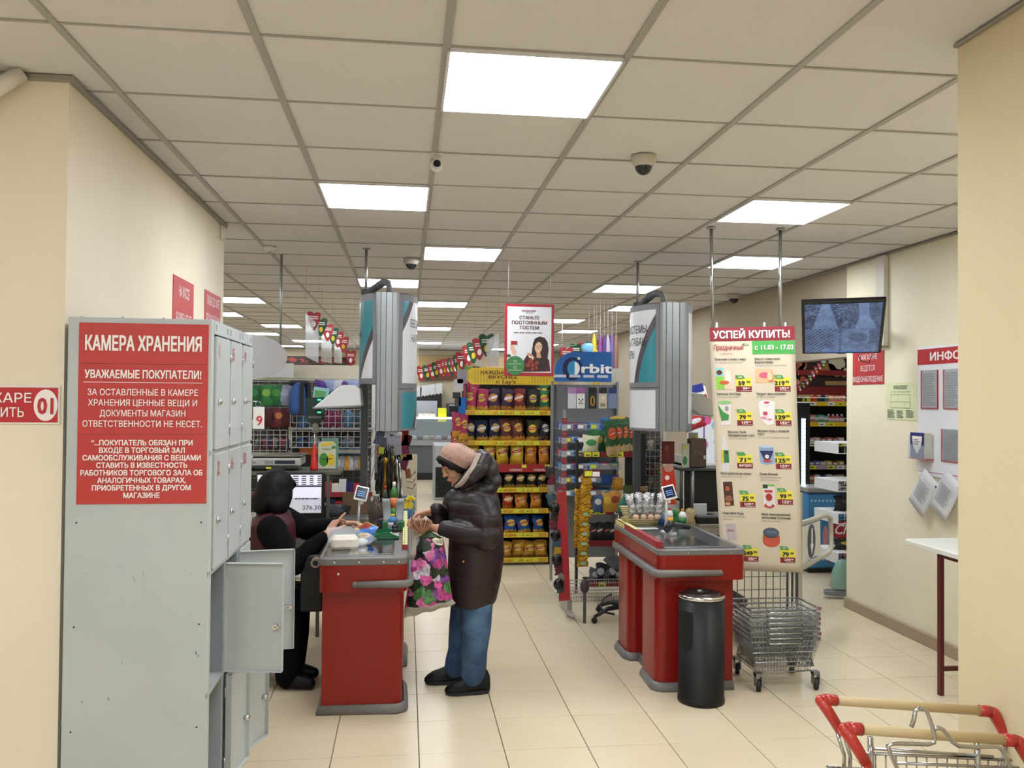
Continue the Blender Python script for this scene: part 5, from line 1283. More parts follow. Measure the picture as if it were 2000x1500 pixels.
sheet('clear sheet hanging left of the loyalty poster, taller one', [(950, 665), (974, 650), (974, 715), (950, 715)], 9.5, 8.8)
sheet('clear sheet hanging between the garland and the tall clear sheet', [(928, 680), (944, 670), (944, 716), (928, 716)], 12, 11)
FG = C_('#1d4a2c', .5); FR_ = C_('#a32a30', .5)
def garland(lab, pts, ys, flags, sz):
    P3 = [W(a, b_, y) for (a, b_), y in zip(pts, ys)]
    t = thing('flag_garland', lab, 'garland', tuple(P3[0]))
    MB().tube([(P3[0].x, P3[0].y, HC)]+P3+[(P3[-1].x, P3[-1].y, HC)], .0015, WHITE, 4).build('string', t)
    L = [(P3[i+1]-P3[i]).length for i in range(len(P3)-1)]; T = sum(L)
    for k in range(flags):
        d = T*(k+.5)/flags; i = 0
        while i < len(L)-1 and d > L[i]: d -= L[i]; i += 1
        p = P3[i].lerp(P3[i+1], d/L[i]); m_ = (FR_, FG)[k % 2 if k % 5 else 0]
        dr = (P3[i+1]-P3[i]); dr.z = 0; dr = (dr.normalized()*.5+Vector((.85, 0, 0))).normalized(); U = dr; V = Vector((0, 0, 1))
        P_ = Print(p, U, V); s_ = sz
        sh = [(-.5, .0), (-.35, .12), (-.15, .1), (0, .0), (.15, .1), (.35, .12), (.5, 0), (.42, -.5), (.1, -1.15), (0, -1.2), (-.1, -1.15), (-.42, -.5)]
        P_.poly([(a*s_, b_*s_) for a, b_ in sh], m_, 0); P_.poly([(a*s_, b_*s_) for a, b_ in sh][::-1], m_, -2)
        fl = P_
        for q in (-.25, -.38): fl.rect(-.3*s_, q*s_, .3*s_, (q+.06)*s_, TXTW, 1)
        fl.ell(0, -.72*s_, .14*s_, .2*s_, YS if k % 2 else TXTW, 1, 10)
        o = fl.build('flag', t); o.rotation_euler = (0, 0, 0)
garland('red and green flag garland descending behind the left cigarette display', [(606, 606), (640, 635), (668, 655), (692, 700)], [7.9, 8.6, 9.4, 9.8], 7, .135)
garland('red and green flag garland over the deli corner climbing to the right', [(817, 718), (840, 715), (870, 704), (893, 700), (905, 687)], [14.5, 14, 13, 12, 11.4], 11, .20)
garland('short dark red flag garland high left of the loyalty poster', [(912, 680), (925, 672), (943, 660), (958, 652)], [11, 10.4, 9.8, 9.4], 4, .20)
garland('flag garland glimpsed between loyalty poster and gum header', [(1098, 690), (1112, 676), (1148, 672), (1172, 668)], [12, 12, 12.2, 12.5], 5, .20)
# ------------------------------------------------------------------ far end of the shop
def pix(nm, lab, cat, px0, py0, px1, py1, Y_, th, m, c=.002):
    a, b_ = W(px0, py1, Y_), W(px1, py0, Y_); return tag(MB().box((a.x, Y_, a.z), (b_.x, Y_+th, b_.z), m, c).build(nm), lab, cat)
t = thing('food_mural', 'wide food picture with vegetables on planks on the far wall', 'mural', tuple(W(890, 740, 19.9)))
a, b_ = W(817, 742, 19.9), W(1010, 698, 19.9); pn = MB().box((a.x, 19.94, a.z), (b_.x, 20, b_.z), C_('#b59a6a', .5)).build('panel', t)
P_ = Print((a.x, 19.94, a.z), (1, 0, 0), (0, 0, 1)); w_, h_ = b_.x-a.x, b_.z-a.z
P_.rect(0, 0, w_, h_*.30, C_('#6d4630', .5), 1)
for k in range(7): P_.rect(0, h_*(.55+.06*k), w_, h_*(.56+.06*k), C_('#9c7c48', .5), 1)
for k in range(26):
    rr = random.Random(k); P_.ell(w_*(.12+.5*rr.random()), h_*(.22+.35*rr.random()), .05+.05*rr.random(), .03+.04*rr.random(), C_(['#5a8a3a', '#b8402a', '#d98a3a', '#3a5a2a', '#e0c8a0', '#2c3a24'][k % 6], .5), 2+k*.1, 10)
P_.poly([(w_*.35, h_*.32), (w_*.42, h_*.18), (w_*.62, h_*.2), (w_*.68, h_*.4)], C_('#c9c6c0', .5), 1.5); P_.build('print', pn)
for lab, p0, p1, m_ in (('dark photo banner strip of meat on the far wall left', (548, 696), (632, 712), '#3a1d1a'), ('dark banner strip continuing behind the clear sheets', (636, 698), (690, 712), '#4a2c24')):
    t = thing('wall_banner', lab, 'banner', tuple(W(p0[0], p1[1], 19.9))); a, b_ = W(p0[0], p1[1], 19.9), W(p1[0], p0[1], 19.9)
    pn = MB().box((a.x, 19.95, a.z), (b_.x, 20, b_.z), C_(m_, .5)).build('panel', t); P_ = Print((a.x, 19.95, a.z), (1, 0, 0), (0, 0, 1))
    for k in range(18): rr = random.Random(k+50); P_.ell((b_.x-a.x)*rr.random()*.95+.03, (b_.z-a.z)*(.3+.4*rr.random()), .07, .035, C_(['#6b2c20', '#8c4a2a', '#a8322a', '#2a1512'][k % 4], .5), 1+k*.1, 8)
    P_.build('print', pn)
# deli counter
YD = 17.7
t = thing('deli_counter', 'glass fronted refrigerated deli counter at the far end of the aisle', 'counter', (1.2, YD, 0))
GD = C_('#5c6268', .5); dx0, dx1 = -1.6, 2.8
MB().box((dx0, YD, .15), (dx1, YD+1, .72), GD).box((dx0, YD+.02, 0), (dx1, YD+1, .15), BLACK).build('base', t)
MB().box((dx0, YD-.05, .72), (dx1, YD+.05, .80), C_('#9a9ea0', .4)).build('bumper', t)
MB().box((dx0, YD, .80), (dx1, YD+1, .84), STEEL).build('tray_floor', t)
MB().box((dx0, YD-.02, .86), (dx1, YD-.01, 1.27), clearmat('display_glass', '#aab4bc', .25)).build('front_glass', t)
MB().box((dx0, YD-.03, 1.27), (dx1, YD+.5, 1.30), C_('#e8edf0', .3, emit=1.2)).build('lit_top_edge', t)
MB().box((dx0, YD+.9, .84), (dx1, YD+1, 1.27), C_('#6d757c', .5)).build('rear_panel', t)
for x in (.95, -.2): MB().box((x, YD-.03, .80), (x+.03, YD+.0, 1.27), STEEL).build('glass_post', t)
for k in range(12):
    x = -.1+k*.13*1.0; put(box_mesh(.11, .15, .07, C_(['#c9cfd4', '#8c3a34', '#d8dfc8', '#3a3c40', '#b8c9a0', '#c9a08c'][k % 6], .4), .01), 'food_tray', 'small food tray in the deli counter, %s from the left' % ordinal(k), 'tray', (x, YD+.2, .841), 'trays in the deli counter')
for k in range(3): put(bottle_mesh(.07, .10, C_('#c9c4b8', .4), C_('#a33a30', .4)), 'salad_bowl', 'small bowl on the deli counter top, %s from the left' % ordinal(k), 'bowl', (W(832+k*10, 0, YD+.2).x, YD+.2, 1.301), 'bowls on the deli counter top')
MB_ = pix('yellow_notice', 'bright yellow notice standing on the deli counter', 'notice', 855, 797, 872, 824, YD+.1, .01, C_('#d8dc1e', .5))
pix('menu_board', 'tall black menu panel behind the deli counter', 'board', 800, 757, 863, 830, 19.6, .4, C_('#151618', .5))
pix('whiteboard', 'blank white panel in front of the black menu panel', 'panel', 800, 783, 854, 826, 19.56, .04, C_('#c9cdd6', .4))
for k, (a_, b_) in enumerate(((808, 820), (824, 836), (837, 849), (850, 864))):
    p = W((a_+b_)/2, 765-2*k, 19.585); MB_ = MB().prism([(-.075, .11), (.075, .13), (.08, -.13), (.04, -.10), (0, -.135), (-.04, -.11), (-.08, -.14)], 0, .01, C_('#dcdcdf', .5), 'y', X=Matrix.Translation(p)); tag(MB_.build('paper_sheet'), 'white paper sheet with jagged lower edge on the menu panel, %s from the left' % ordinal(k), 'paper', 'papers on the menu panel')
t = thing('oven', 'dark grey bakery oven behind the crisps stand corner', 'oven', tuple(W(885, 825, 19)))
a, b_ = W(873, 826, 19), W(905, 788, 19); MB().box((a.x, 19, 0.0), (b_.x, 19.6, b_.z), C_('#3f4246', .4), .01).build('body', t); MB().box((a.x+.05, 18.98, a.z+.12), (b_.x-.1, 19, b_.z-.08), C_('#0e0f10', .2)).build('window', t); MB().box((a.x+.05, 18.95, b_.z-.05), (a.x+.3, 18.98, b_.z-.03), C_('#c9c9c9', .3)).build('handle', t)
t = thing('chest_cooler', 'grey cooling cabinet with black louvred grille beyond the customer', 'cooler', tuple(W(860, 960, 14.5)))
a, b_ = W(848, 955, 14.2), W(905, 870, 14.2); MB().box((a.x, 14.2, 0.0), (b_.x, 15.2, b_.z), C_('#a9adb2', .45), .01).build('cabinet', t)
for k in range(10): MB().box((a.x+.04, 14.17, .08+k*.045), (b_.x-.04, 14.2, .10+k*.045), C_('#141416', .5)).build('louvre', t)
MB().box((a.x+.02, 14.185, .05), (b_.x-.02, 14.2, .55), C_('#1c1c1f', .6)).build('grille_back', t)
t = thing('perforated_stand', 'cream perforated shop stand panel beside the tinsel', 'stand', tuple(W(805, 980, 7.9)))
a, b_ = W(797, 985, 7.9), W(815, 888, 7.9); MB().box((a.x-.1, 7.9, .0), (b_.x, 7.94, b_.z), C_('#b5aa94', .5), .003).build('panel', t)
for k in range(7): MB().cyl((b_.x-.02, 7.898, .35+k*.11), .006, -.002, INK, 8, 'y').build('hole', t)
for k, py in enumerate((925, 940, 952)): p = W(795, py, 7.85); MB().tube([p, p+Vector((.05, -.04, -.01)), p+Vector((.075, -.04, .03))], .003, BLACK, 5).build('hook', t)
q_ = W(796, 1000, 7.4); MB().box((q_.x-.12, 7.33, q_.z-.075), (q_.x+.10, 7.9, q_.z-.062), C_('#b5aa94', .5)).build('shelf', t)
for k, (px, c) in enumerate(((792, '#2a6fa0'), (801, '#4a90c8'))): p = W(px, 1000, 7.4); put(bag_mesh(.08, .20, .06, bagmat(c, '#e3cf3a', None), k), 'balloon_pack', 'light blue packet with yellow frilled top beside the wallet, %s' % ['left one', 'right one'][k], 'packet', (p.x, 7.4, p.z-.06), 'blue packets with yellow tops')
BPK = [o for o in bpy.data.objects if o.name.startswith('balloon_pack')][0]; BPK.rotation_euler = (0, 0, 0)
for k in range(5): p = W(795+k*3.2, 975-3*(k % 2), 7.38); MB().ball(p, (.018, .015, .02), C_('#d8c42a', .35), 8).build('yellow_frill', BPK)
# coloured things top right
for k, (px, py, w_, h_, c, nm) in enumerate(((1160, 690, .03, .22, '#d8c23a', 'long yellow foil balloon'), (1172, 700, .028, .26, '#8c4a86', 'long purple ribbon'), (1180, 698, .028, .26, '#5a3a7a', 'long violet ribbon'), (1187, 700, .03, .26, '#b0a0b8', 'long lilac ribbon'), (1195, 698, .03, .28, '#6a5a8c', 'long blue violet ribbon'), (1203, 700, .03, .28, '#8c6a5a', 'long brown ribbon'), (1165, 720, .055, .20, '#c9b448', 'yellow foil balloon lower end'), (1150, 680, .09, .06, '#7ab8dc', 'small sky blue packet'))):
    p = W(px, py, 9.0); tag(MB().ball(p, (w_, .02, h_), C_(c, .3), 12).tube([p, (p.x, p.y, HC)], .0012, WHITE, 4).build('foil_balloon'), nm+' hanging above the gum header', 'balloon', 'foil shapes above the gum header')
GST = [o for o in bpy.data.objects if o.name == 'gum_stand'][0]
a, b_ = W(1193, 760, 7.95), W(1218, 720, 7.95); MB().box((a.x, 7.94, a.z), (b_.x, 7.96, b_.z), C_('#c9c2b4', .5)).build('blank_card', GST)
t = thing('white_shelving', 'white shelf unit under the balloon print bag right of the right cigarette display', 'shelving', (2.8, 7.7, 0))
for px in (1335, 1411): x = W(px, 0, 7.45).x; MB().box((x, 7.45, 0), (x+.02, 7.95, 1.2), C_('#cfcfca', .5)).build('side', t)
for z in (W(1380, 905, 7.45).z, .8, .45, .12): MB().box((W(1335, 0, 7.45).x, 7.45, z-.02), (W(1411, 0, 7.45).x, 7.95, z), C_('#cfcfca', .5)).build('shelf', t)
# parcels right of the right display
t = thing('gift_box', 'white red and blue striped box top right of the right cigarette display', 'box', tuple(W(1372, 770, 7.2)))
p = W(1368, 788, 7.2); X = Matrix.Translation(p) @ Matrix.Rotation(-.25, 4, 'Y')
MB().box((-.05, 0, 0), (.08, .1, .14), WHITE, .003, X=X).box((-.01, .04, -.12), (.01, .06, 0), WHITE, X=X).build('carton', t); MB().box((-.05, -.003, .10), (.06, 0, .17), C_('#1f2f8c', .4), X=X).build('blue_flap', t)
P_ = Print(p+Vector((0, -.004, 0)), (math.cos(-.25), 0, -math.sin(-.25)), (math.sin(-.25), 0, math.cos(-.25)))
for k in range(3): P_.ell(-.02+k*.04, .05, .014, .022, C_('#b8242c', .4), 1, 12)
P_.build('print', t)
put(bag_mesh(.20, .12, .06, bagmat('#b8242f', '#e0d8e0', None), 1), 'sweet_bag', 'red sweet bag lying below the metal hood', 'packet', W(1360, 838, 7.2), None, .2, 0, -.3)
t = thing('balloon_print_bag', 'white bag printed with pink and blue balloons behind the banner', 'gift bag', tuple(W(1385, 880, 7.6)))
a, b_ = W(1352, 905, 7.6), W(1412, 802, 7.6); pn = MB().box((a.x, 7.6, a.z), (b_.x, 7.75, b_.z), C_('#dfe3ea', .5), .004).build('bag', t)
P_ = Print((a.x, 7.6, a.z), (1, 0, 0), (0, 0, 1)); h_ = b_.z-a.z; w_ = b_.x-a.x
for (u, v, r_, c) in ((.50, .82, .035, '#d85a98'), (.72, .72, .03, '#8cc0dc'), (.66, .90, .03, '#e0d090'), (.42, .35, .03, '#c87ab0'), (.8, .4, .03, '#9ab8e0')): P_.ell(u*w_, v*h_, r_, r_*1.25, C_(c, .5), 1, 14)
P_.rect(w_*.36, h_*.3, w_*.40, h_, C_('#5a3a8c', .5), 1); P_.build('print', pn)
pix('yellow_packet', 'yellow packet lying on top of the balloon print bag', 'packet', 1374, 790, 1402, 802, 7.55, .1, C_('#c9cc3a', .4))
# ------------------------------------------------------------------ side room seen through the opening
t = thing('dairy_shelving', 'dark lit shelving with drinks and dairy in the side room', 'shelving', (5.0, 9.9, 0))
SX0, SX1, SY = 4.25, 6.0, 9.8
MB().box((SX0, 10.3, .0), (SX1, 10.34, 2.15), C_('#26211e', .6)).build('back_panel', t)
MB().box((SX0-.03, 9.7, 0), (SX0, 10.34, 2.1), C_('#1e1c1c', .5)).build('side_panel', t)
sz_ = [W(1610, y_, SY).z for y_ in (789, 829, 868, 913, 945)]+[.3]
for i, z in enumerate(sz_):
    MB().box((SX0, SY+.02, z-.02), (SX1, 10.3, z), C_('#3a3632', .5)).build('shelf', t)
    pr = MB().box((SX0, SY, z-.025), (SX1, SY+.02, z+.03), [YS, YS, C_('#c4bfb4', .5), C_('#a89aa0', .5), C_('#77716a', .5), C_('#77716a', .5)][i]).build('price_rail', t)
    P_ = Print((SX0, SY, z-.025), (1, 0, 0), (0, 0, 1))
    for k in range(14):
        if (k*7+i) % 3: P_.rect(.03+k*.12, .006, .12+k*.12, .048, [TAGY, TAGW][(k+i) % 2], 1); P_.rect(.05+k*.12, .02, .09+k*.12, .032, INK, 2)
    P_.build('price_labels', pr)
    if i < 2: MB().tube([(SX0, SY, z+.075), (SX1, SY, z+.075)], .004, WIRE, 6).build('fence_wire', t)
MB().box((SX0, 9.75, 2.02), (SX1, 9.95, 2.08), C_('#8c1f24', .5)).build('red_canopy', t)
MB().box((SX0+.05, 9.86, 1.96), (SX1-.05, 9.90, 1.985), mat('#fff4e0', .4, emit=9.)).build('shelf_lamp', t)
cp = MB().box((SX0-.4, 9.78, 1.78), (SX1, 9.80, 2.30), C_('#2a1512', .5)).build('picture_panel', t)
P_ = Print((SX0-.4, 9.78, 1.78), (1, 0, 0), (0, 0, 1)); L_ = SX0-.4
a = W(1560, 740, 9.78); 
P_.rect(W(1557, 0, 9.78).x-L_, .12, W(1573, 0, 9.78).x-L_, .50, C_('#b8523a', .5), 1)
for k in range(8): P_.ell(W(1560+k*1.6, 0, 9.78).x-L_, .18+.03*k, .03, .06, C_(['#d98a6a', '#c9603a', '#e0a07a'][k % 3], .5), 2, 10, k)
P_.rect(W(1613, 0, 9.78).x-L_, .12, 1.9, .17, C_('#a8835a', .5), 2)
for (px, py, a_, b__, c) in ((1618, 722, .10, .08, '#a87848'), (1634, 712, .11, .11, '#d8ceb0'), (1634, 728, .07, .05, '#c9b07c'), (1648, 727, .05, .06, '#d8cdb8')):
    q = W(px, py, 9.78); P_.ell(q.x-L_, q.z-1.78, a_, b__, C_(c, .5), 3, 16)
P_.rect(0, 0, 2.15, .10, C_('#7c1a1c', .5), 1); P_.build('print', cp)
garland('small green and red flag garland inside the side room above the shelves', [(1560, 755), (1578, 738), (1597, 715), (1612, 700)], [9.5, 9.4, 9.3, 9.2], 8, .075)
prods = [([('#3a3a2a', 0), ('#b9c95a', 0), ('#c9d070', 0), ('#d8402a', 1), ('#e0642a', 1), ('#2a4fa0', 1), ('#1f3f8c', 1), ('#5a9ad8', 1), ('#c9708a', 2), ('#c97a80', 2), ('#b8505a', 2), ('#c97a80', 2)], .19, 'top'),
         ([('#4a3a34', 1), ('#c9746a', 3), ('#c9746a', 3), ('#c9807a', 3), ('#5aa08c', 3), ('#5aa08c', 3), ('#5fa58f', 3), ('#b03a44', 2), ('#b84a50', 2), ('#c94a50', 2), ('#5a4a50', 2)], .13, 'second'),
         ([('#6a5a54', 3), ('#4a3a34', 3), ('#b8a098', 3), ('#c9a8a0', 3), ('#a8504a', 3), ('#b86a60', 3), ('#9a4a48', 3), ('#c9b0a0', 3)], .09, 'third'),
         ([('#8c94b0', 3), ('#b09a4a', 3), ('#5a6a9a', 3), ('#4a5a8c', 3), ('#b0a8a0', 3), ('#c9a04a', 3), ('#8c5a34', 3), ('#a88a2a', 3)], .08, 'fourth'),
         ([('#c9684a', 2), ('#d8c8b0', 3), ('#c94a3a', 3), ('#d8d0c8', 3), ('#3a4a8c', 3), ('#d8d4c8', 3), ('#c9bca8', 3), ('#b8a898', 3)], .12, 'fifth')]
for i, (cs, h_, nm) in enumerate(prods):
    for k, (c, kind) in enumerate(cs):
        x = W(1562+k*(92/len(cs)), 0, SY+.08).x; mm = C_(c, .4)
        if kind == 1: me = bag_mesh(.10, h_, .05, bagmat(c, '#e8dcc0' if k % 2 else None, None), k % 3)
        elif kind == 2: me = bottle_mesh(.035, h_*.95, mm, C_('#e8e0e0', .4), C_('#e0c8c8', .4))
        else: me = box_mesh(.075, .075, h_*(.8+.1*(k % 2)), mm, .004, [('r', -.35, .5, .35, .8, C_('#e0dcd4', .5))])
        put(me, ['pouch', 'pouch', 'bottle', 'carton'][kind], '%s from the left on the %s side room shelf, %s' % (ordinal(k), nm, ['dim pouch', 'bright pouch', 'small bottle', 'small carton'][kind]), ['pouch', 'pouch', 'bottle', 'carton'][kind], (x, SY+.09, sz_[i]+.001), 'goods on the side room shelves')
# black glass door fridge with led strip
t = thing('drinks_fridge', 'black drinks fridge with bright LED strip in the side room', 'fridge', (4.15, 8.6, 0))
a = W(1560, 785, 8.3); b_ = W(1583, 785, 8.3)
MB().box((3.82, 8.3, .05), (b_.x, 8.95, a.z), C_('#111214', .4), .01).box((3.84, 8.34, 0), (b_.x-.02, 8.9, .05), BLACK).build('cabinet', t)
lx = W(1569, 900, 8.29)
for k in range(36):
    z = W(1569, 820, 8.29).z-k*.036; MB().box((lx.x-.015, 8.285, z-.010), (lx.x+.018, 8.30, z+.012), mat('#dff0ff', .4, emit=6.)).build('led', t)
MB().box((lx.x-.022, 8.292, .36), (lx.x+.025, 8.299, 1.52), C_('#8fb0b8', .2)).build('led_strip', t)
P_ = Print((4.05, 8.2995, a.z-.15), (1, 0, 0), (0, 0, 1)); P_.text('COOLER', .0, 0, .03, C_('#9a9a9a', .5), .1); 
# ice cream freezer
t = thing('ice_cream_freezer', 'light blue ice cream freezer with red lettering in the side room', 'freezer', (4.4, 8.2, 0))
FB = C_('#3f7fb0', .4, noise_=.1, nscale=3); fz = W(1640, 962, 7.95).z
fx0 = W(1578, 0, 7.95).x
body = MB().box((fx0, 7.95, .05), (5.3, 8.27, fz), FB, .02).box((fx0+.04, 8.0, 0), (5.25, 8.25, .06), BLACK).build('cabinet', t)
MB().box((fx0-.01, 7.93, fz), (5.32, 8.28, fz+.05), C_('#8c8a84', .4), .01).build('lid_frame', t)
P_ = Print((fx0, 7.95, .05), (1, 0, 0), (0, 0, 1))
RF = C_('#a82a3c', .4); q = W(1645, 1035, 7.95)
P_.ell(q.x-fx0+.06, q.z-.05, .20, .10, RF, 1, 24); P_.text('Chur', q.x-fx0-.09, q.z-.09, .10, TXTW, .28, 'l', .02, 2, .3)
q = W(1612, 1050, 7.95); P_.ell(q.x-fx0, q.z-.05, .03, .12, C_('#c98a94', .4), 1, 14)
for z in (.09, fz-.13): 
    for k in range(30): P_.ell(.05+k*.04, z, .013, .013, C_('#a8c4d8', .4), 1, 6)
q = W(1618, 1090, 7.95); P_.text('FREEZE', q.x-fx0, q.z-.09, .09, RF, .42, 'l', .02); P_.build('print', body)
# white wire basket stand peeking round the opening
t = thing('wire_basket_stand', 'white wire basket stand with grey foot just behind the wall opening', 'stand', (3.95, 7.2, 0))
MB().box((3.98, 7.1, .05), (4.02, 7.14, 1.6), C_('#9ea2a4', .4)).build('post', t)
a, b_ = W(1606, 1160, 6.98), W(1650, 1178, 6.75)
MB().box((3.62, 6.92, .03), (4.4, 7.0, .07), C_('#787c80', .4, .3), .005, X=Matrix.Translation((3.64, 7.0, 0)) @ Matrix.Rotation(-.32, 4, 'Z') @ Matrix.Translation((-3.64, -7.0, 0))).build('foot', t)
for i, (py, nm) in enumerate(((866, ''), (940, ''), (1003, ''), (1080, ''))):
    z = W(1640, py, 7.0).z
    b = MB().box((3.74, 6.98, z), (4.3, 7.4, z+.003), C_('#dcdcdc', .5))
    for k in range(8): b.box((3.74+k*.06, 6.975, z-.085), (3.743+k*.06, 6.98, z), WHITE)
    b.box((3.74, 6.97, z-.09), (4.3, 6.985, z-.084), WHITE); b.box((3.735, 6.97, z-.09), (3.742, 7.4, z), C_('#cfd0d0', .5)); o = b.build('wire_shelf', t)
    P_ = Print((3.76, 6.97, z-.07), (1, 0, 0), (0, 0, 1)); P_.lines(0, 0, .25, .05, 2, INK, 2, i); P_.build('label_print', o)
put(bag_mesh(.24, .14, .14, bagmat('#1a1c1e', '#4a4a40', None), 1), 'black_packet', 'black packets in the third wire shelf behind the opening', 'packet', (3.92, 7.15, W(1640, 1003, 7.0).z+.004))
put(bag_mesh(.24, .10, .14, bagmat('#1f1e18', '#c9a43a', None), 2), 'black_packet', 'black and gold packets in the lowest wire shelf behind the opening', 'packet', (3.92, 7.15, W(1640, 1080, 7.0).z+.004))
p = W(1645, 1115, 6.95); b = MB(); b.loft([[tuple(p+Vector((math.cos(a)*r_, math.sin(a)*r_*.7, dz))) for a in [2*pi*k/14 for k in range(14)]] for r_, dz in ((.09, -.15), (.11, -.13), (.09, 0), (.05, .08), (.02, .10))], clearmat('green_film', '#8fb8a8', .6, .2)); tag(b.build('green_bag'), 'translucent green bag hanging low beside the opening edge', 'bag')
# gate arm with arrow sign
t = thing('entry_gate', 'white tubular swing gate with blue oval arrow sign beside the banner', 'gate', tuple(W(1568, 1100, 5.9)))
G4 = [W(1560, 1024, 5.75), W(1612, 1006, 6.2), W(1622, 1012, 6.25), W(1624, 1070, 6.25), W(1618, 1080, 6.2), W(1560, 1113, 5.75)]
GP = C_('#b5b2a4', .35, .2); MB().tube(G4, .018, GP, 10).tube([G4[0], G4[5]], .018, GP, 10).build('frame', t)
MB().box((G4[0].x-.02, 5.73, 0), (G4[0].x+.02, 5.77, 1.05), GP, .004).build('post', t)
q = [W(1566, 1030, 5.79), W(1602, 1016, 6.08), W(1603, 1079, 6.08), W(1566, 1104, 5.79)]; n = (q[1]-q[0]).cross(q[3]-q[0]).normalized()
sg = MB().add([tuple(p) for p in q]+[tuple(p+n*.006) for p in q], [(3, 2, 1, 0), (4, 5, 6, 7), (0, 1, 5, 4), (1, 2, 6, 5), (2, 3, 7, 6), (3, 0, 4, 7)], C_('#d4d4d0', .4)).build('sign', t)
c = (q[0]+q[1]+q[2]+q[3])/4; U = (q[1]-q[0]).normalized(); P_ = Print(c, U, (0, 0, 1)); P_.ell(0, 0, .085, .125, C_('#1f2452', .4), 2, 26); P_.rect(-.016, -.02, .016, .095, TXTW, 4); P_.poly([(-.035, -.02), (.035, -.02), (0, -.10)], TXTW, 4); P_.build('arrow_print', sg)
# ------------------------------------------------------------------ hanging weekly offer banner
t = thing('offer_banner', 'cream hanging price banner with maroon heading and ten grocery offers', 'banner', (2.2, 5.33, .6))
A = W(1385, 640, 5.33); B = W(1551, 637, 5.25); Cc = W(1567, 1119, 5.25); D = W(1408, 1112, 5.33)
CRM = C_('#d3c7b2', .5)
bw_ = (B-A).length; bh_ = (A.z-D.z+B.z-Cc.z)/2
def ban(u, v, l=0):      # u 0..1 left to right, v 0..1 top to bottom ; slight lean and curl
    top = A.lerp(B, u); bot = D.lerp(Cc, u); p = top.lerp(bot, v)
    w_ = .010*math.sin(v*5+u*2)*(v**1.5)+.012*math.sin(u*5)*(1-v)*.5
    return Vector((p.x, p.y+w_-l*.0014, p.z))
b = MB(); b.sheet(lambda u, v: ban(u, 1-v), 12, 30, .002, CRM); sheet_ = b.build('sheet', t)
P_ = Print((0, 0, 0), (1, 0, 0), (0, 0, 1), mp=lambda u, v, l: ban(u, 1-v, l))
MAR = C_('#84222f', .5); GRN = C_('#46a24c', .5); LGR = C_('#4a9a50', .5); LY = C_('#e8dc4a', .5)
def R4(px0, py0, px1, py1, m, l=1):    # banner coordinates from the 0..1000 wide, 0..2900 tall artwork
    P_.rect(px0/1000, 1-py1/2900, px1/1000, 1-py0/2900, m, l)
def subd(px0, py0, px1, py1, m, l=1, nx=6, ny=2):
    for i in range(nx):
        for j in range(ny): R4(px0+(px1-px0)*i/nx, py0+(py1-py0)*j/ny, px0+(px1-px0)*(i+1)/nx, py0+(py1-py0)*(j+1)/ny, m, l)
def T4(s_, px, py, h_, w__, m, al='c', bold=.0, l=3, slant=0.):
    vs, fs, wd = glyphs(s_, bold); sx = w__/1000/wd; sy = h_/2900/.73; o = {'c': -wd*sx/2, 'l': 0, 'r': -wd*sx}[al]
    P_.add([P_.P(px/1000+x*sx+o+slant*y*sx, 1-py/2900+y*sy, l+dl) for x, y, dl in vs], fs, m)
def E4(px, py, a_, b__, m, l=2, n=18, rot=0):
    P_.poly([(px/1000+(a_*math.cos(q)*math.cos(rot)-b__*math.sin(q)*math.sin(rot))/1000, 1-(py+(b__*math.sin(q)*math.cos(rot)+a_*math.cos(q)*math.sin(rot)))/2900) for q in [2*pi*k/n for k in range(n)]], m, l)
def G4_(pts, m, l=2): P_.poly([(a_/1000, 1-b__/2900) for a_, b__ in pts], m, l)
subd(0, 0, 1000, 165, MAR, 1, 8, 2)
T4('УСПЕЙ КУПИТЬ!', 490, 130, 88, 900, TXTW, 'c', .03)
subd(500, 168, 995, 325, GRN, 1, 5, 2); T4('с 11.03 - 17.03', 750, 272, 58, 450, TXTW, 'c', .03)
T4('Праздничный', 215, 272, 66, 350, C_('#a3222c', .5), 'c', .01, 3, .2); E4(425, 205, 40, 13, LGR, 2, 14, .2); E4(425, 205, 28, 6, CRM, 3, 12, .2)
T4('универсамы', 190, 325, 22, 150, C_('#a3525c', .5))
items = [(0, 395, ['Блинчики с пылу с жару'], ['в/с айвенго 360 гр лоток пл'], '-40%', '59', '90', '99', '80'), (1, 395, ['Масло сливочное', 'Вкуснотеево'], ['традиционное 82,5% 200 гр БЗМЖ'], '-25%', '219', '90', '292', '80'),
         (0, 810, ['Сметана ЭкоНива'], ['15%,300 гр стакан БЗМЖ'], '-27%', '79', '90', '109', '00'), (1, 810, ['Творог вкуснотеево'], ['5%, 300 гр пл БЗМЖ'], '-30%', '129', '90', '182', '80'),
         (0, 1265, ['Молоко Твой', 'Праздничный стол'], ['3,2% 0,9 л пл БЗМЖ'], '', '71', '90', 'ВЫГОДНО', ''), (1, 1250, ['Молоко сгущ с сахаром', 'ГОСТ'], ['8,5% 380 гр жб Рогачевский МКК БЗМЖ'], '-22%', '125', '00', '159', '80'),
         (0, 1760, ['Яуза сдобное да полно'], ['пшеничная в/с 2 кг бм'], '-32%', '75', '00', '109', '80'), (1, 1760, ['Джем Махеев'], ['клубника/вишня/абрикос', '300 гр стч дозатор'], '-29%', '99', '90', '133', '90'),
         (0, 2235, ['Кофе МАК Пьер'], ['тройной брикс 250 гр мж', 'черноплот'], '-35%', '249', '90', '380', '80'), (1, 2235, ['Икра имитированная', 'лососевая Стольная'], ['230 гр Русское море'], '-28%', '79', '00', '109', '80')]
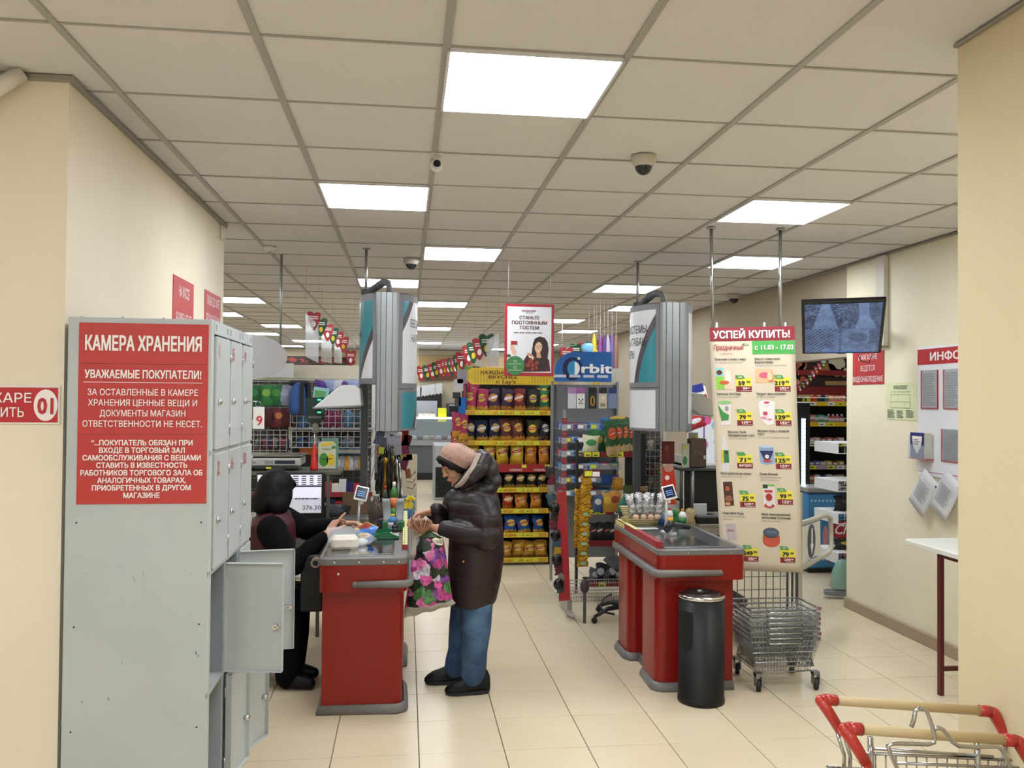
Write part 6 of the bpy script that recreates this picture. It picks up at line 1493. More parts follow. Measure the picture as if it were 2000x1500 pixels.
for (col, y0_, head, sub, pc, p1, p2, q1, q2) in items:
    X0 = 50 if col == 0 else 520
    if (col, y0_) == (0, 1265): X0 = 165
    for k, s_ in enumerate(head): T4(s_, X0, y0_+k*40, 28, min(370, 19.5*len(s_)), INK, 'l', .02)
    for k, s_ in enumerate(sub): T4(s_, X0+5, y0_+40*len(head)+k*32-5, 18, min(370, 12*len(s_)), INKG, 'l')
    tx = 280 if col == 0 else 735; ty = y0_+{395: 180, 810: 170, 1265: 225, 1250: 240, 1760: 150, 2235: 360}[y0_]+(40 if col == 0 and y0_ == 1760 else 0)
    tx += {395: 0, 810: -5, 1265: -30, 1250: -25, 1760: -20, 2235: -10}[y0_]
    subd(tx+10, ty+30, tx+195, ty+130, LY, 1, 2, 1); subd(tx+10, ty+130, tx+195, ty+195, MAR, 1, 2, 1)
    G4_([(tx+10, ty+130), (tx+50, ty+130), (tx+10, ty+195)], MAR, 1.3)
    G4_([(tx, ty), (tx+95, ty), (tx+120, ty+40), (tx+20, ty+42)], LGR, 3); T4(pc, tx+55, ty+33, 22, 50, TXTW, 'c', .01, 4)
    if pc == '': pass
    T4(p1, tx+125 if len(p1) > 2 else tx+115, ty+118, 50, 40*len(p1), INK, 'r', .04); T4(p2, tx+132, ty+92, 26, 46, INK, 'l', .03)
    if q2: T4(q1, tx+140, ty+172, 30, 26*len(q1), TXTW, 'r', .03); T4(q2, tx+145, ty+160, 16, 26, TXTW, 'l', .02); R4(tx+70, ty+182, tx+185, ty+186, TXTW, 2)
    else: T4(q1, tx+105, ty+172, 28, 145, TXTW, 'c', .03)
# product pictures
PK = C_('#c94a6a', .5); PPK = C_('#e0b8b0', .5); WHT = C_('#dcd8d6', .5)
R4(50, 480, 250, 740, C_('#dfc4ae', .5)); R4(50, 480, 150, 590, C_('#8fc4c8', .5), 1.5); R4(50, 590, 150, 740, C_('#8cc44a', .5), 1.5); E4(95, 540, 35, 30, C_('#5a2a1c', .5)); E4(200, 600, 35, 90, C_('#e8dcc8', .5)); E4(150, 660, 60, 22, C_('#c95a34', .5), 3)
G4_([(520, 530), (540, 500), (730, 510), (740, 660), (520, 665)], C_('#e3b48c', .5), 1); E4(625, 575, 60, 35, C_('#d0607c', .5)); E4(700, 600, 35, 60, C_('#c97a3a', .5)); E4(690, 590, 33, 50, C_('#e6c6a0', .5), 3)
G4_([(60, 905), (225, 895), (200, 1165), (90, 1175)], WHT, 1); E4(145, 900, 85, 22, C_('#8cb87c', .5)); G4_([(60, 920), (120, 1010), (190, 1050), (180, 1110), (95, 1120)], C_('#3f8a44', .5), 2); E4(165, 970, 22, 28, C_('#8a8a90', .5), 3)
G4_([(540, 910), (740, 900), (715, 1150), (640, 1170), (565, 1100)], C_('#e6e2e2', .5), 1); E4(640, 905, 95, 30, C_('#ece8e8', .5), 2); E4(640, 900, 35, 14, C_('#c9486a', .5), 3); E4(620, 1030, 30, 25, C_('#c9486a', .5)); E4(600, 1080, 40, 14, C_('#d88aa0', .5)); E4(670, 1100, 30, 12, C_('#d88aa0', .5))
G4_([(95, 1290), (130, 1290), (150, 1420), (165, 1470), (160, 1720), (75, 1725), (70, 1470), (90, 1400)], C_('#d4cfd2', .5), 1); R4(72, 1470, 100, 1620, C_('#d8c040', .5), 2); R4(100, 1470, 163, 1620, C_('#2f7a40', .5), 2); E4(135, 1500, 16, 18, C_('#2a1c18', .5), 3)
G4_([(530, 1420), (700, 1420), (705, 1620), (620, 1640), (535, 1620)], C_('#8fa6d0', .5), 1); E4(617, 1422, 88, 16, C_('#b8c6de', .5)); G4_([(535, 1470), (700, 1470), (660, 1560), (617, 1590), (575, 1560)], C_('#1f2c5c', .5), 2); E4(617, 1540, 26, 24, WHT, 3); E4(617, 1590, 50, 16, C_('#b83a34', .5), 3)
G4_([(75, 1850), (185, 1845), (195, 2130), (85, 2140)], C_('#4a2a20', .5), 1); E4(125, 1930, 26, 30, C_('#a85a34', .5)); E4(135, 2050, 45, 40, C_('#8c5a44', .5)); E4(120, 2110, 34, 18, C_('#c98a5a', .5), 3)
G4_([(545, 1870), (690, 1865), (695, 2110), (670, 2145), (575, 2145), (550, 2110)], WHT, 1); R4(550, 1870, 610, 1915, C_('#2a4a2c', .5), 2); R4(610, 1868, 690, 1890, C_('#7ab04a', .5), 2); R4(570, 1935, 665, 1965, C_('#b8403c', .5), 2); E4(620, 2020, 40, 45, C_('#a82a2a', .5)); E4(620, 2120, 62, 28, C_('#b83a38', .5)); E4(620, 2105, 35, 22, WHT, 3)
G4_([(75, 2350), (200, 2345), (205, 2540), (90, 2545)], C_('#b8b0b4', .5), 1); T4('МАК', 138, 2440, 30, 80, C_('#a33a4a', .5))
E4(630, 2540, 105, 70, C_('#c4543f', .5), 1, 26); R4(525, 2470, 735, 2540, C_('#c4543f', .5), 1); E4(630, 2440, 98, 62, C_('#3d4a5c', .5), 2, 26); E4(630, 2432, 84, 50, C_('#4d5c70', .5), 3, 24); T4('СТОЛЬНАЯ', 630, 2440, 22, 120, C_('#8c9ab0', .5), l=4)
P_.build('print', sheet_)
for a_, b__ in ((W(1389, 445, 5.35), W(1396, 642, 5.36)), (W(1524, 447, 5.32), W(1528, 642, 5.28))):
    MB().tube([(a_.x, a_.y, HC), tuple(b__-Vector((0, -.03, .06)))], .011, C_('#b0b2b4', .2, 1.), 12).cyl((a_.x, a_.y, HC-.012), .028, .012, STEEL, 16).build('chrome_rod', t)
for px in (1400, 1493, 1534): q = W(px, 634, 5.3); MB().box(q+Vector((-.008, -.004, -.02)), q+Vector((.006, .004, .015)), FILM).build('clip', t)
# ------------------------------------------------------------------ stacked wire baskets on a wheeled dolly
CH = C_('#9a9c9e', .3, .85)
BX0, BX1, BY0, BY1 = 2.03, 2.44, 4.76, 5.10
t0 = thing('basket_dolly', 'wheeled chrome dolly under the stack of shopping baskets', 'trolley', ((BX0+BX1)/2, 4.9, 0))
b = MB(); b.tube([(BX0+.02, BY0+.04, .13), (BX1-.02, BY0+.04, .13), (BX1-.02, BY1-.04, .13), (BX0+.02, BY1-.04, .13)], .006, CH, 8, closed=True, smooth=False)
b.tube([(BX0+.02, BY0+.04, .13), (BX0+.06, BY0+.05, .30)], .005, CH, 6).tube([(BX1-.02, BY0+.04, .13), (BX1-.08, BY0+.05, .30)], .005, CH, 6).tube([(BX0+.02, BY1-.04, .13), (BX0+.06, BY1-.05, .30)], .005, CH, 6).tube([(BX1-.02, BY1-.04, .13), (BX1-.06, BY1-.05, .30)], .005, CH, 6)
b.tube([(BX0+.05, BY0+.04, .10), (BX1-.04, BY0+.04, .10)], .004, CH, 6).build('frame', t0)
for (x, y) in ((BX0+.035, BY0+.01), (BX1-.02, BY0+.01), (BX0+.035, BY1-.01), (BX1-.02, BY1-.01)):
    wh = MB().lathe([(.010, -.012), (.032, -.012), (.034, -.008), (.034, .008), (.032, .012), (.010, .012)], m=C_('#1a1a1b', .6), n=20, X=Matrix.Translation((x, y, .034)) @ Matrix.Rotation(pi/2, 4, 'Y') @ Matrix.Rotation(.3, 4, 'X')).build('wheel', t0)
    MB().box((x-.02, y-.014, .03), (x-.014, y+.02, .10), C_('#8d8f92', .3, .8)).box((x+.014, y-.014, .03), (x+.02, y+.02, .10), C_('#8d8f92', .3, .8)).box((x-.02, y-.01, .085), (x+.02, y+.03, .105), C_('#8d8f92', .3, .8)).build('fork', wh)
def basket(z):
    t = thing('shopping_basket', '', 'shopping basket', ((BX0+BX1)/2, (BY0+BY1)/2, z))
    b = MB(); W2, D2, w2, d2, H_ = .215, .155, .165, .115, .19
    b.tube([(-W2, -D2, H_), (W2, -D2, H_), (W2, D2, H_), (-W2, D2, H_)], .004, CH, 6, closed=True, smooth=False); b.build('rim', t, world=False)
    b = MB()
    for q in (.12, .06, .0):
        f = q/H_; b.tube([(-(w2+(W2-w2)*f), -(d2+(D2-d2)*f), q), ((w2+(W2-w2)*f), -(d2+(D2-d2)*f), q), ((w2+(W2-w2)*f), (d2+(D2-d2)*f), q), (-(w2+(W2-w2)*f), (d2+(D2-d2)*f), q)], .0022, CH, 4, closed=True, smooth=False)
    for k in range(19):
        s_ = -1+2*k/18
        b.tube([(s_*W2, -D2, H_), (s_*w2, -d2, 0), (s_*w2, d2, 0), (s_*W2, D2, H_)], .0016, CH, 3)
    for k in range(1, 13):
        s_ = -1+2*k/13
        b.tube([(-W2, s_*D2, H_), (-w2, s_*d2, 0)], .0016, CH, 3).tube([(W2, s_*D2, H_), (w2, s_*d2, 0)], .0016, CH, 3)
    o = b.build('wire_mesh', t, world=False); o['kind'] = 'stuff'
    b = MB()
    for s_ in (-1, 1):
        b = MB(); b.tube([(-W2*.55, -D2-.002, H_+.003), (-W2*.5, -D2-.03, H_-.005), (W2*.4, -D2-.03, H_-.005), (W2*.45, -D2-.002, H_+.003)] if s_ < 0 else [(W2, -.10, H_+.003), (W2+.03, -.08, H_-.01), (W2+.03, .08, H_-.01), (W2, .10, H_+.003)], .0045, C_('#c2c4c6', .2, 1.), 6); b.build('handle', t, world=False)
    MB().box((W2+.02, -.085, H_-.016), (W2+.038, -.06, H_-.004), C_('#8c2430', .4)).build('red_grip', t, world=False)
    return t
zb_ = .095; bk_ = basket(zb_); 
names = ['lowest', 'second lowest', 'third', 'fourth', 'fifth', 'sixth', 'topmost']
for k in range(7):
    o = bk_ if k == 0 else dup(bk_, bk_.location+Vector((.004*math.sin(k*2.3), .005*math.cos(k*1.9), .030*k)), rotz=.03*math.sin(k*3.1))
    o['label'] = '%s chrome wire shopping basket in the nested stack right of the bin' % names[k]; o['group'] = 'nested wire shopping baskets'
# wire mesh rack and chair behind the bin
t = thing('wire_screen', 'tall open wire mesh screen standing behind the shopping baskets', 'wire screen', (2.3, 5.45, 0))
b = MB(); a, c = W(1440, 1118, 5.5), W(1538, 1118, 5.5)
CW = C_('#8d8f90', .35, .7)
wires(b, a.x, c.x, .16, .95, 5.5, 7, 9, .0025, CW); b.build('mesh', t)
for x in (c.x, c.x+.035, c.x+.07): MB().tube([(x, 5.5, .02), (x, 5.5, 1.0)], .008, C_('#5a5b5d', .4, .6), 8).build('tube_post', t)
t = thing('till_chair', 'dark chair with brown black seat behind the right checkout', 'chair', (2.15, 6.1, 0))
DC = C_('#1d1b1c', .5); z_ = W(1480, 1165, 6.1).z
MB().prism(rrect(1.98, 5.85, 2.48, 6.3, .09, {'fl', 'fr', 'bl', 'br'}), z_-.02, z_+.035, C_('#3a3234', .6)).build('seat', t, bevel=.01)
for x, y in ((2.02, 5.9), (2.44, 5.9), (2.02, 6.26), (2.44, 6.26)): MB().tube([(x, y, 0), (x, y, z_)], .014, BLACK, 8).build('leg', t)
for x in (2.02, 2.44): MB().tube([(x, 6.26, z_), (x, 6.29, z_+.28)], .014, BLACK, 8).build('back_post', t)
MB().box((2.0, 6.27, z_+.12), (2.46, 6.30, z_+.28), DC, .01).build('backrest', t)
# office chair star base behind the right checkout
t = thing('office_chair', 'black office chair star foot poking out left of the right checkout', 'chair', (1.72, 6.42, 0))
c0 = Vector((1.72, 6.42, 0)); a0 = Z0 = None
for k in range(5):
    a_ = math.radians(198+72*k); e = c0+Vector((math.cos(a_), math.sin(a_), 0))*.30
    b = MB().tube([c0+Vector((0, 0, .11)), c0.lerp(e, .6)+Vector((0, 0, .10)), e+Vector((0, 0, .05))], [.022, .018, .013], BLACK, 8); lg = b.build('leg', t)
    MB().cyl(e+Vector((0, -.012, .024)), .022, .024, BLACK, 12, 'y').build('castor', lg)
MB().tube([c0+Vector((0, 0, .1)), c0+Vector((0, 0, .40))], .022, BLACK, 10).build('gas_lift', t)
MB().box((1.56, 6.22, .40), (1.84, 6.62, .46), C_('#222224', .7), .03).build('seat', t)
MB().tube([W(1195, 1160, 6.15), W(1180, 1168, 6.15), W(1172, 1183, 6.15), W(1178, 1195, 6.15), W(1200, 1200, 6.15)], .008, C_('#3a3634', .5), 8).build('footring', t)
# ------------------------------------------------------------------ shopping carts in the foreground
BEI = C_('#cdb88c', .45); CHM = C_('#b5b6b8', .18, 1.); RC = C_('#b5281f', .3, coat=.4)
def cart(name, lab, L0, R0, z_drop, chest):
    t = thing(name, lab, 'shopping cart', (L0.x, L0.y, 0), 'nested shopping carts')
    U = (R0-L0).normalized()
    hb = MB().tube([L0+U*.03, R0-U*.03], .0135, BEI, 18).build('handle_bar', t)
    for s_, P0, dU in ((0, L0, U), (1, R0, -U)):
        b = MB(); side = -1 if s_ == 0 else 1
        b.tube([P0+dU*.045, P0+dU*.012], .0165, RC, 16)
        dn = Vector((.045 if s_ == 0 else .035, -.03, -.085)) if s_ == 0 else Vector((.030, -.03, -.085))
        b.limb([P0+dU*.012, P0+dU*.0+Vector((0, 0, -.004)), P0+dn*.5, P0+dn*.95], [.0165, .0175, .0155, .014], RC, 14)
        b.build('red_grip', t)
        for q in (-.009, .009):
            e0 = P0+dn*.9+Vector((q, 0, 0))
            MB().tube([e0, e0+Vector((.018*-side, -.01, -.07)), e0+Vector((.03*-side, .02, -.30)), e0+Vector((.03*-side, .05, -.62))], .0055, CHM, 8).build('upright_tube', t)
    return t
LA, RA = W(1604, 1366, 2.30), W(1940, 1390, 2.30); LB, RB = W(1650, 1422, 2.06), W(1990, 1447, 2.06)
cA = cart('shopping_cart', 'farther of two shopping carts with cream handle and red grips at bottom right', LA, RA, 0, 0)
cB = cart('shopping_cart', 'nearer of two shopping carts with cream handle and wire child seat hook', LB, RB, 0, 0)
def cartbody(t, L0, R0, big):
    U = (R0-L0).normalized(); F = Vector((.0, -1, 0)).normalized()
    zt = L0.z-.19; base = Vector((L0.x, L0.y, 0))
    def pt(u, f, z): w_ = (R0-L0).length-.04; k = (u-.5)*(1-.25*f); return Vector((L0.x, L0.y, 0))+U*w_*(.5+k)+F*f*.62+Vector((0, 0, z))
    b = MB(); b.tube([pt(.04, 0, zt), pt(.96, 0, zt), pt(.96, 1, zt+.02), pt(.04, 1, zt+.02)], .005, CHM, 8, closed=True, smooth=False); b.build('basket_rim', t)
    b = MB()
    zb = zt-.30
    for k in range(11):
        u = .06+.88*k/10; b.tube([pt(u, 0, zt), pt(u, .05, zb), pt(u, .9, zb+.06), pt(u, 1, zt+.02)], .0022, CHM, 5)
    for k in range(14):
        f = k/13
        for u in (.04, .96): b.tube([pt(u, f, zt), pt(u, .05+f*.85, zb+.06*f)], .0022, CHM, 5)
    for q in (.25, .5, .75):
        b.tube([pt(.04, 0, zt-.3*q), pt(.96, 0, zt-.3*q)], .0022, CHM, 5)
        for u in (.04, .96): b.tube([pt(u, 0, zt-.3*q), pt(u, 1, zt-.28*q)], .0022, CHM, 5)
    o = b.build('wire_basket', t); o['kind'] = 'stuff'
    b = MB(); b.tube([pt(.02, 0, zb), pt(.02, .1, .14), pt(.02, .95, .12)], .008, CHM, 8).tube([pt(.98, 0, zb), pt(.98, .1, .14), pt(.98, .95, .12)], .008, CHM, 8).tube([pt(.02, .1, .14), pt(.98, .1, .14)], .008, CHM, 8).build('chassis', t)
    for u in (.03, .97):
        for f in (.08, .95):
            p = pt(u, f, .05); MB().cyl(p+Vector((-.012, 0, 0)), .05, .024, C_('#3a3a3c', .6), 18, 'x').build('wheel', t)
            MB().box(p+Vector((-.017, -.012, 0)), p+Vector((.017, .012, .10)), STEEL).build('fork', t)
cartbody(cA, LA, RA, 0); cartbody(cB, LB, RB, 1)
# child seat wires of the near cart
Yc = 2.0
seat = [(1732, 1455), (1738, 1456), (1755, 1500), (1775, 1560)]
hk = [(1780, 1420), (1785, 1405), (1788, 1388), (1797, 1383), (1810, 1388), (1816, 1405), (1821, 1420), (1826, 1440), (1824, 1450), (1812, 1454), (1790, 1453), (1745, 1452), (1734, 1457), (1740, 1475), (1752, 1500), (1775, 1550)]
MB().tube([W(a_, b__, Yc) for a_, b__ in hk], .0055, CHM, 8).build('seat_hook', cB)
hk2 = [(1824, 1424), (1832, 1421), (1842, 1425), (1851, 1436), (1860, 1449), (1872, 1457), (1900, 1459), (1945, 1458), (1955, 1462), (1965, 1480), (1985, 1525)]
MB().tube([W(a_, b__, Yc) for a_, b__ in hk2], .0055, CHM, 8).build('seat_wire', cB)
b = MB()
for (x0_, y0_, x1_, y1_) in ((1670, 1470, 1975, 1485), (1745, 1490, 1990, 1500), (1704, 1462, 1940, 1478)): b.tube([W(x0_, y0_, 2.12), W(x1_, y1_, 2.12)], .0045, CHM, 6)
for k in range(15): x = 1690+k*20; b.tube([W(x, 1472+k*.6, 2.12), W(x+2, 1560, 2.12)], .0024, CHM, 5)
for x in (1700, 1908): b.tube([W(x, 1440, 2.12), W(x+3, 1560, 2.12)], .008, CHM, 8)
o = b.build('child_seat_grid', cB); o['kind'] = 'stuff'
# ------------------------------------------------------------------ left till equipment
def at(px, py, y): return W(px, py, y)
TM = C_('#77756f', .35, .6)
YT = 6.15; zt_ = at(580, 920, YT).z
t = thing('till_table', 'grey metal till table holding the scale and the screen', 'till stand', (-.9, YT+.1, 0))
x0_, x1_ = at(470, 920, YT).x, at(665, 920, YT).x
MB().box((x0_, YT, zt_-.03), (x1_, YT+.35, zt_), TM, .004).build('top', t)
for x in (x0_+.02, at(631, 0, YT).x, x1_-.10): MB().box((x, YT, 0), (x+.025, YT+.03, zt_-.03), TM, .003).build('post', t)
MB().box((x0_, YT+.02, .62), (x1_-.08, YT+.35, .64), TM).build('lower_shelf', t)
t = thing('till_screen', 'till screen showing a receipt list and 376,30', 'monitor', tuple(at(600, 1015, YT-.05)))
a, c = at(500, 1022, YT-.05), at(634, 924, YT-.05)
MB().box((a.x, YT-.05, a.z), (c.x, YT-.01, c.z), BLACK, .004).build('casing', t)
a2, c2 = at(502, 1002, YT-.052), at(628, 927, YT-.052)
sc = MB().box((a2.x, YT-.052, a2.z), (c2.x, YT-.05, c2.z), mat('#b9b8c4', .3, emit=.55)).build('screen', t)
P_ = Print((0, YT-.052, 0), (1, 0, 0), (0, 0, 1)); SI = C_('#202028', .5)
def zz_(py): return at(600, py, YT-.052).z
def xx_(px): return at(px, 950, YT-.052).x
for i, py in enumerate((930, 934.5, 938, 942, 946)):
    for (u, v) in ((572, 583), (589, 598), (605, 612), (620, 627)): P_.rect(xx_(u), zz_(py+1), xx_(v), zz_(py-.8), SI, 1)
P_.rect(xx_(560), zz_(951), xx_(627.5), zz_(948), C_('#15154a', .4), 1.5); P_.rect(xx_(560), zz_(1002), xx_(627.5), zz_(972), mat('#a5a3ac', .3, emit=.45), .5)
P_.lines(xx_(576), zz_(976), xx_(626), zz_(972), 1, SI, 1.5, 3); P_.text('376,30', xx_(627), zz_(995.5), .033, SI, .125, 'r', 0, 3); P_.build('screen_print', sc)
t = thing('counter_scale', 'flat white and grey weighing scale on top of the till frame', 'scale', tuple(at(548, 915, YT)))
SC1 = C_('#b8bab8', .35, .2); za = zt_
xa, xb = at(486, 0, YT-.02).x, at(604, 0, YT-.02).x
MB().box((xa, YT+.0, za+.035), (xb-.02, YT+.3, za+.09), SC1, .008).box((xa+.02, YT+.02, za+.015), (xb-.05, YT+.28, za+.04), C_('#4b4d4e', .4), .004).build('body', t)
MB().box((xa+.01, YT+.03, za+.098), (xb-.01, YT+.32, za+.112), C_('#a9a69c', .25, .9), .004).build('platter', t)
for x in (xa+.05, xb-.08): MB().cyl((x, YT+.06, za), .022, .02, BLACK, 12).build('foot', t)
P_ = Print((0, YT-.001, 0), (1, 0, 0), (0, 0, 1)); P_.rect(xb-.20, za+.05, xb-.06, za+.075, C_('#2a3042', .3), 1); P_.rect(xb-.27, za+.05, xb-.21, za+.075, C_('#8f9298', .4), 1); P_.rect(xa+.02, za+.058, xa+.09, za+.062, C_('#3a4a8c', .4), 1); P_.rect(xb-.26, za+.016, xb-.225, za+.03, TAGY, 1); P_.build('front_print', t)
t = thing('scale_display', 'dark green scale display head on a pole behind the scale', 'display', tuple(at(616, 905, 6.35)))
p = [at(a_, b__, 6.35) for a_, b__ in ((597, 776), (634, 776), (634, 818), (622, 829), (609, 829), (597, 818))]
hd = MB().prism([(q.x, q.z) for q in p], 6.35, 6.38, C_('#142e2c', .35), 'y').build('head', t, bevel=.004)
P_ = Print((p[0].x, 6.35, p[4].z), (1, 0, 0), (0, 0, 1)); w_ = p[1].x-p[0].x; h_ = p[0].z-p[4].z
for v in (.88, .65, .42): P_.rect(w_*.62, h_*v, w_*.82, h_*(v+.06), mat('#3fd8a8', .4, emit=.6), 1)
P_.rect(w_*.85, h_*.42, w_*.95, h_*.6, C_('#6a7a7a', .4), 1); P_.lines(w_*.15, h_*.22, w_*.9, h_*.32, 2, C_('#8a9a9a', .4), 1, 4); P_.build('print', hd)
q = at(616, 832, 6.36); MB().cyl((q.x, 6.365, q.z-.05), .022, .07, C_('#9a9c9a', .4), 14).tube([(q.x, 6.365, zt_), (q.x, 6.365, q.z-.04)], .010, C_('#b0aea4', .3, .7), 10).build('pole', t)
q = at(611, 918, 6.14); tag(MB().lathe([(.030, 0), (.028, .02), (.008, .185), (.004, .19)], (q.x, 6.22, zt_+.0), C_('#c9241e', .3), 20).build('red_cone'), 'slim red plastic cone standing by the scale pole', 'cone')
t = thing('seed_packet_stand', 'pale cardboard seed packet stand with green and yellow vegetables', 'card stand', tuple(at(641, 915, 6.25)))
a, c = at(621, 915, 6.25), at(656, 862, 6.25); w_ = c.x-a.x; h_ = c.z-a.z
pn = MB().prism([(a.x, a.z), (c.x, a.z), (c.x, c.z-.02), (c.x-.02, c.z), (a.x+.02, c.z), (a.x, c.z-.02)], 6.25, 6.256, C_('#c9cbb0', .5), 'y').box((a.x+.02, 6.30, a.z), (c.x+.015, 6.305, c.z+.02), C_('#6f9a84', .5)).build('card', t)
P_ = Print((a.x, 6.25, a.z), (1, 0, 0), (0, 0, 1)); P_.ell(w_*.32, h_*.32, .032, .05, C_('#3f8a2c', .5), 1, 16); P_.ell(w_*.72, h_*.32, .030, .045, C_('#d9c02c', .5), 1, 16); P_.ell(w_*.5, h_*.9, .05, .012, C_('#d8c23a', .5), 1, 12, .2); P_.ell(w_*.88, h_*.78, .015, .012, C_('#3f8a3c', .5), 1, 10); P_.text('ОБИ', w_*.5, h_*.68, .014, C_('#4a7a4a', .5), .07); P_.rect(w_*.2, h_*.34, w_*.8, h_*.37, C_('#1d3a1c', .5), 2); P_.build('print', pn)
def reader(lab, cpx, cpy, y, tilt, zb):
    p = at(cpx, cpy, y); t = thing('pin_display', lab, 'payment display', (p.x, y, zb)); X = Matrix.Translation(p) @ Matrix.Rotation(tilt, 4, 'Y') @ Matrix.Rotation(-.35, 4, 'X')
    MB().box((-.042, -.006, -.048), (.042, .006, .048), WHITE, .005, X=X).build('frame', t)
    s_ = MB().box((-.034, -.008, -.036), (.034, -.006, .038), C_('#0f1a33', .15), X=X).build('screen', t)
    O = X @ Vector((0, -.008, 0)); P_ = Print(O, X.to_3x3() @ Vector((1, 0, 0)), X.to_3x3() @ Vector((0, 0, 1)))
    for k in range(3): P_.rect(-.024, .008-.013*k, .02, .012-.013*k, mat('#5f8fd0', .4, emit=.5), 1)
    P_.build('screen_text', s_)
    MB().tube([p+Vector((-.012, .012, -.03)), (p.x-.02, y+.012, zb+.02)], .0075, C_('#cfd0d2', .35), 10).cyl((p.x-.02, y+.012, zb), .03, .012, C_('#cfd0d2', .35), 16).box(p+Vector((-.012, .0, -.07)), p+Vector((.012, .02, -.035)), WHITE, .004).build('pole', t)
reader('small white framed payment display on a pole at the left till', 706, 964, 5.55, .22, .85)
reader('small white framed payment display on a pole at the right till', 1307, 962, 5.35, -.22, .838)
# big bottle, grey packs, bottles
ZC1 = .851
t = thing('water_bottle', 'large ribbed dark plastic bottle on the left till', 'bottle', tuple(at(733, 1022, 5.7)))
p = at(734, 1030, 5.7); BRB = clearmat('brown_bottle', '#4a3a34', .8, .12)
pr_ = [(.05, 0), (.053, .01)]+[(.052-.004*(k % 2), .02+k*.010) for k in range(10)]+[(.050, .125), (.035, .155), (.018, .175), (.018, .19)]
MB().lathe(pr_, (p.x, 5.7, ZC1), BRB, 20).build('body', t); MB().cyl((p.x, 5.7, ZC1+.19), .02, .018, C_('#8c8a88', .4), 14).build('cap', t)
GPK = C_('#9c9ea2', .4)
for k, (px, lean) in enumerate(((757, -.25), (780, .12))):
    p = at(px, 1015, 5.5); t = thing('towel_pack', 'silver grey folded pack standing in a green holder, %s' % ['left one', 'right one'][k], 'packet', (p.x, 5.5, ZC1), 'silver packs in green holders')
    MB().box((p.x-.032, 5.47, ZC1), (p.x+.032, 5.53, ZC1+.06), C_('#2f6a3c', .45), .004).build('holder', t)
    MB().sheet(lambda u, v: (p.x-.025+.05*u+lean*v*.05, 5.495+.02*math.sin(v*3), ZC1+.05+.15*v), 3, 6, .03, GPK).build('pack', t)
for lab, px, r_, h_, c, cc, y in (('small bottle with red cap among the till goods', 752, .014, .20, '#3a4a34', '#c02a2a', 5.75), ('green sauce bottle with orange label and white cap', 769, .022, .23, '#3f7a34', '#e0e4dc', 5.7), ('blue and white can on the left till', 767, .03, .11, '#3f7ab0', '#c9c84a', 5.45), ('dark slim can with white stripe on the left till', 772, .022, .08, '#15171c', '#202024', 5.3)):
    q = at(px, 1015, y); put(bottle_mesh(r_, h_, C_(c, .35), C_(cc, .4), C_('#d8753a', .4) if 'orange' in lab else (C_('#b8bcc0', .4) if 'blue' in lab else None), .4), 'bottle', lab, 'bottle', (q.x, y, ZC1+(.06 if h_ > .15 else 0)))
q = at(745, 1015, 5.62); tag(MB().box((q.x-.02, 5.6, ZC1), (q.x+.12, 5.8, ZC1+.058), C_('#2a2c30', .5), .004).build('small_crate'), 'low dark crate under the bottles on the left till', 'crate')
# green coin tray
t = thing('coin_tray', 'green plastic coin tray with pale ramp on the left counter', 'tray', tuple(at(755, 1050, 5.25)))
p = at(752, 1058, 5.22); g_ = MB(); GT = C_('#17693a', .35)
g_.box((p.x-.075, 5.15, ZC1), (p.x+.085, 5.33, ZC1+.012), GT, .004); pts_ = [(p.x-.075, ZC1+.012)]+[(p.x-.075+.16*k/10, ZC1+.012+.028*math.sin(pi*k/10)) for k in range(11)]+[(p.x+.085, ZC1+.012)]
g_.prism(pts_, 5.15, 5.158, GT, 'y').prism(pts_, 5.322, 5.33, GT, 'y').build('tray', t); MB().box((p.x+.03, 5.16, ZC1+.013), (p.x+.083, 5.32, ZC1+.018), C_('#b8b5ae', .4), .001).build('ramp', t)
# blue snack packet held in the hand, and the plastic bag with tissues
t = thing('snack_packet', 'blue yellow and red snack packet held by the cashier over the counter', 'packet', tuple(at(713, 1036, 5.12)))
g_ = MB(); q = [at(691, 1034, 5.15), at(716, 1020, 5.15), at(739, 1030, 5.12), at(728, 1047, 5.08)]
def pk_(u, v): a_ = q[0].lerp(q[3], u); b__ = q[1].lerp(q[2], u); r_ = a_.lerp(b__, v); return r_+Vector((0, -.018*math.sin(pi*u)*math.sin(pi*v), 0))
FY, FRd, FB2 = C_('#d8c23a', .3), C_('#8c2f22', .3), C_('#2a6fc0', .3)
g_.grid(pk_, 10, 8, None, True, mf=lambda u, v: FY if v < .2 else (FRd if u < .55 else FB2)); g_.grid(lambda u, v: pk_(1-u, v)+Vector((0, .02, 0)), 6, 4, FY); g_.build('film', t)
t = thing('tissue_pack', 'white wrapped paper napkin pack inside the clear plastic bag on the counter', 'napkins', tuple(at(675, 1082, 4.85)))
p = at(673, 1091, 4.85); g_ = MB().box((-.075, -.05, 0), (.075, .05, .075), C_('#dcd6ca', .6, bump=.4, bscale=30), .018, X=Matrix.Translation((p.x, 4.85, ZC1)) @ Matrix.Rotation(.12, 4, 'Z')); g_.build('wrap', t)
t = thing('crisp_packet', 'blue packet inside the clear plastic bag on the left counter', 'packet', tuple(at(712, 1065, 4.98)))
p = at(711, 1065, 4.98); g_ = MB(); g_.ball((p.x, 5.0, ZC1+.045), (.06, .045, .045), bagmat('#2a6fc0', '#dcd23a', '#b04a3a'), 14); g_.build('film', t); MB().ball((p.x-.01, 4.96, ZC1+.02), (.035, .03, .02), C_('#dde2e6', .4), 12).build('white_item', t)
t = thing('plastic_bag', 'thin clear plastic carrier bag pulled open by the cashier over the goods', 'plastic bag', tuple(at(680, 1080, 4.9)))
hand_p = at(643, 1030, 5.12)
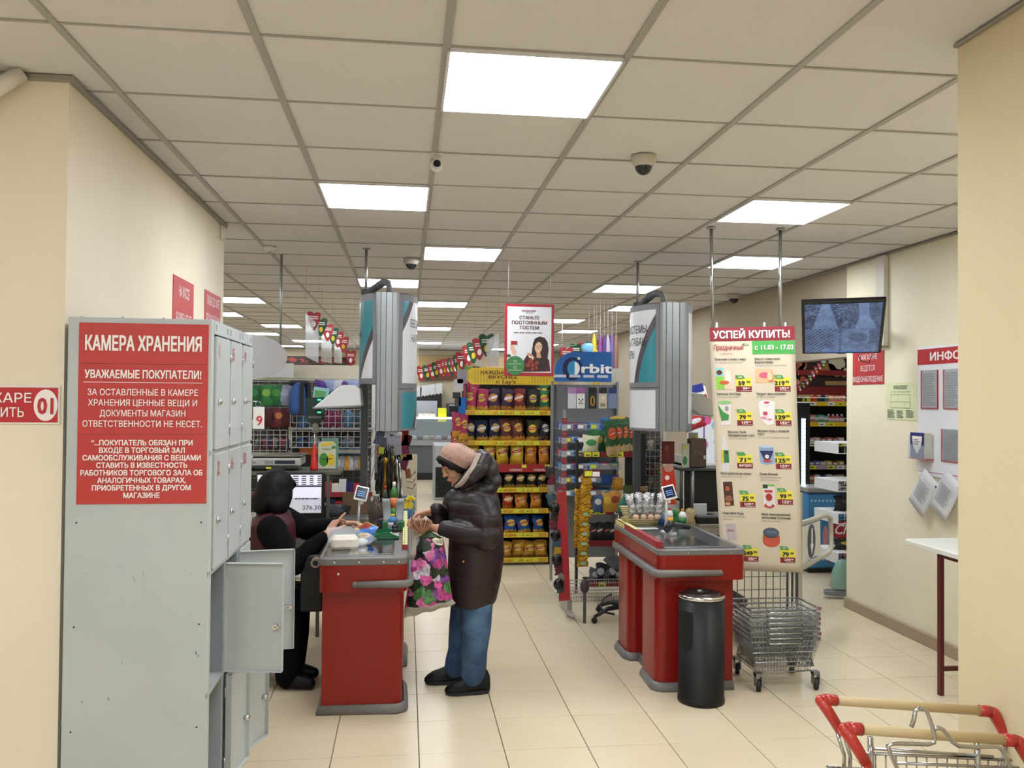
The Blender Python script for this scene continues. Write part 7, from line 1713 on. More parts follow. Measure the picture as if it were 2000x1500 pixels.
def pb(u, v):
    a_ = 2*pi*u; c = Vector((at(686, 1080, 4.92).x, 4.93, ZC1+.002)).lerp(hand_p, v**1.1)
    r_ = (.125*(1-v)+.012)*(1+.10*math.sin(a_*5+v*6)); r2 = (.085*(1-v)+.010)*(1+.10*math.sin(a_*4+2))
    zc = .085*math.sin(pi*min(1, v*1.1))*(1-v)
    return c+Vector((r_*math.cos(a_), r2*math.sin(a_), (.05*(1-v))*(.5+.5*math.sin(a_+.8))*2*(.35+v)+zc*.3))
g_ = MB(); g_.grid(pb, 40, 14, clearmat('bag_film', '#f2f4f6', .20, .15)); g_.build('film', t)
# cardboard behind tablet
pix('cardboard_sheet', 'brown cardboard panel behind the left payment display', 'cardboard', 668, 962, 722, 1032, 6.3, .02, C_('#6a543c', .7))
q = at(652, 1003, 6.2); put(bag_mesh(.22, .10, .1, bagmat('#2a2c30', '#4a4c50', None), 1), 'wrapped_bundle', 'dark wrapped bundle between the till frame and the cardboard', 'bundle', (q.x, 6.3, q.z-.05))
# cables on post
t = thing('cable_bundle', 'looped grey cables hanging beside the dark post of the left till', 'cable', tuple(at(718, 930, 6.5)))
for k, pp in enumerate(([(737, 870), (724, 895), (715, 925)], [(735, 880), (733, 900), (726, 930)], [(713, 928), (725, 926), (722, 940), (716, 942)], [(728, 925), (722, 945), (730, 955), (722, 958)])): MB().tube([at(a_, b__, 6.45) for a_, b__ in pp], .003, C_('#8d8f94', .5), 5).build('cable', t)
# tinsel and clip strips at the left till
t = thing('tinsel_rack', 'wire rack of black, gold and silver foil sachets hanging at the left till', 'hanging display', tuple(at(762, 850, 6.1)))
b = MB(); a, c = at(738, 1000, 6.15), at(784, 843, 6.15)
wires(b, a.x, c.x, a.z+.15, c.z, 6.17, 4, 8, .002, C_('#a9a9a9', .3, .8)); o = b.build('wire_mesh', t); o['kind'] = 'stuff'
rr = random.Random(9)
TMs = [C_('#0f0f11', .25), C_('#0d0d10', .35), mat('#8c6a22', .25, .8), mat('#5a4a1c', .3, .7), C_('#15151a', .2), mat('#a9aaae', .2, .8), C_('#1a1a1c', .25)]
for k in range(34):
    u = k/33; px = 735+50*u+rr.uniform(-2, 2); y0_ = 872+45*abs(u-.45)**1.2+rr.uniform(-8, 20); y1_ = 985+rr.uniform(-10, 20)-20*(u < .2)
    y = 5.95+rr.uniform(-.06, .10); m_ = TMs[rr.randrange(7)] if .2 < u < .75 else TMs[[0, 1, 4, 6, 5, 0, 4][rr.randrange(7)]]
    if u > .85: m_ = TMs[5] if k % 2 else TMs[0]
    P0, P1 = at(px+(762-px)*.25, y0_, y), at(px, y1_, y); n = 5
    for i in range(n):
        pass
    w_ = .014+rr.random()*.012
    MB().sheet(lambda a_, b__: P1.lerp(P0, b__)+Vector(((a_-.5)*w_*(1+.5*math.sin(b__*9+k)), .010*math.sin(b__*14+k*2), 0)), 1, 8, .004, m_).build('foil_strip', t)
for k, (px, py, w_, h_, c, dz) in enumerate(((745, 856, .09, .10, '#3c4654', .3), (768, 850, .12, .06, '#b9bcc6', .15), (768, 852, .05, .02, '#1c2458', .15), (742, 880, .04, .06, '#8c2a34', 0), (757, 867, .06, .08, '#4a4044', .2), (770, 870, .10, .14, '#7c7c84', -.1), (745, 880, .04, .05, '#a8b03a', .1))):
    p = at(px, py, 5.98); MB().box((-w_/2, 0, -h_/2), (w_/2, .012, h_/2), bagmat(c, None, None), .003, X=Matrix.Translation(p+Vector((0, -.004*k, 0))) @ Matrix.Rotation(dz, 4, 'Y')).build('sachet', t)
for k, (px, py, c, w_, h_) in enumerate(((789, 855, '#a82a24', .07, .12), (795, 860, '#4a1418', .06, .08), (791, 880, '#7a1f4a', .06, .14), (795, 893, '#c9a43a', .08, .05), (790, 905, '#6a2040', .05, .10), (797, 925, '#8c5a34', .04, .07), (800, 893, '#c9bfa8', .05, .05))):
    p = at(px, py, 6.2); MB().box((-w_/2, 0, -h_/2), (w_/2, .012, h_/2), bagmat(c, None, None), .003, X=Matrix.Translation(p) @ Matrix.Rotation(.3*math.sin(k*2), 4, 'Y')).build('sachet', t)
# ------------------------------------------------------------------ right till equipment
ZC2 = .843
t = thing('bread_basket', 'woven basket of silver bags on the right counter', 'basket', tuple(at(1252, 1030, 5.5)))
p = at(1250, 1032, 5.62); BSK = NT('woven_wicker'); xx = BSK.gen('Object'); 
wv = BSK.m('SINE', BSK.m('MULTIPLY', xx['Z'], 500.)); BSK.bump(wv, .6, .004); BSM = BSK.done(lin('#b8a878'), .6)
b = MB(); rings = []
for rx, ry, z in ((.085, .055, 0), (.10, .065, .01), (.13, .085, .055), (.132, .087, .058), (.122, .078, .056), (.09, .055, .012)):
    rings.append([(p.x+rx*math.cos(2*pi*k/28), 5.62+ry*math.sin(2*pi*k/28), ZC2+z) for k in range(28)])
b.loft(rings, BSM); b.build('weave', t)
t = thing('bread_basket', 'pale wicker lid or second basket leaning behind the silver bags', 'basket', tuple(at(1225, 1010, 5.6)))
p2 = at(1226, 1014, 5.72); MB().prism([(p2.x-.05, ZC2+.12), (p2.x+.25, ZC2+.12), (p2.x+.22, ZC2+.0), (p2.x+.0, ZC2+.0)], 5.71, 5.77, BSM, 'y').build('weave', t)
SLV = NT('silver_foil'); SLV.gen('Object'); SLV.bump(SLV.noise(40, 3), .9, .02); SLM = SLV.done(lin('#b5b6ba'), .25, .7)
for k, (px, lean) in enumerate(((1238, .22), (1250, .05), (1261, -.02), (1272, .05), (1283, -.18))):
    q = at(px, 1010, 5.62); put(bag_mesh(.055, .18, .04, SLM, k % 3), 'silver_bag', 'shiny silver bag, %s from the left in the woven basket' % ordinal(k), 'foil bag', (q.x, 5.61+.015*(k % 2), ZC2+.045), 'silver bags in the basket', .3*math.sin(k*3), 0, -lean)
for k, px in enumerate((1241, 1256, 1270, 1283)):
    q = at(px, 1018, 5.57); put(mesh_of(MB().ball((0, 0, 0), (.022, .02, .02), C_('#c9a890', .5, noise_=.2, nscale=30), 12), 'bun') if k == 0 else bun, 'wrapped_bun', 'small wrapped bun, %s from the left along the basket rim' % ordinal(k), 'bun', (q.x, 5.56, ZC2+.068), 'buns in the basket'); bun = bpy.data.objects[-1].data if k == 0 else bun
    if k == 0: bun = [o for o in bpy.data.objects if o.name.startswith('wrapped_bun')][0].data
tag(MB().box((1.505, 5.43, ZC2), (1.66, 5.51, ZC2+.012), C_('#a9a9a4', .3, .3), .003).build('counter_pad'), 'flat pale pad in front of the woven basket', 'pad')
for lab, px, r_, h_, c, cc, lb, y in (('white bottle with red cap and yellow label behind the right payment pole', 1308, .022, .14, '#d8d8d8', '#b8242c', '#d89a2a', 5.5), ('small sauce bottle with orange pointed cap and green base', 1333, .026, .13, '#cfd2cc', '#c98a2a', '#2a6a3a', 5.5)):
    q = at(px, 1020, y); put(bottle_mesh(r_, h_, C_(c, .35), C_(cc, .4), C_(lb, .4), .35), 'bottle', lab, 'bottle', (q.x, y, ZC2))
for k, (px, c) in enumerate(((1290, '#2a4a8c'), (1292, '#5a8ac0'), (1296, '#c9b03a'), (1318, '#3a8a4a'), (1344, '#c9b88a'))):
    q = at(px, 1018, 5.7); put(bag_mesh(.06, .07+.01*k, .04, bagmat(c, None, None), k % 3), 'sweet_packet', 'small coloured sweet packet, %s from the left behind the payment pole' % ordinal(k), 'packet', (q.x, 5.65, ZC2), 'sweet packets on the right till')
t = thing('barcode_scanner', 'black handheld barcode scanner lying on the right counter', 'scanner', tuple(at(1322, 1035, 5.2)))
a, c = at(1303, 1030, 5.2), at(1345, 1030, 5.3)
MB().limb([a+Vector((0, 0, -.012)), a+Vector((.02, 0, .02)), a+Vector((.035, .01, .022))], [.022, .024, .018], C_('#1a1b1d', .35), 14).build('head', t); MB().limb([a+Vector((.035, .01, .018)), c+Vector((-.03, 0, .006)), c], [.016, .017, .014], C_('#1a1b1d', .35), 12).build('handle', t); MB().cyl((a.x+.035, 5.2, ZC2), .028, .02, C_('#8d9094', .3), 18).build('stand', t)
t = thing('cash_drawer', 'beige cash drawer at the back of the right checkout', 'cash drawer', tuple(at(1395, 1060, 5.9)))
a, c = at(1366, 1075, 5.9), at(1420, 1024, 5.9); CB = C_('#8a8478', .45)
MB().box((a.x, 5.9, a.z), (a.x+.36, 6.3, c.z), CB, .004).build('case', t); MB().box((a.x+.02, 5.893, a.z+.05), (a.x+.34, 5.9, c.z-.03), C_('#968f82', .45), .002).build('drawer', t); MB().box((a.x+.05, 5.888, a.z+.1), (a.x+.25, 5.893, a.z+.108), BLACK).build('slot', t)
t = thing('receipt_printer', 'black receipt printer with white ribbed cover on the cash drawer', 'printer', tuple(at(1385, 1024, 5.95)))
MB().box((a.x-.01, 5.93, c.z), (a.x+.17, 6.12, c.z+.05), BLACK, .006).build('base', t); MB().box((a.x+.0, 6.02, c.z+.05), (a.x+.10, 6.04, c.z+.135), C_('#b8bcc0', .4), .004).build('cover', t)
for k in range(7): MB().box((a.x+.02+k*.02, 5.94, c.z+.05), (a.x+.028+k*.02, 6.0, c.z+.056), C_('#8a8d8f', .4)).build('rib', t)
t = thing('till_table', 'black metal till table with shelf above the right till', 'till stand', tuple(at(1370, 1080, 6.1)))
dz_ = at(1366, 1075, 5.9); MB().box((dz_.x-.03, 5.89, dz_.z-.03), (dz_.x+.42, 6.42, dz_.z), C_('#55524c', .5), .003).build('desk_top', t)
for x in (dz_.x, dz_.x+.39): MB().box((x-.02, 6.36, 0), (x+.01, 6.39, dz_.z-.03), DKGREY).build('leg', t)
zs_ = at(1370, 915, 6.1).z; xl = at(1335, 0, 6.1).x
MB().box((xl, 6.1, zs_-.02), (xl+.42, 6.4, zs_), C_('#2a2b2d', .4), .003).build('shelf', t)
for x, m_ in ((at(1358, 0, 6.1).x, C_('#8f8e88', .3, .6)), (at(1336, 0, 6.1).x, DKGREY), (xl+.38, DKGREY)): MB().tube([(x, 6.11, .84), (x, 6.11, zs_-.02)], .013, m_, 10).build('post', t)
a, c = at(1338, 1000, 6.2), at(1402, 920, 6.2); tag(MB().box((a.x, 6.2, a.z), (c.x+.05, 6.23, c.z), C_('#121315', .5), .006).build('till_monitor'), 'black back of the right till monitor under the shelf', 'monitor')
put(box_mesh(.125, .09, .22, C_('#4a3a30', .5, noise_=.3, nscale=12), .008, [('t', 'УГЛИ', -.05, .45, .13, C_('#7a6a60', .5), .5), ('r', .3, .3, .45, .42, C_('#b8b0a8', .5))]), 'charcoal_bag', 'brown paper pack with pale label on the shelf above the right till', 'paper bag', (at(1369, 0, 6.15).x, 6.2, zs_))
for lab, px, dx, h_, y in (('green and white seed card behind the brown pack', 1358, .075, .26, 6.3), ('green and cream seed card left of the brown pack', 1343, .06, .18, 6.18)):
    put(box_mesh(dx, .01, h_, C_('#a8ac98', .5), .002, [('e', -.1, .3, .3, .18, C_('#2f6a34', .5)), ('e', 0, .85, .3, .06, C_('#b8a83a', .5))]), 'seed_card', lab, 'seed packet', (at(px, 0, y).x, y, zs_))
put(box_mesh(.10, .01, .17, C_('#5c1420', .5), .002, [('e', -.1, .7, .15, .12, C_('#7a3a2a', .5)), ('r', -.05, .2, .0, .6, C_('#7a4a2a', .5))]), 'wine_card', 'dark red patterned card left of the seed cards', 'card', (at(1309, 0, 6.2).x, 6.2, at(1309, 906, 6.2).z))
t = thing('hanging_apron', 'red orange bag shaped pouch hanging behind the right payment display', 'pouch', tuple(at(1306, 910, 6.0)))
P4 = [at(1297, 912, 6.0), at(1316, 912, 6.0), at(1320, 945, 6.0), at(1321, 985, 6.0), at(1293, 985, 6.0), at(1294, 945, 6.0)]
pn = MB().prism([(q.x, q.z) for q in P4], 6.0, 6.03, C_('#c03424', .4), 'y').build('pouch', t); 
P_ = Print((0, 6.0, 0), (1, 0, 0), (0, 0, 1)); q = at(1306, 914, 6.0); P_.ell(q.x, q.z, .035, .03, C_('#b88a78', .5), 1, 14); q = at(1303, 933, 6.0); P_.ell(q.x, q.z, .018, .018, TXTW, 1, 9)
for k, c in enumerate(('#c96a24', '#5a9a2c', '#c03424', '#b85a24')): q0_ = at(1293+k*7, 982, 6.0); P_.rect(q0_.x, q0_.z, q0_.x+.024, q0_.z+.045, C_(c, .4), 1)
P_.build('print', pn)
# grid of small wire shelf behind right till
t = thing('wire_rack', 'grey wire shelf panel full of dim packets behind the right till', 'rack', tuple(at(1280, 1000, 7.3)))
a, c = at(1238, 1000, 7.3), at(1300, 842, 7.3); b = MB(); wires(b, a.x, c.x, .3, c.z, 7.3, 6, 20, .0022, C_('#77756f', .4)); o = b.build('wire_mesh', t); o['kind'] = 'stuff'
MB().box((a.x, 7.45, .3), (c.x, 7.47, c.z), C_('#3c3832', .7)).build('back_board', t)
MB().box((c.x-.03, 7.28, .0), (c.x, 7.31, c.z+.05), C_('#a9a79f', .4)).build('upright', t)
rr = random.Random(21)
for r_ in range(6):
    for k in range(4):
        px = 1243+k*14; py = 870+r_*24; c_ = ['#6b6a62', '#4a2c30', '#8a8578', '#3a3c40', '#6a5a34', '#a39a8c'][rr.randrange(6)]; q = at(px, py, 7.36)
        put(bag_mesh(.06, .09, .04, bagmat(c_, None, None), k % 3), 'dim_packet', 'dim small packet behind the wire panel, row %s, place %s' % (ordinal(r_), ordinal(k)), 'packet', (q.x, 7.37, q.z-.045), 'packets behind the wire panel')
# ------------------------------------------------------------------ people
SKIN = NT('skin'); SKIN.gen('Object'); SKM = SKIN.done(SKIN.mix(SKIN.noise(20, 2), lin('#b5846a'), lin('#c4937a')), .5)
def head(mb, C, R, s=1.0):
    # C centre of the skull, R rotation (columns: right, forward(face), up)
    def T(x, y, z): return C+R @ Vector((x*s, y*s, z*s))
    prof = [(-.118, .004, .052, .026), (-.112, .010, .066, .036), (-.098, .004, .078, .046), (-.080, -.010, .082, .054), (-.060, -.030, .084, .060), (-.035, -.055, .085, .066), (-.010, -.075, .086, .071), (.015, -.088, .090, .074), (.045, -.094, .092, .076), (.070, -.090, .086, .073), (.095, -.072, .068, .060), (.112, -.045, .040, .038), (.120, -.012, .010, .010)]
    rings = []
    for z, yb, yf, hw in prof:
        cy = (yb+yf)/2; hy = (yf-yb)/2
        rings.append([T(hw*math.cos(a)*(abs(math.cos(a))**-.12 if abs(math.cos(a)) > .05 else 1), cy+hy*math.sin(a), z) for a in [2*pi*k/28 for k in range(28)]])
    mb.loft(rings, SKM)
    def B(x, y, z, rx, ry, rz_): mb.ball(T(x, y, z), (rx*s, ry*s, rz_*s), SKM, 12, R=R)
    B(0, .094, .010, .009, .014, .030); B(0, .104, -.010, .0135, .015, .012); B(-.010, .094, -.014, .008, .010, .008); B(.010, .094, -.014, .008, .010, .008)
    B(0, .088, -.046, .024, .012, .008); B(0, .086, -.058, .021, .012, .008); B(0, .074, -.096, .024, .018, .016)
    B(-.028, .078, .034, .028, .012, .009); B(.028, .078, .034, .028, .012, .009); B(-.036, .062, -.026, .026, .018, .026); B(.036, .062, -.026, .026, .018, .026)
    B(-.075, -.008, -.002, .008, .020, .032); B(.075, -.008, -.002, .008, .020, .032)
    return T
def hand(mb, wr, d, nrm, side, curl, L=.175, spread=.16, thumb=.9):
    # wr wrist, d finger direction, nrm palm normal (direction the fingers curl to), side +1/-1 thumb side
    d = d.normalized(); nrm = (nrm-d*nrm.dot(d)).normalized(); s_ = d.cross(nrm).normalized()*side
    k = L/.175; P = wr+d*.045*k
    for u in (-.028, -.010, .010, .027):
        mb.limb([wr+s_*u*.55*k, wr+d*.045*k+s_*u*k, wr+d*.085*k+s_*u*1.05*k], [.0155*k, .0150*k, .0115*k], SKM, 8)
    ln = [.066, .078, .072, .056]
    for i, u in enumerate((.029, .010, -.010, -.028)):
        base = wr+d*.088*k+s_*u*1.08*k; dd = (d+s_*(spread*(1.2-i*.8))*.5).normalized(); c = curl[i]; pts = [base-d*.015*k, base]; q = base; ang = 0
        for seg, f in enumerate((.45, .32, .23)):
            ang += c*(.9, 1.1, .8)[seg]; v = dd*math.cos(ang)+nrm*math.sin(ang); q = q+v*ln[i]*f*1.08*k; pts.append(q)
        mb.limb(pts, [.0100*k, .0098*k, .0090*k, .0082*k, .0068*k], SKM, 8)
    b = wr+d*.02*k+s_*.024*k; t1 = b+(d*.5+s_*.75+nrm*.35).normalized()*.040*k; t2 = t1+(d*.85+s_*.25+nrm*.5*thumb).normalized()*.032*k; t3 = t2+(d*.8-s_*.05+nrm*.7*thumb).normalized()*.025*k
    mb.limb([b-d*.01*k, b, t1, t2, t3], [.014*k, .0145*k, .0115*k, .0100*k, .0080*k], SKM, 8)
def rot_from(fwd, up):
    f = fwd.normalized(); u = (up-f*up.dot(f)).normalized(); r = f.cross(u); return Matrix((r, f, u)).transposed()
# ---- customer
YW = 4.98
cw = lambda px, py, dy=0.: W(px, py, YW+dy)
hipc = cw(925, 1120); 
b = MB()
R_h = rot_from(Vector((-.93, -.22, -.50)), Vector((-.45, -.1, .87)))
HCc = cw(893, 912, .0)
TH = head(b, HCc, R_h, .88)
sh_n, sh_f = cw(940, 985, -.15), cw(895, 980, .16); neck = cw(915, 968)
b.limb([HCc+R_h @ Vector((0, -.035, -.05)), neck+Vector((0, 0, -.01)), cw(925, 1000)], [.045, .052, .07], SKM, 14)
b.limb([cw(925, 1000), cw(930, 1060), cw(925, 1120)], [.105, .115, .12], SKM, 16)
b.limb([sh_n, cw(925, 1000)], [.055, .07], SKM, 12); b.limb([sh_f, cw(925, 1000)], [.055, .07], SKM, 12)
el_n, wr_n = cw(950, 1048, -.20), cw(853, 1032, -.14)
el_f, wr_f = cw(876, 1018, .20), cw(838, 999, .04)
b.limb([sh_n, el_n, wr_n], [.05, .042, .026], SKM, 12); b.limb([sh_f, el_f, wr_f], [.05, .042, .026], SKM, 12)
hand(b, wr_n, Vector((-1, .25, .10)), Vector((.1, .6, .8)), 1, [.55, .6, .65, .7], .17)
hand(b, wr_f, Vector((-.9, -.25, -.22)), Vector((.15, -.35, -1)), -1, [.35, .5, .65, .7], .17)
an_n, an_f = cw(925, 1318, -.07), cw(884, 1300, .12)
b.limb([cw(935, 1130, -.08), cw(928, 1225, -.08), an_n], [.075, .050, .036], SKM, 14); b.limb([cw(912, 1130, .09), cw(903, 1220, .11), an_f], [.07, .045, .034], SKM, 14)
for a_, to in ((an_n, Vector((-.99, -.1, 0))), (an_f, Vector((-.99, -.05, 0)))):
    f0 = Vector((a_.x, a_.y, .04)); b.limb([a_, f0+Vector((.0, 0, 0)), f0+to*.10], [.034, .028, .020], SKM, 10)
cust = bake_remesh(b, 'person', None, .0045, 6, [SKM])
tag(cust, 'person in a dusty pink beret and dark quilted coat counting money at the till', 'person')
# jeans
JE = NT('denim'); xo = JE.gen('Object'); JN = JE.noise(6, 4); JE.bump(JE.noise(14, 4), .8, .03)
JM = JE.done(JE.mix(JE.m('MULTIPLY', JE.m('MAXIMUM', JE.m('SUBTRACT', JN, .42), 0.), 3.), lin('#2b4766'), lin('#57789b')), .85)
b = MB()
b.limb([cw(928, 1150, -.07), cw(932, 1180, -.08), cw(930, 1225, -.085), cw(926, 1270, -.075), cw(926, 1303, -.07), cw(923, 1318, -.07)], [.075, .092, .088, .078, .072, .070], JM, 18)
b.limb([cw(914, 1150, .09), cw(908, 1180, .10), cw(902, 1225, .11), cw(897, 1270, .12), cw(890, 1292, .12), cw(888, 1306, .12)], [.070, .084, .078, .068, .064, .062], JM, 18)
for v in range(0): pass
jeans = bake_remesh(b, 'jeans', cust, .007, 4, [JM])
# shoes
SHM = C_('#0a0b0d', .5, bump=.15, bscale=80, spec=.3)
def shoe(a_, to, nm):
    b = MB(); to = to.normalized(); r_ = Vector((0, 0, 1)).cross(to).normalized(); O = Vector((a_.x, a_.y, 0))
    sec = [(-.085, .030, .005, .095), (-.070, .042, .0, .130), (-.02, .045, .0, .132), (.03, .044, .0, .105), (.08, .048, .0, .086), (.125, .047, .0, .072), (.160, .034, .006, .052), (.178, .012, .014, .034)]
    rings = []
    for d_, hw, z0, z1 in sec:
        rings.append([O+to*d_+r_*(hw*math.cos(a))*(1 if math.sin(a) < 0 else .85)+Vector((0, 0, (z0+z1)/2+(z1-z0)/2*(math.sin(a) if abs(math.sin(a)) < .8 else math.copysign(.8+.2*abs(math.sin(a)), math.sin(a))))) for a in [2*pi*k/18 for k in range(18)]])
    b.loft(rings, SHM); b.limb([O+Vector((0, 0, .08)), O+Vector((-.01*to.x, 0, .15))], [.050, .052], SHM, 14)
    o = bake_remesh(b, nm, cust, .005, 3, [SHM])
    s_ = MB(); ol = [O+to*d_+r_*w_ for d_, w_ in ((-.08, .0), (-.07, .034), (-.02, .043), (.05, .043), (.11, .045), (.155, .030), (.172, 0), (.155, -.030), (.11, -.045), (.05, -.043), (-.02, -.043), (-.07, -.034))]
    s_.prism([(p.x, p.y) for p in ol], 0.001, .022, C_('#1c1c1e', .7)); s_.build('sole', o)
    return o
shoe(Vector((an_n.x+.01, an_n.y, 0)), Vector((-.99, -.10, 0)), 'shoe'); shoe(Vector((an_f.x+.01, an_f.y, 0)), Vector((-.99, -.05, 0)), 'shoe')
# coat
CO = NT('quilted_nylon'); xo = CO.gen('Object'); nn = CO.noise(3.5, 3)
st = CO.m('ADD', CO.m('MULTIPLY', xo['Z'], 44.), CO.m('MULTIPLY', nn, 9.)); st2 = CO.m('ABSOLUTE', CO.m('SINE', st))
wr = CO.noise(16, 4); hgt = CO.m('ADD', CO.m('MULTIPLY', CO.m('POWER', st2, .35), .7), CO.m('MULTIPLY', wr, .9)); CO.bump(hgt, .5, .009)
COM = CO.done(lin('#241b1d'), .45); CO.b.inputs['Specular IOR Level'].default_value = .4
KNIT = C_('#17141a', .8, bump=.4, bscale=150)
b = MB()
def ring(c, rx, ry, tilt=0., n=30):
    return [c+Vector((rx*math.cos(a), ry*math.sin(a), tilt*math.cos(a))) for a in [2*pi*k/n for k in range(n)]]
secs = [((922, 1178), .125, .17, .0), ((922, 1168), .142, .185, -.005), ((926, 1130), .158, .20, 0), ((930, 1085), .165, .205, 0), ((930, 1040), .160, .205, 0), ((928, 1005), .156, .21, 0), ((925, 978), .150, .21, .02), ((922, 960), .120, .18, .03), ((915, 945), .07, .10, .03)]
b.loft([ring(cw(*c), rx, ry, tl) for c, rx, ry, tl in secs], COM)
b.limb([sh_n+Vector((-.01, .03, -.01)), sh_n.lerp(el_n, .5)+Vector((.01, -.01, 0)), el_n, el_n.lerp(wr_n, .45), wr_n+Vector((.05, 0, 0))], [.088, .085, .083, .068, .046], COM, 20)
b.limb([sh_f+Vector((-.01, -.03, 0)), sh_f.lerp(el_f, .5), el_f, el_f.lerp(wr_f, .5), wr_f+Vector((.045, 0, .01))], [.085, .078, .074, .060, .044], COM, 20)
# hood folded on the back
HD = [((940, 888), .03), ((949, 897), .09), ((940, 916), .125), ((922, 934), .135), ((903, 950), .105)]
for sd in (-1, 1):
    b.limb([cw(*p, sd*y) for p, y in HD], [.034, .042, .044, .036, .022], COM, 16)
b.ball(cw(955, 922, .0), (.060, .125, .095), COM, 20); b.ball(cw(963, 938, 0), (.052, .13, .050), COM, 18); b.ball(cw(940, 952, 0), (.10, .17, .055), COM, 18)
coat = bake_remesh(b, 'coat', cust, .0075, 3, [COM])
LIN = C_('#a8988c', .9, noise_=.35, nscale=25, bump=.5, bscale=90)
b = MB()
for sd in (-1, 1): b.limb([cw(935, 892, sd*.02), cw(938, 896, sd*.075), cw(930, 914, sd*.118), cw(914, 931, sd*.138), cw(899, 946, sd*.120), cw(890, 951, sd*.085)], [.030, .036, .034, .024, .016, .010], LIN, 14)
bake_remesh(b, 'hood_lining', cust, .006, 3, [LIN])
for (w_, e_) in ((wr_n, el_n), (wr_f, el_f)):
    d_ = (e_-w_).normalized(); MB().tube([w_+d_*.012, w_+d_*.022, w_+d_*.055, w_+d_*.075], [.030, .037, .041, .046], KNIT, 18).build('cuff', cust)
MB().cyl(cw(905, 1097, -.205), .006, -.004, C_('#a88c4a', .3, .9), 8, 'y').build('pocket_snap', cust)
b = MB(); b.limb([cw(922, 915, -.07), cw(910, 930, -.095), cw(896, 945, -.075), cw(888, 952, .0), cw(896, 945, .07)], [.024, .022, .018, .018, .018], C_('#0f0e10', .9), 10); b.limb([cw(920, 912, -.02), cw(922, 935, .0)], [.045, .055], C_('#0f0e10', .9), 12); bake_remesh(b, 'scarf', cust, .007, 2, [C_('#0f0e10', .9)])
# hair and beret
HRM = NT('dark_hair'); xo = HRM.gen('Object'); HRM.bump(HRM.noise(45, 3), .25, .01); HRMm = HRM.done(lin('#080506'), .6); HRM.b.inputs['Specular IOR Level'].default_value = .25
b = MB(); 
def hb_(x, y, z, rx, ry, rz_): b.ball(TH(x, y, z), (rx*.88, ry*.88, rz_*.88), HRMm, 14, R=R_h)
hb_(0, -.015, .045, .088, .100, .075); 
Rb = rot_from(Vector((-.894, -.10, .447)), Vector((.447, .0, .894))); bc = cw(889, 905, .0)
HB_ = [bc+Rb @ Vector((.080*math.sin(a_), .006+.090*math.cos(a_), -.016)) for a_ in [math.radians(q) for q in range(-120, 121, 20)]]
b.limb(HB_, [.019]*len(HB_), HRMm, 12)
for k in range(15):
    a_ = math.radians(-112+k*16); p_ = bc+Rb @ Vector((.080*math.sin(a_), .006+.092*math.cos(a_), -.020)); dn_ = R_h @ Vector((.35*math.sin(a_), .25*math.cos(a_), -1)); ln_ = .030+.008*math.sin(k*2.7)
    b.limb([p_, p_+dn_*ln_*.6, p_+dn_*ln_], [.016, .011, .003], HRMm, 8)
b.limb([bc+Rb @ Vector((-.0, .09, -.02)), bc+Rb @ Vector((-.02, .118, -.028))], [.014, .003], HRMm, 8)
hb_(0, -.085, -.01, .065, .03, .06); hb_(-.07, -.045, .0, .02, .035, .055); hb_(.07, -.045, .0, .02, .035, .055)
bake_remesh(b, 'hair', cust, .005, 2, [HRMm])
BRT = C_('#b39184', .9, noise_=.10, nscale=6, bump=.3, bscale=120)
b = MB()
rings = []
for r_, z, sh in ((.088, -.020, .004), (.097, -.010, .002), (.104, .006, .0), (.116, .030, -.004), (.123, .055, -.012), (.116, .078, -.014), (.090, .098, -.010), (.050, .110, -.006), (.006, .114, -.004)):
    rings.append([bc+Rb @ Vector((r_*.86*math.cos(a)*(1+.025*math.sin(4*a)), sh+r_*(1+.03*math.sin(3*a+z*20))*math.sin(a), z+.008*math.sin(3*a+1)*(z > .03))) for a in [2*pi*k/40 for k in range(40)]])
b.loft(rings, BRT); b.ball(bc+Rb @ Vector((.0, -.085, .036)), (.075, .055, .045), BRT, 16, R=Rb)
b.limb([bc+Rb @ Vector((-.065, .03, .085)), bc+Rb @ Vector((-.08, -.03, .07)), bc+Rb @ Vector((-.07, -.08, .045))], [.022, .028, .024], BRT, 12)
be = bake_remesh(b, 'beret', cust, .006, 3, [BRT])
q = TH(.095, .055, .050); MB().ball(bc+Rb @ Vector((-.079, .055, .022)), (.007, .005, .007), C_('#8c7c78', .3, .6), 8).build('beret_pin', be)
# face marks
for x in (-.031, .031):
    MB().tube([TH(x-.013, .0825, .011), TH(x, .0875, .006), TH(x+.013, .0835, .011)], .0020, C_('#2a1c18', .4), 6).build('eye', cust)
    MB().tube([TH(x-.016, .084, .030), TH(x, .089, .034), TH(x+.014, .086, .031)], .0025, HRMm, 6).build('eyebrow', cust)
LIP = C_('#9a5650', .5)
MB().tube([TH(-.022, .0905, -.052), TH(-.008, .0985, -.050), TH(.008, .0985, -.050), TH(.022, .0905, -.052)], [.0022, .0048, .0048, .0022], LIP, 8).build('lips', cust)
MB().ball(TH(.084, .004, -.034), .004, C_('#c9a85a', .2, 1.), 8).build('earring', cust)
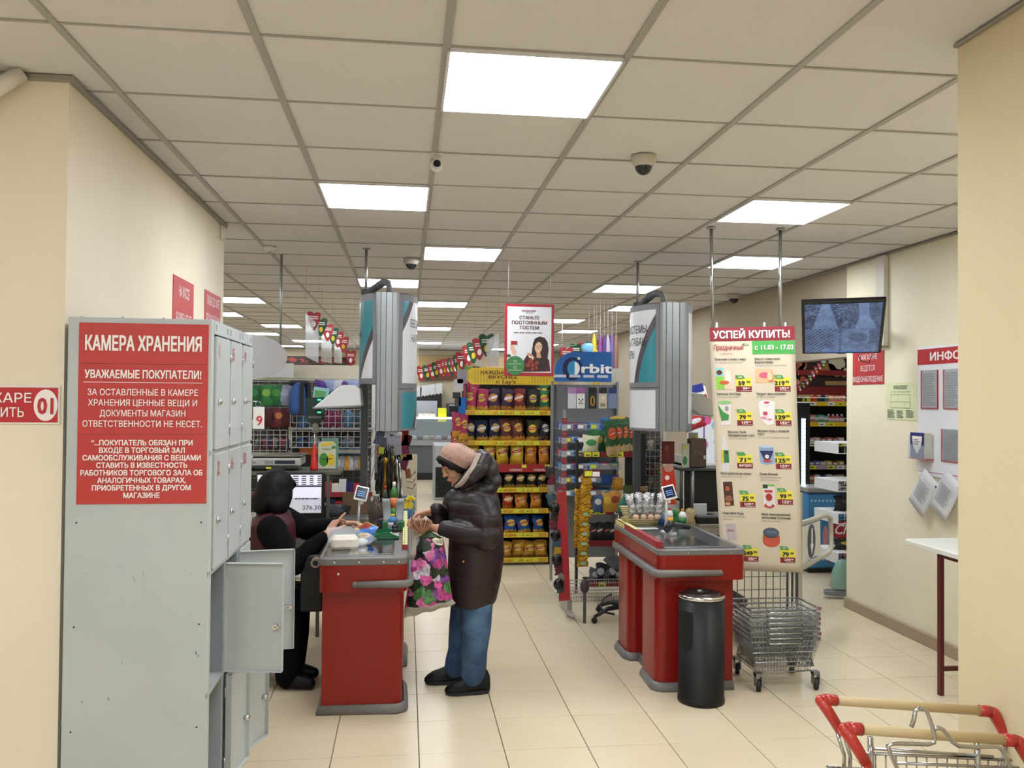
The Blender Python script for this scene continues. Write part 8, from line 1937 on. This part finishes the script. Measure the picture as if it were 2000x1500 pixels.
# wallet and floral bag
t = thing('wallet', 'open brown accordion wallet in the hands of the customer', 'wallet', tuple(cw(825, 1028, -.08)))
WL = C_('#7a5238', .5); cen = cw(826, 1043, -.20)
for k in range(9):
    a_ = math.radians(52+k*11.5); e = cen+Vector((math.cos(a_)*.085, -.012*math.sin(k*1.3), math.sin(a_)*.082)); n_ = Vector((-math.sin(a_), 0, math.cos(a_)))
    m_ = WL if k % 2 else C_('#96694a', .5)
    b = MB(); b.add([cen+Vector((0, -.03, 0)), cen+Vector((0, .05, 0)), e+Vector((0, .05, 0)), e+Vector((0, -.03, 0)), cen+Vector((0, -.03, 0))+n_*.003, cen+Vector((0, .05, 0))+n_*.003, e+Vector((0, .05, 0))+n_*.013, e+Vector((0, -.03, 0))+n_*.013], [(0, 1, 2, 3), (7, 6, 5, 4), (0, 4, 5, 1), (3, 2, 6, 7), (0, 3, 7, 4), (1, 5, 6, 2)], m_); b.build('fold', t)
a_, c_ = cw(806, 1018, -.17), cw(809, 985, -.12); MB().sheet(lambda u, v: cen.lerp(Vector((a_.x-.005, a_.y, a_.z+.01)), min(1, v*1.6)).lerp(c_, max(0, v*1.6-1)/.6)+Vector((0, (u-.5)*.09, 0)), 3, 8, .005, C_('#6a4634', .5)).build('cover_flap', t)
FL = NT('floral_print'); xo = FL.gen('Object'); dn = FL.nt.nodes.new('ShaderNodeTexNoise'); dn.inputs['Scale'].default_value = 16; FL.nt.links.new(FL.tc, dn.inputs['Vector'])
mxv = FL.nt.nodes.new('ShaderNodeMixRGB'); mxv.blend_type = 'ADD'; mxv.inputs[0].default_value = .045; FL.nt.links.new(FL.tc, mxv.inputs[1]); FL.nt.links.new(dn.outputs['Color'], mxv.inputs[2])
v1 = FL.vor(17, mxv.outputs[0]); sep = FL.nt.nodes.new('ShaderNodeSeparateColor'); FL.nt.links.new(v1['Color'], sep.inputs[0])
colr = FL.ramp(sep.outputs[0], [(0, '#a03a78'), (.22, '#c56aa0'), (.40, '#1d2a1e'), (.50, '#6a3a80'), (.64, '#b0a8b8'), (.76, '#b84a8a'), (.88, '#3f6a3c'), (.95, '#d0c8b8')])
v2 = FL.vor(50, mxv.outputs[0]); pet = FL.m('MULTIPLY_ADD', v2['Distance'], 1.5, .35)
dark = FL.m('GREATER_THAN', v1['Distance'], .72)
cc = FL.mix(dark, colr, lin('#15161a')); vm = FL.nt.nodes.new('ShaderNodeVectorMath'); vm.operation = 'SCALE'; FL.nt.links.new(cc, vm.inputs[0]); FL.nt.links.new(pet, vm.inputs['Scale'])
FL.bump(FL.noise(9, 3), .6, .03); FLM = FL.done(vm.outputs[0], .3)
t = thing('floral_carrier_bag', 'plastic carrier bag with pink peony print hanging from the customer hand', 'bag', tuple(cw(845, 1100, -.17)))
TLb, TRb, BLb, BRb = cw(812, 1052, -.15), cw(866, 1050, -.15), cw(790, 1187, -.17), cw(884, 1172, -.17)
L0_, R0_ = cw(788, 1209, -.17), cw(890, 1180, -.17)
def bagp(sd):
    def fn(u, v):
        if v < .15: p = L0_.lerp(R0_, u).lerp(BLb.lerp(BRb, u), v/.15)
        else: p = BLb.lerp(BRb, u).lerp(TLb.lerp(TRb, u), (v-.15)/.85)
        e = math.sin(pi*u)**.6*min(1, v*7)*(1-.55*v); return p+Vector((0, sd*.055*e*(1+.15*math.sin(u*16+v*5))+.008*math.sin(v*9+u*7), .004*math.sin(u*20)))
    return fn
WB = C_('#a9a59c', .35, bump=.4, bscale=20)
b = MB(); b.grid(bagp(-1), 20, 26, None, True, mf=lambda u, v: WB if v < .14 else FLM); b.grid(lambda u, v: bagp(1)(1-u, v), 20, 26, None, True, mf=lambda u, v: WB if v < .14 else FLM); b.build('bag_body', t)
P_ = Print(L0_.lerp(R0_, .5)+Vector((0, -.04, .03)), (R0_-L0_).normalized(), (0, 0, 1)); 
b = MB(); b.sheet(lambda u, v: TLb.lerp(TRb, .05+.9*u).lerp(cw(829+12*u, 1038, -.13), v), 4, 5, .006, C_('#3f5a48', .4)); b.build('handle', t)
b = MB(); b.sheet(lambda u, v: cw(806, 1065, -.16).lerp(cw(816, 1040, -.15), v)+Vector(((u-.5)*.035, 0, -.08*(1-v)*(1-v))), 3, 5, .004, C_('#b0aca4', .4)); b.build('handle', t)
# ---- cashier
YK = 5.30
ck = lambda px, py, dy=0.: W(px, py, YK+dy)
b = MB(); R_c = rot_from(Vector((.62, .60, -.42)), Vector((.25, .25, .93))); HK = ck(541, 958, 0)
TK = head(b, HK, R_c, .92)
shn, shf = ck(530, 1035, -.16), ck(555, 1012, .17); nk = ck(530, 1000)
b.limb([HK+R_c @ Vector((0, -.03, -.05)), nk, ck(530, 1030)], [.050, .055, .08], SKM, 14)
b.limb([ck(530, 1035), ck(525, 1090), ck(520, 1150)], [.12, .125, .14], SKM, 16); b.limb([shn, ck(530, 1035)], [.06, .08], SKM, 12); b.limb([shf, ck(530, 1035)], [.06, .08], SKM, 12)
eln, wrn = ck(575, 1100, -.22), ck(640, 1042, -.14); elf, wrf = ck(600, 1035, .15), ck(668, 1022, .02)
b.limb([shn, eln, wrn], [.055, .045, .026], SKM, 12); b.limb([shf, elf, wrf], [.055, .045, .026], SKM, 12)
hand(b, wrn, Vector((.42, .3, .66)), Vector((.7, .35, -.3)), -1, [.08, .75, .85, .9], .17)
hand(b, wrf+Vector((.0, 0, .0)), Vector((.95, -.15, .05)), Vector((.15, -.2, -1)), 1, [.55, .65, .7, .75], .18)
hip = ck(520, 1165)
for dy in (-.10, .10):
    b.limb([hip+Vector((0, dy, 0)), Vector((-.66, YK+dy-.02, .46)), Vector((-.67, YK+dy-.10, .07))], [.10, .07, .04], SKM, 14)
cash = bake_remesh(b, 'person', None, .005, 3, [SKM]); tag(cash, 'person with dark bobbed hair in a burgundy vest sitting behind the left checkout', 'person')
b = MB()
def hk_(x, y, z, rx, ry, rz_): b.ball(TK(x, y, z), (rx, ry, rz_), HRMm, 16, R=R_c)
hk_(0, -.02, .030, .100, .108, .105); hk_(0, -.055, -.035, .098, .075, .105); hk_(-.080, .015, -.045, .032, .060, .090); hk_(.080, .015, -.045, .032, .060, .090); hk_(-.03, -.075, -.09, .05, .04, .06); hk_(.04, -.07, -.09, .05, .04, .06); hk_(0, .06, .075, .065, .05, .035)
hk_(.09, .04, -.09, .02, .035, .045); hk_(-.02, -.05, -.10, .098, .07, .08); hk_(-.085, .0, -.09, .035, .06, .07); hk_(.085, .0, -.09, .035, .06, .07); hk_(0, -.085, -.0, .085, .05, .10)
bake_remesh(b, 'hair', cash, .008, 14, [HRMm])
VS = C_('#45141f', .55, bump=.5, bscale=14); SW = C_('#050608', .95, spec=.2)
b = MB(); b.loft([ring(ck(*c), rx, ry, tl, 26) for c, rx, ry, tl in (((512, 1215), .20, .20, -.02), ((516, 1160), .185, .19, 0), ((522, 1100), .165, .185, 0), ((526, 1050), .158, .19, 0), ((528, 1020), .145, .19, .0), ((530, 1003), .10, .13, .02), ((532, 993), .065, .07, .02))], VS)
b.limb([ck(545, 1150, -.05), ck(588, 1190, -.02)], [.10, .05], VS, 14); b.limb([shn+Vector((-.02, .03, .01)), ck(530, 1020)], [.078, .09], VS, 14); b.limb([shf+Vector((0, -.02, 0)), ck(530, 1020)], [.07, .09], VS, 14)
bake_remesh(b, 'vest', cash, .008, 3, [VS])
b = MB(); b.limb([shn, shn.lerp(eln, .5)+Vector((-.01, -.01, 0)), eln, eln.lerp(wrn, .5), wrn-(wrn-eln).normalized()*.035], [.088, .082, .074, .056, .038], SW, 18)
b.limb([shf, shf.lerp(elf, .5), elf, elf.lerp(wrf, .55), wrf-(wrf-elf).normalized()*.03], [.078, .072, .066, .052, .036], SW, 18); bake_remesh(b, 'sweater', cash, .008, 3, [SW])
b = MB()
for dy in (-.10, .10): b.limb([hip+Vector((0, dy, 0)), Vector((-.66, YK+dy-.02, .46)), Vector((-.66, YK+dy-.08, .25)), Vector((-.67, YK+dy-.10, .07))], [.135, .105, .085, .075], C_('#050507', .95, spec=.2), 16)
bake_remesh(b, 'trousers', cash, .009, 3, [C_('#050507', .95, spec=.2)])
for dy in (-.22, -.02):
    b = MB(); b.limb([Vector((-.68, YK+dy+.02, .045)), Vector((-.62, YK+dy, .045)), Vector((-.54, YK+dy-.02, .034))], [.045, .046, .034], SHM, 14); bake_remesh(b, 'shoe', cash, .007, 2, [SHM])
MB().tube([wrn+Vector((-.005, .0, -.002))+(Vector((.42, .3, .66)).normalized().cross(Vector((0, 1, 0))).normalized()*math.cos(a_)+Vector((0, 1, 0))*math.sin(a_))*.029 for a_ in [2*pi*k/14 for k in range(14)]], .0018, C_('#a33a2a', .4), 5, closed=True).build('bracelet', cash)
t = thing('cashier_stool', 'black stool under the cashier', 'stool', (-.87, YK+.02, 0))
MB().box((-1.06, YK-.17, .42), (-.70, YK+.20, .47), BLACK, .02).build('seat', t); MB().tube([(-.87, YK+.02, .05), (-.87, YK+.02, .42)], .025, STEEL, 12).build('column', t)
for k in range(5): a_ = 2*pi*k/5; MB().tube([(-.87, YK+.02, .07), (-.87+.24*math.cos(a_), YK+.02+.24*math.sin(a_), .03)], [.02, .014], BLACK, 8).build('leg', t)
t = thing('paper_roll', 'round pale roll end beside the cashier at the counter edge', 'roll', tuple(W(615, 1100, 5.0)))
p = W(616, 1100, 5.0); MB().cyl((p.x, 5.0, p.z), .028, .05, C_('#8c8474', .5), 20, 'y').build('roll', t); MB().cyl((p.x, 4.998, p.z), .016, .003, BLACK, 16, 'y').build('core', t)
tag(MB().box((-.60, 5.05, .45), (-.47, 5.6, .78), C_('#16181a', .6), .01).build('computer_case'), 'dark computer case under the counter beside the cashier', 'computer')
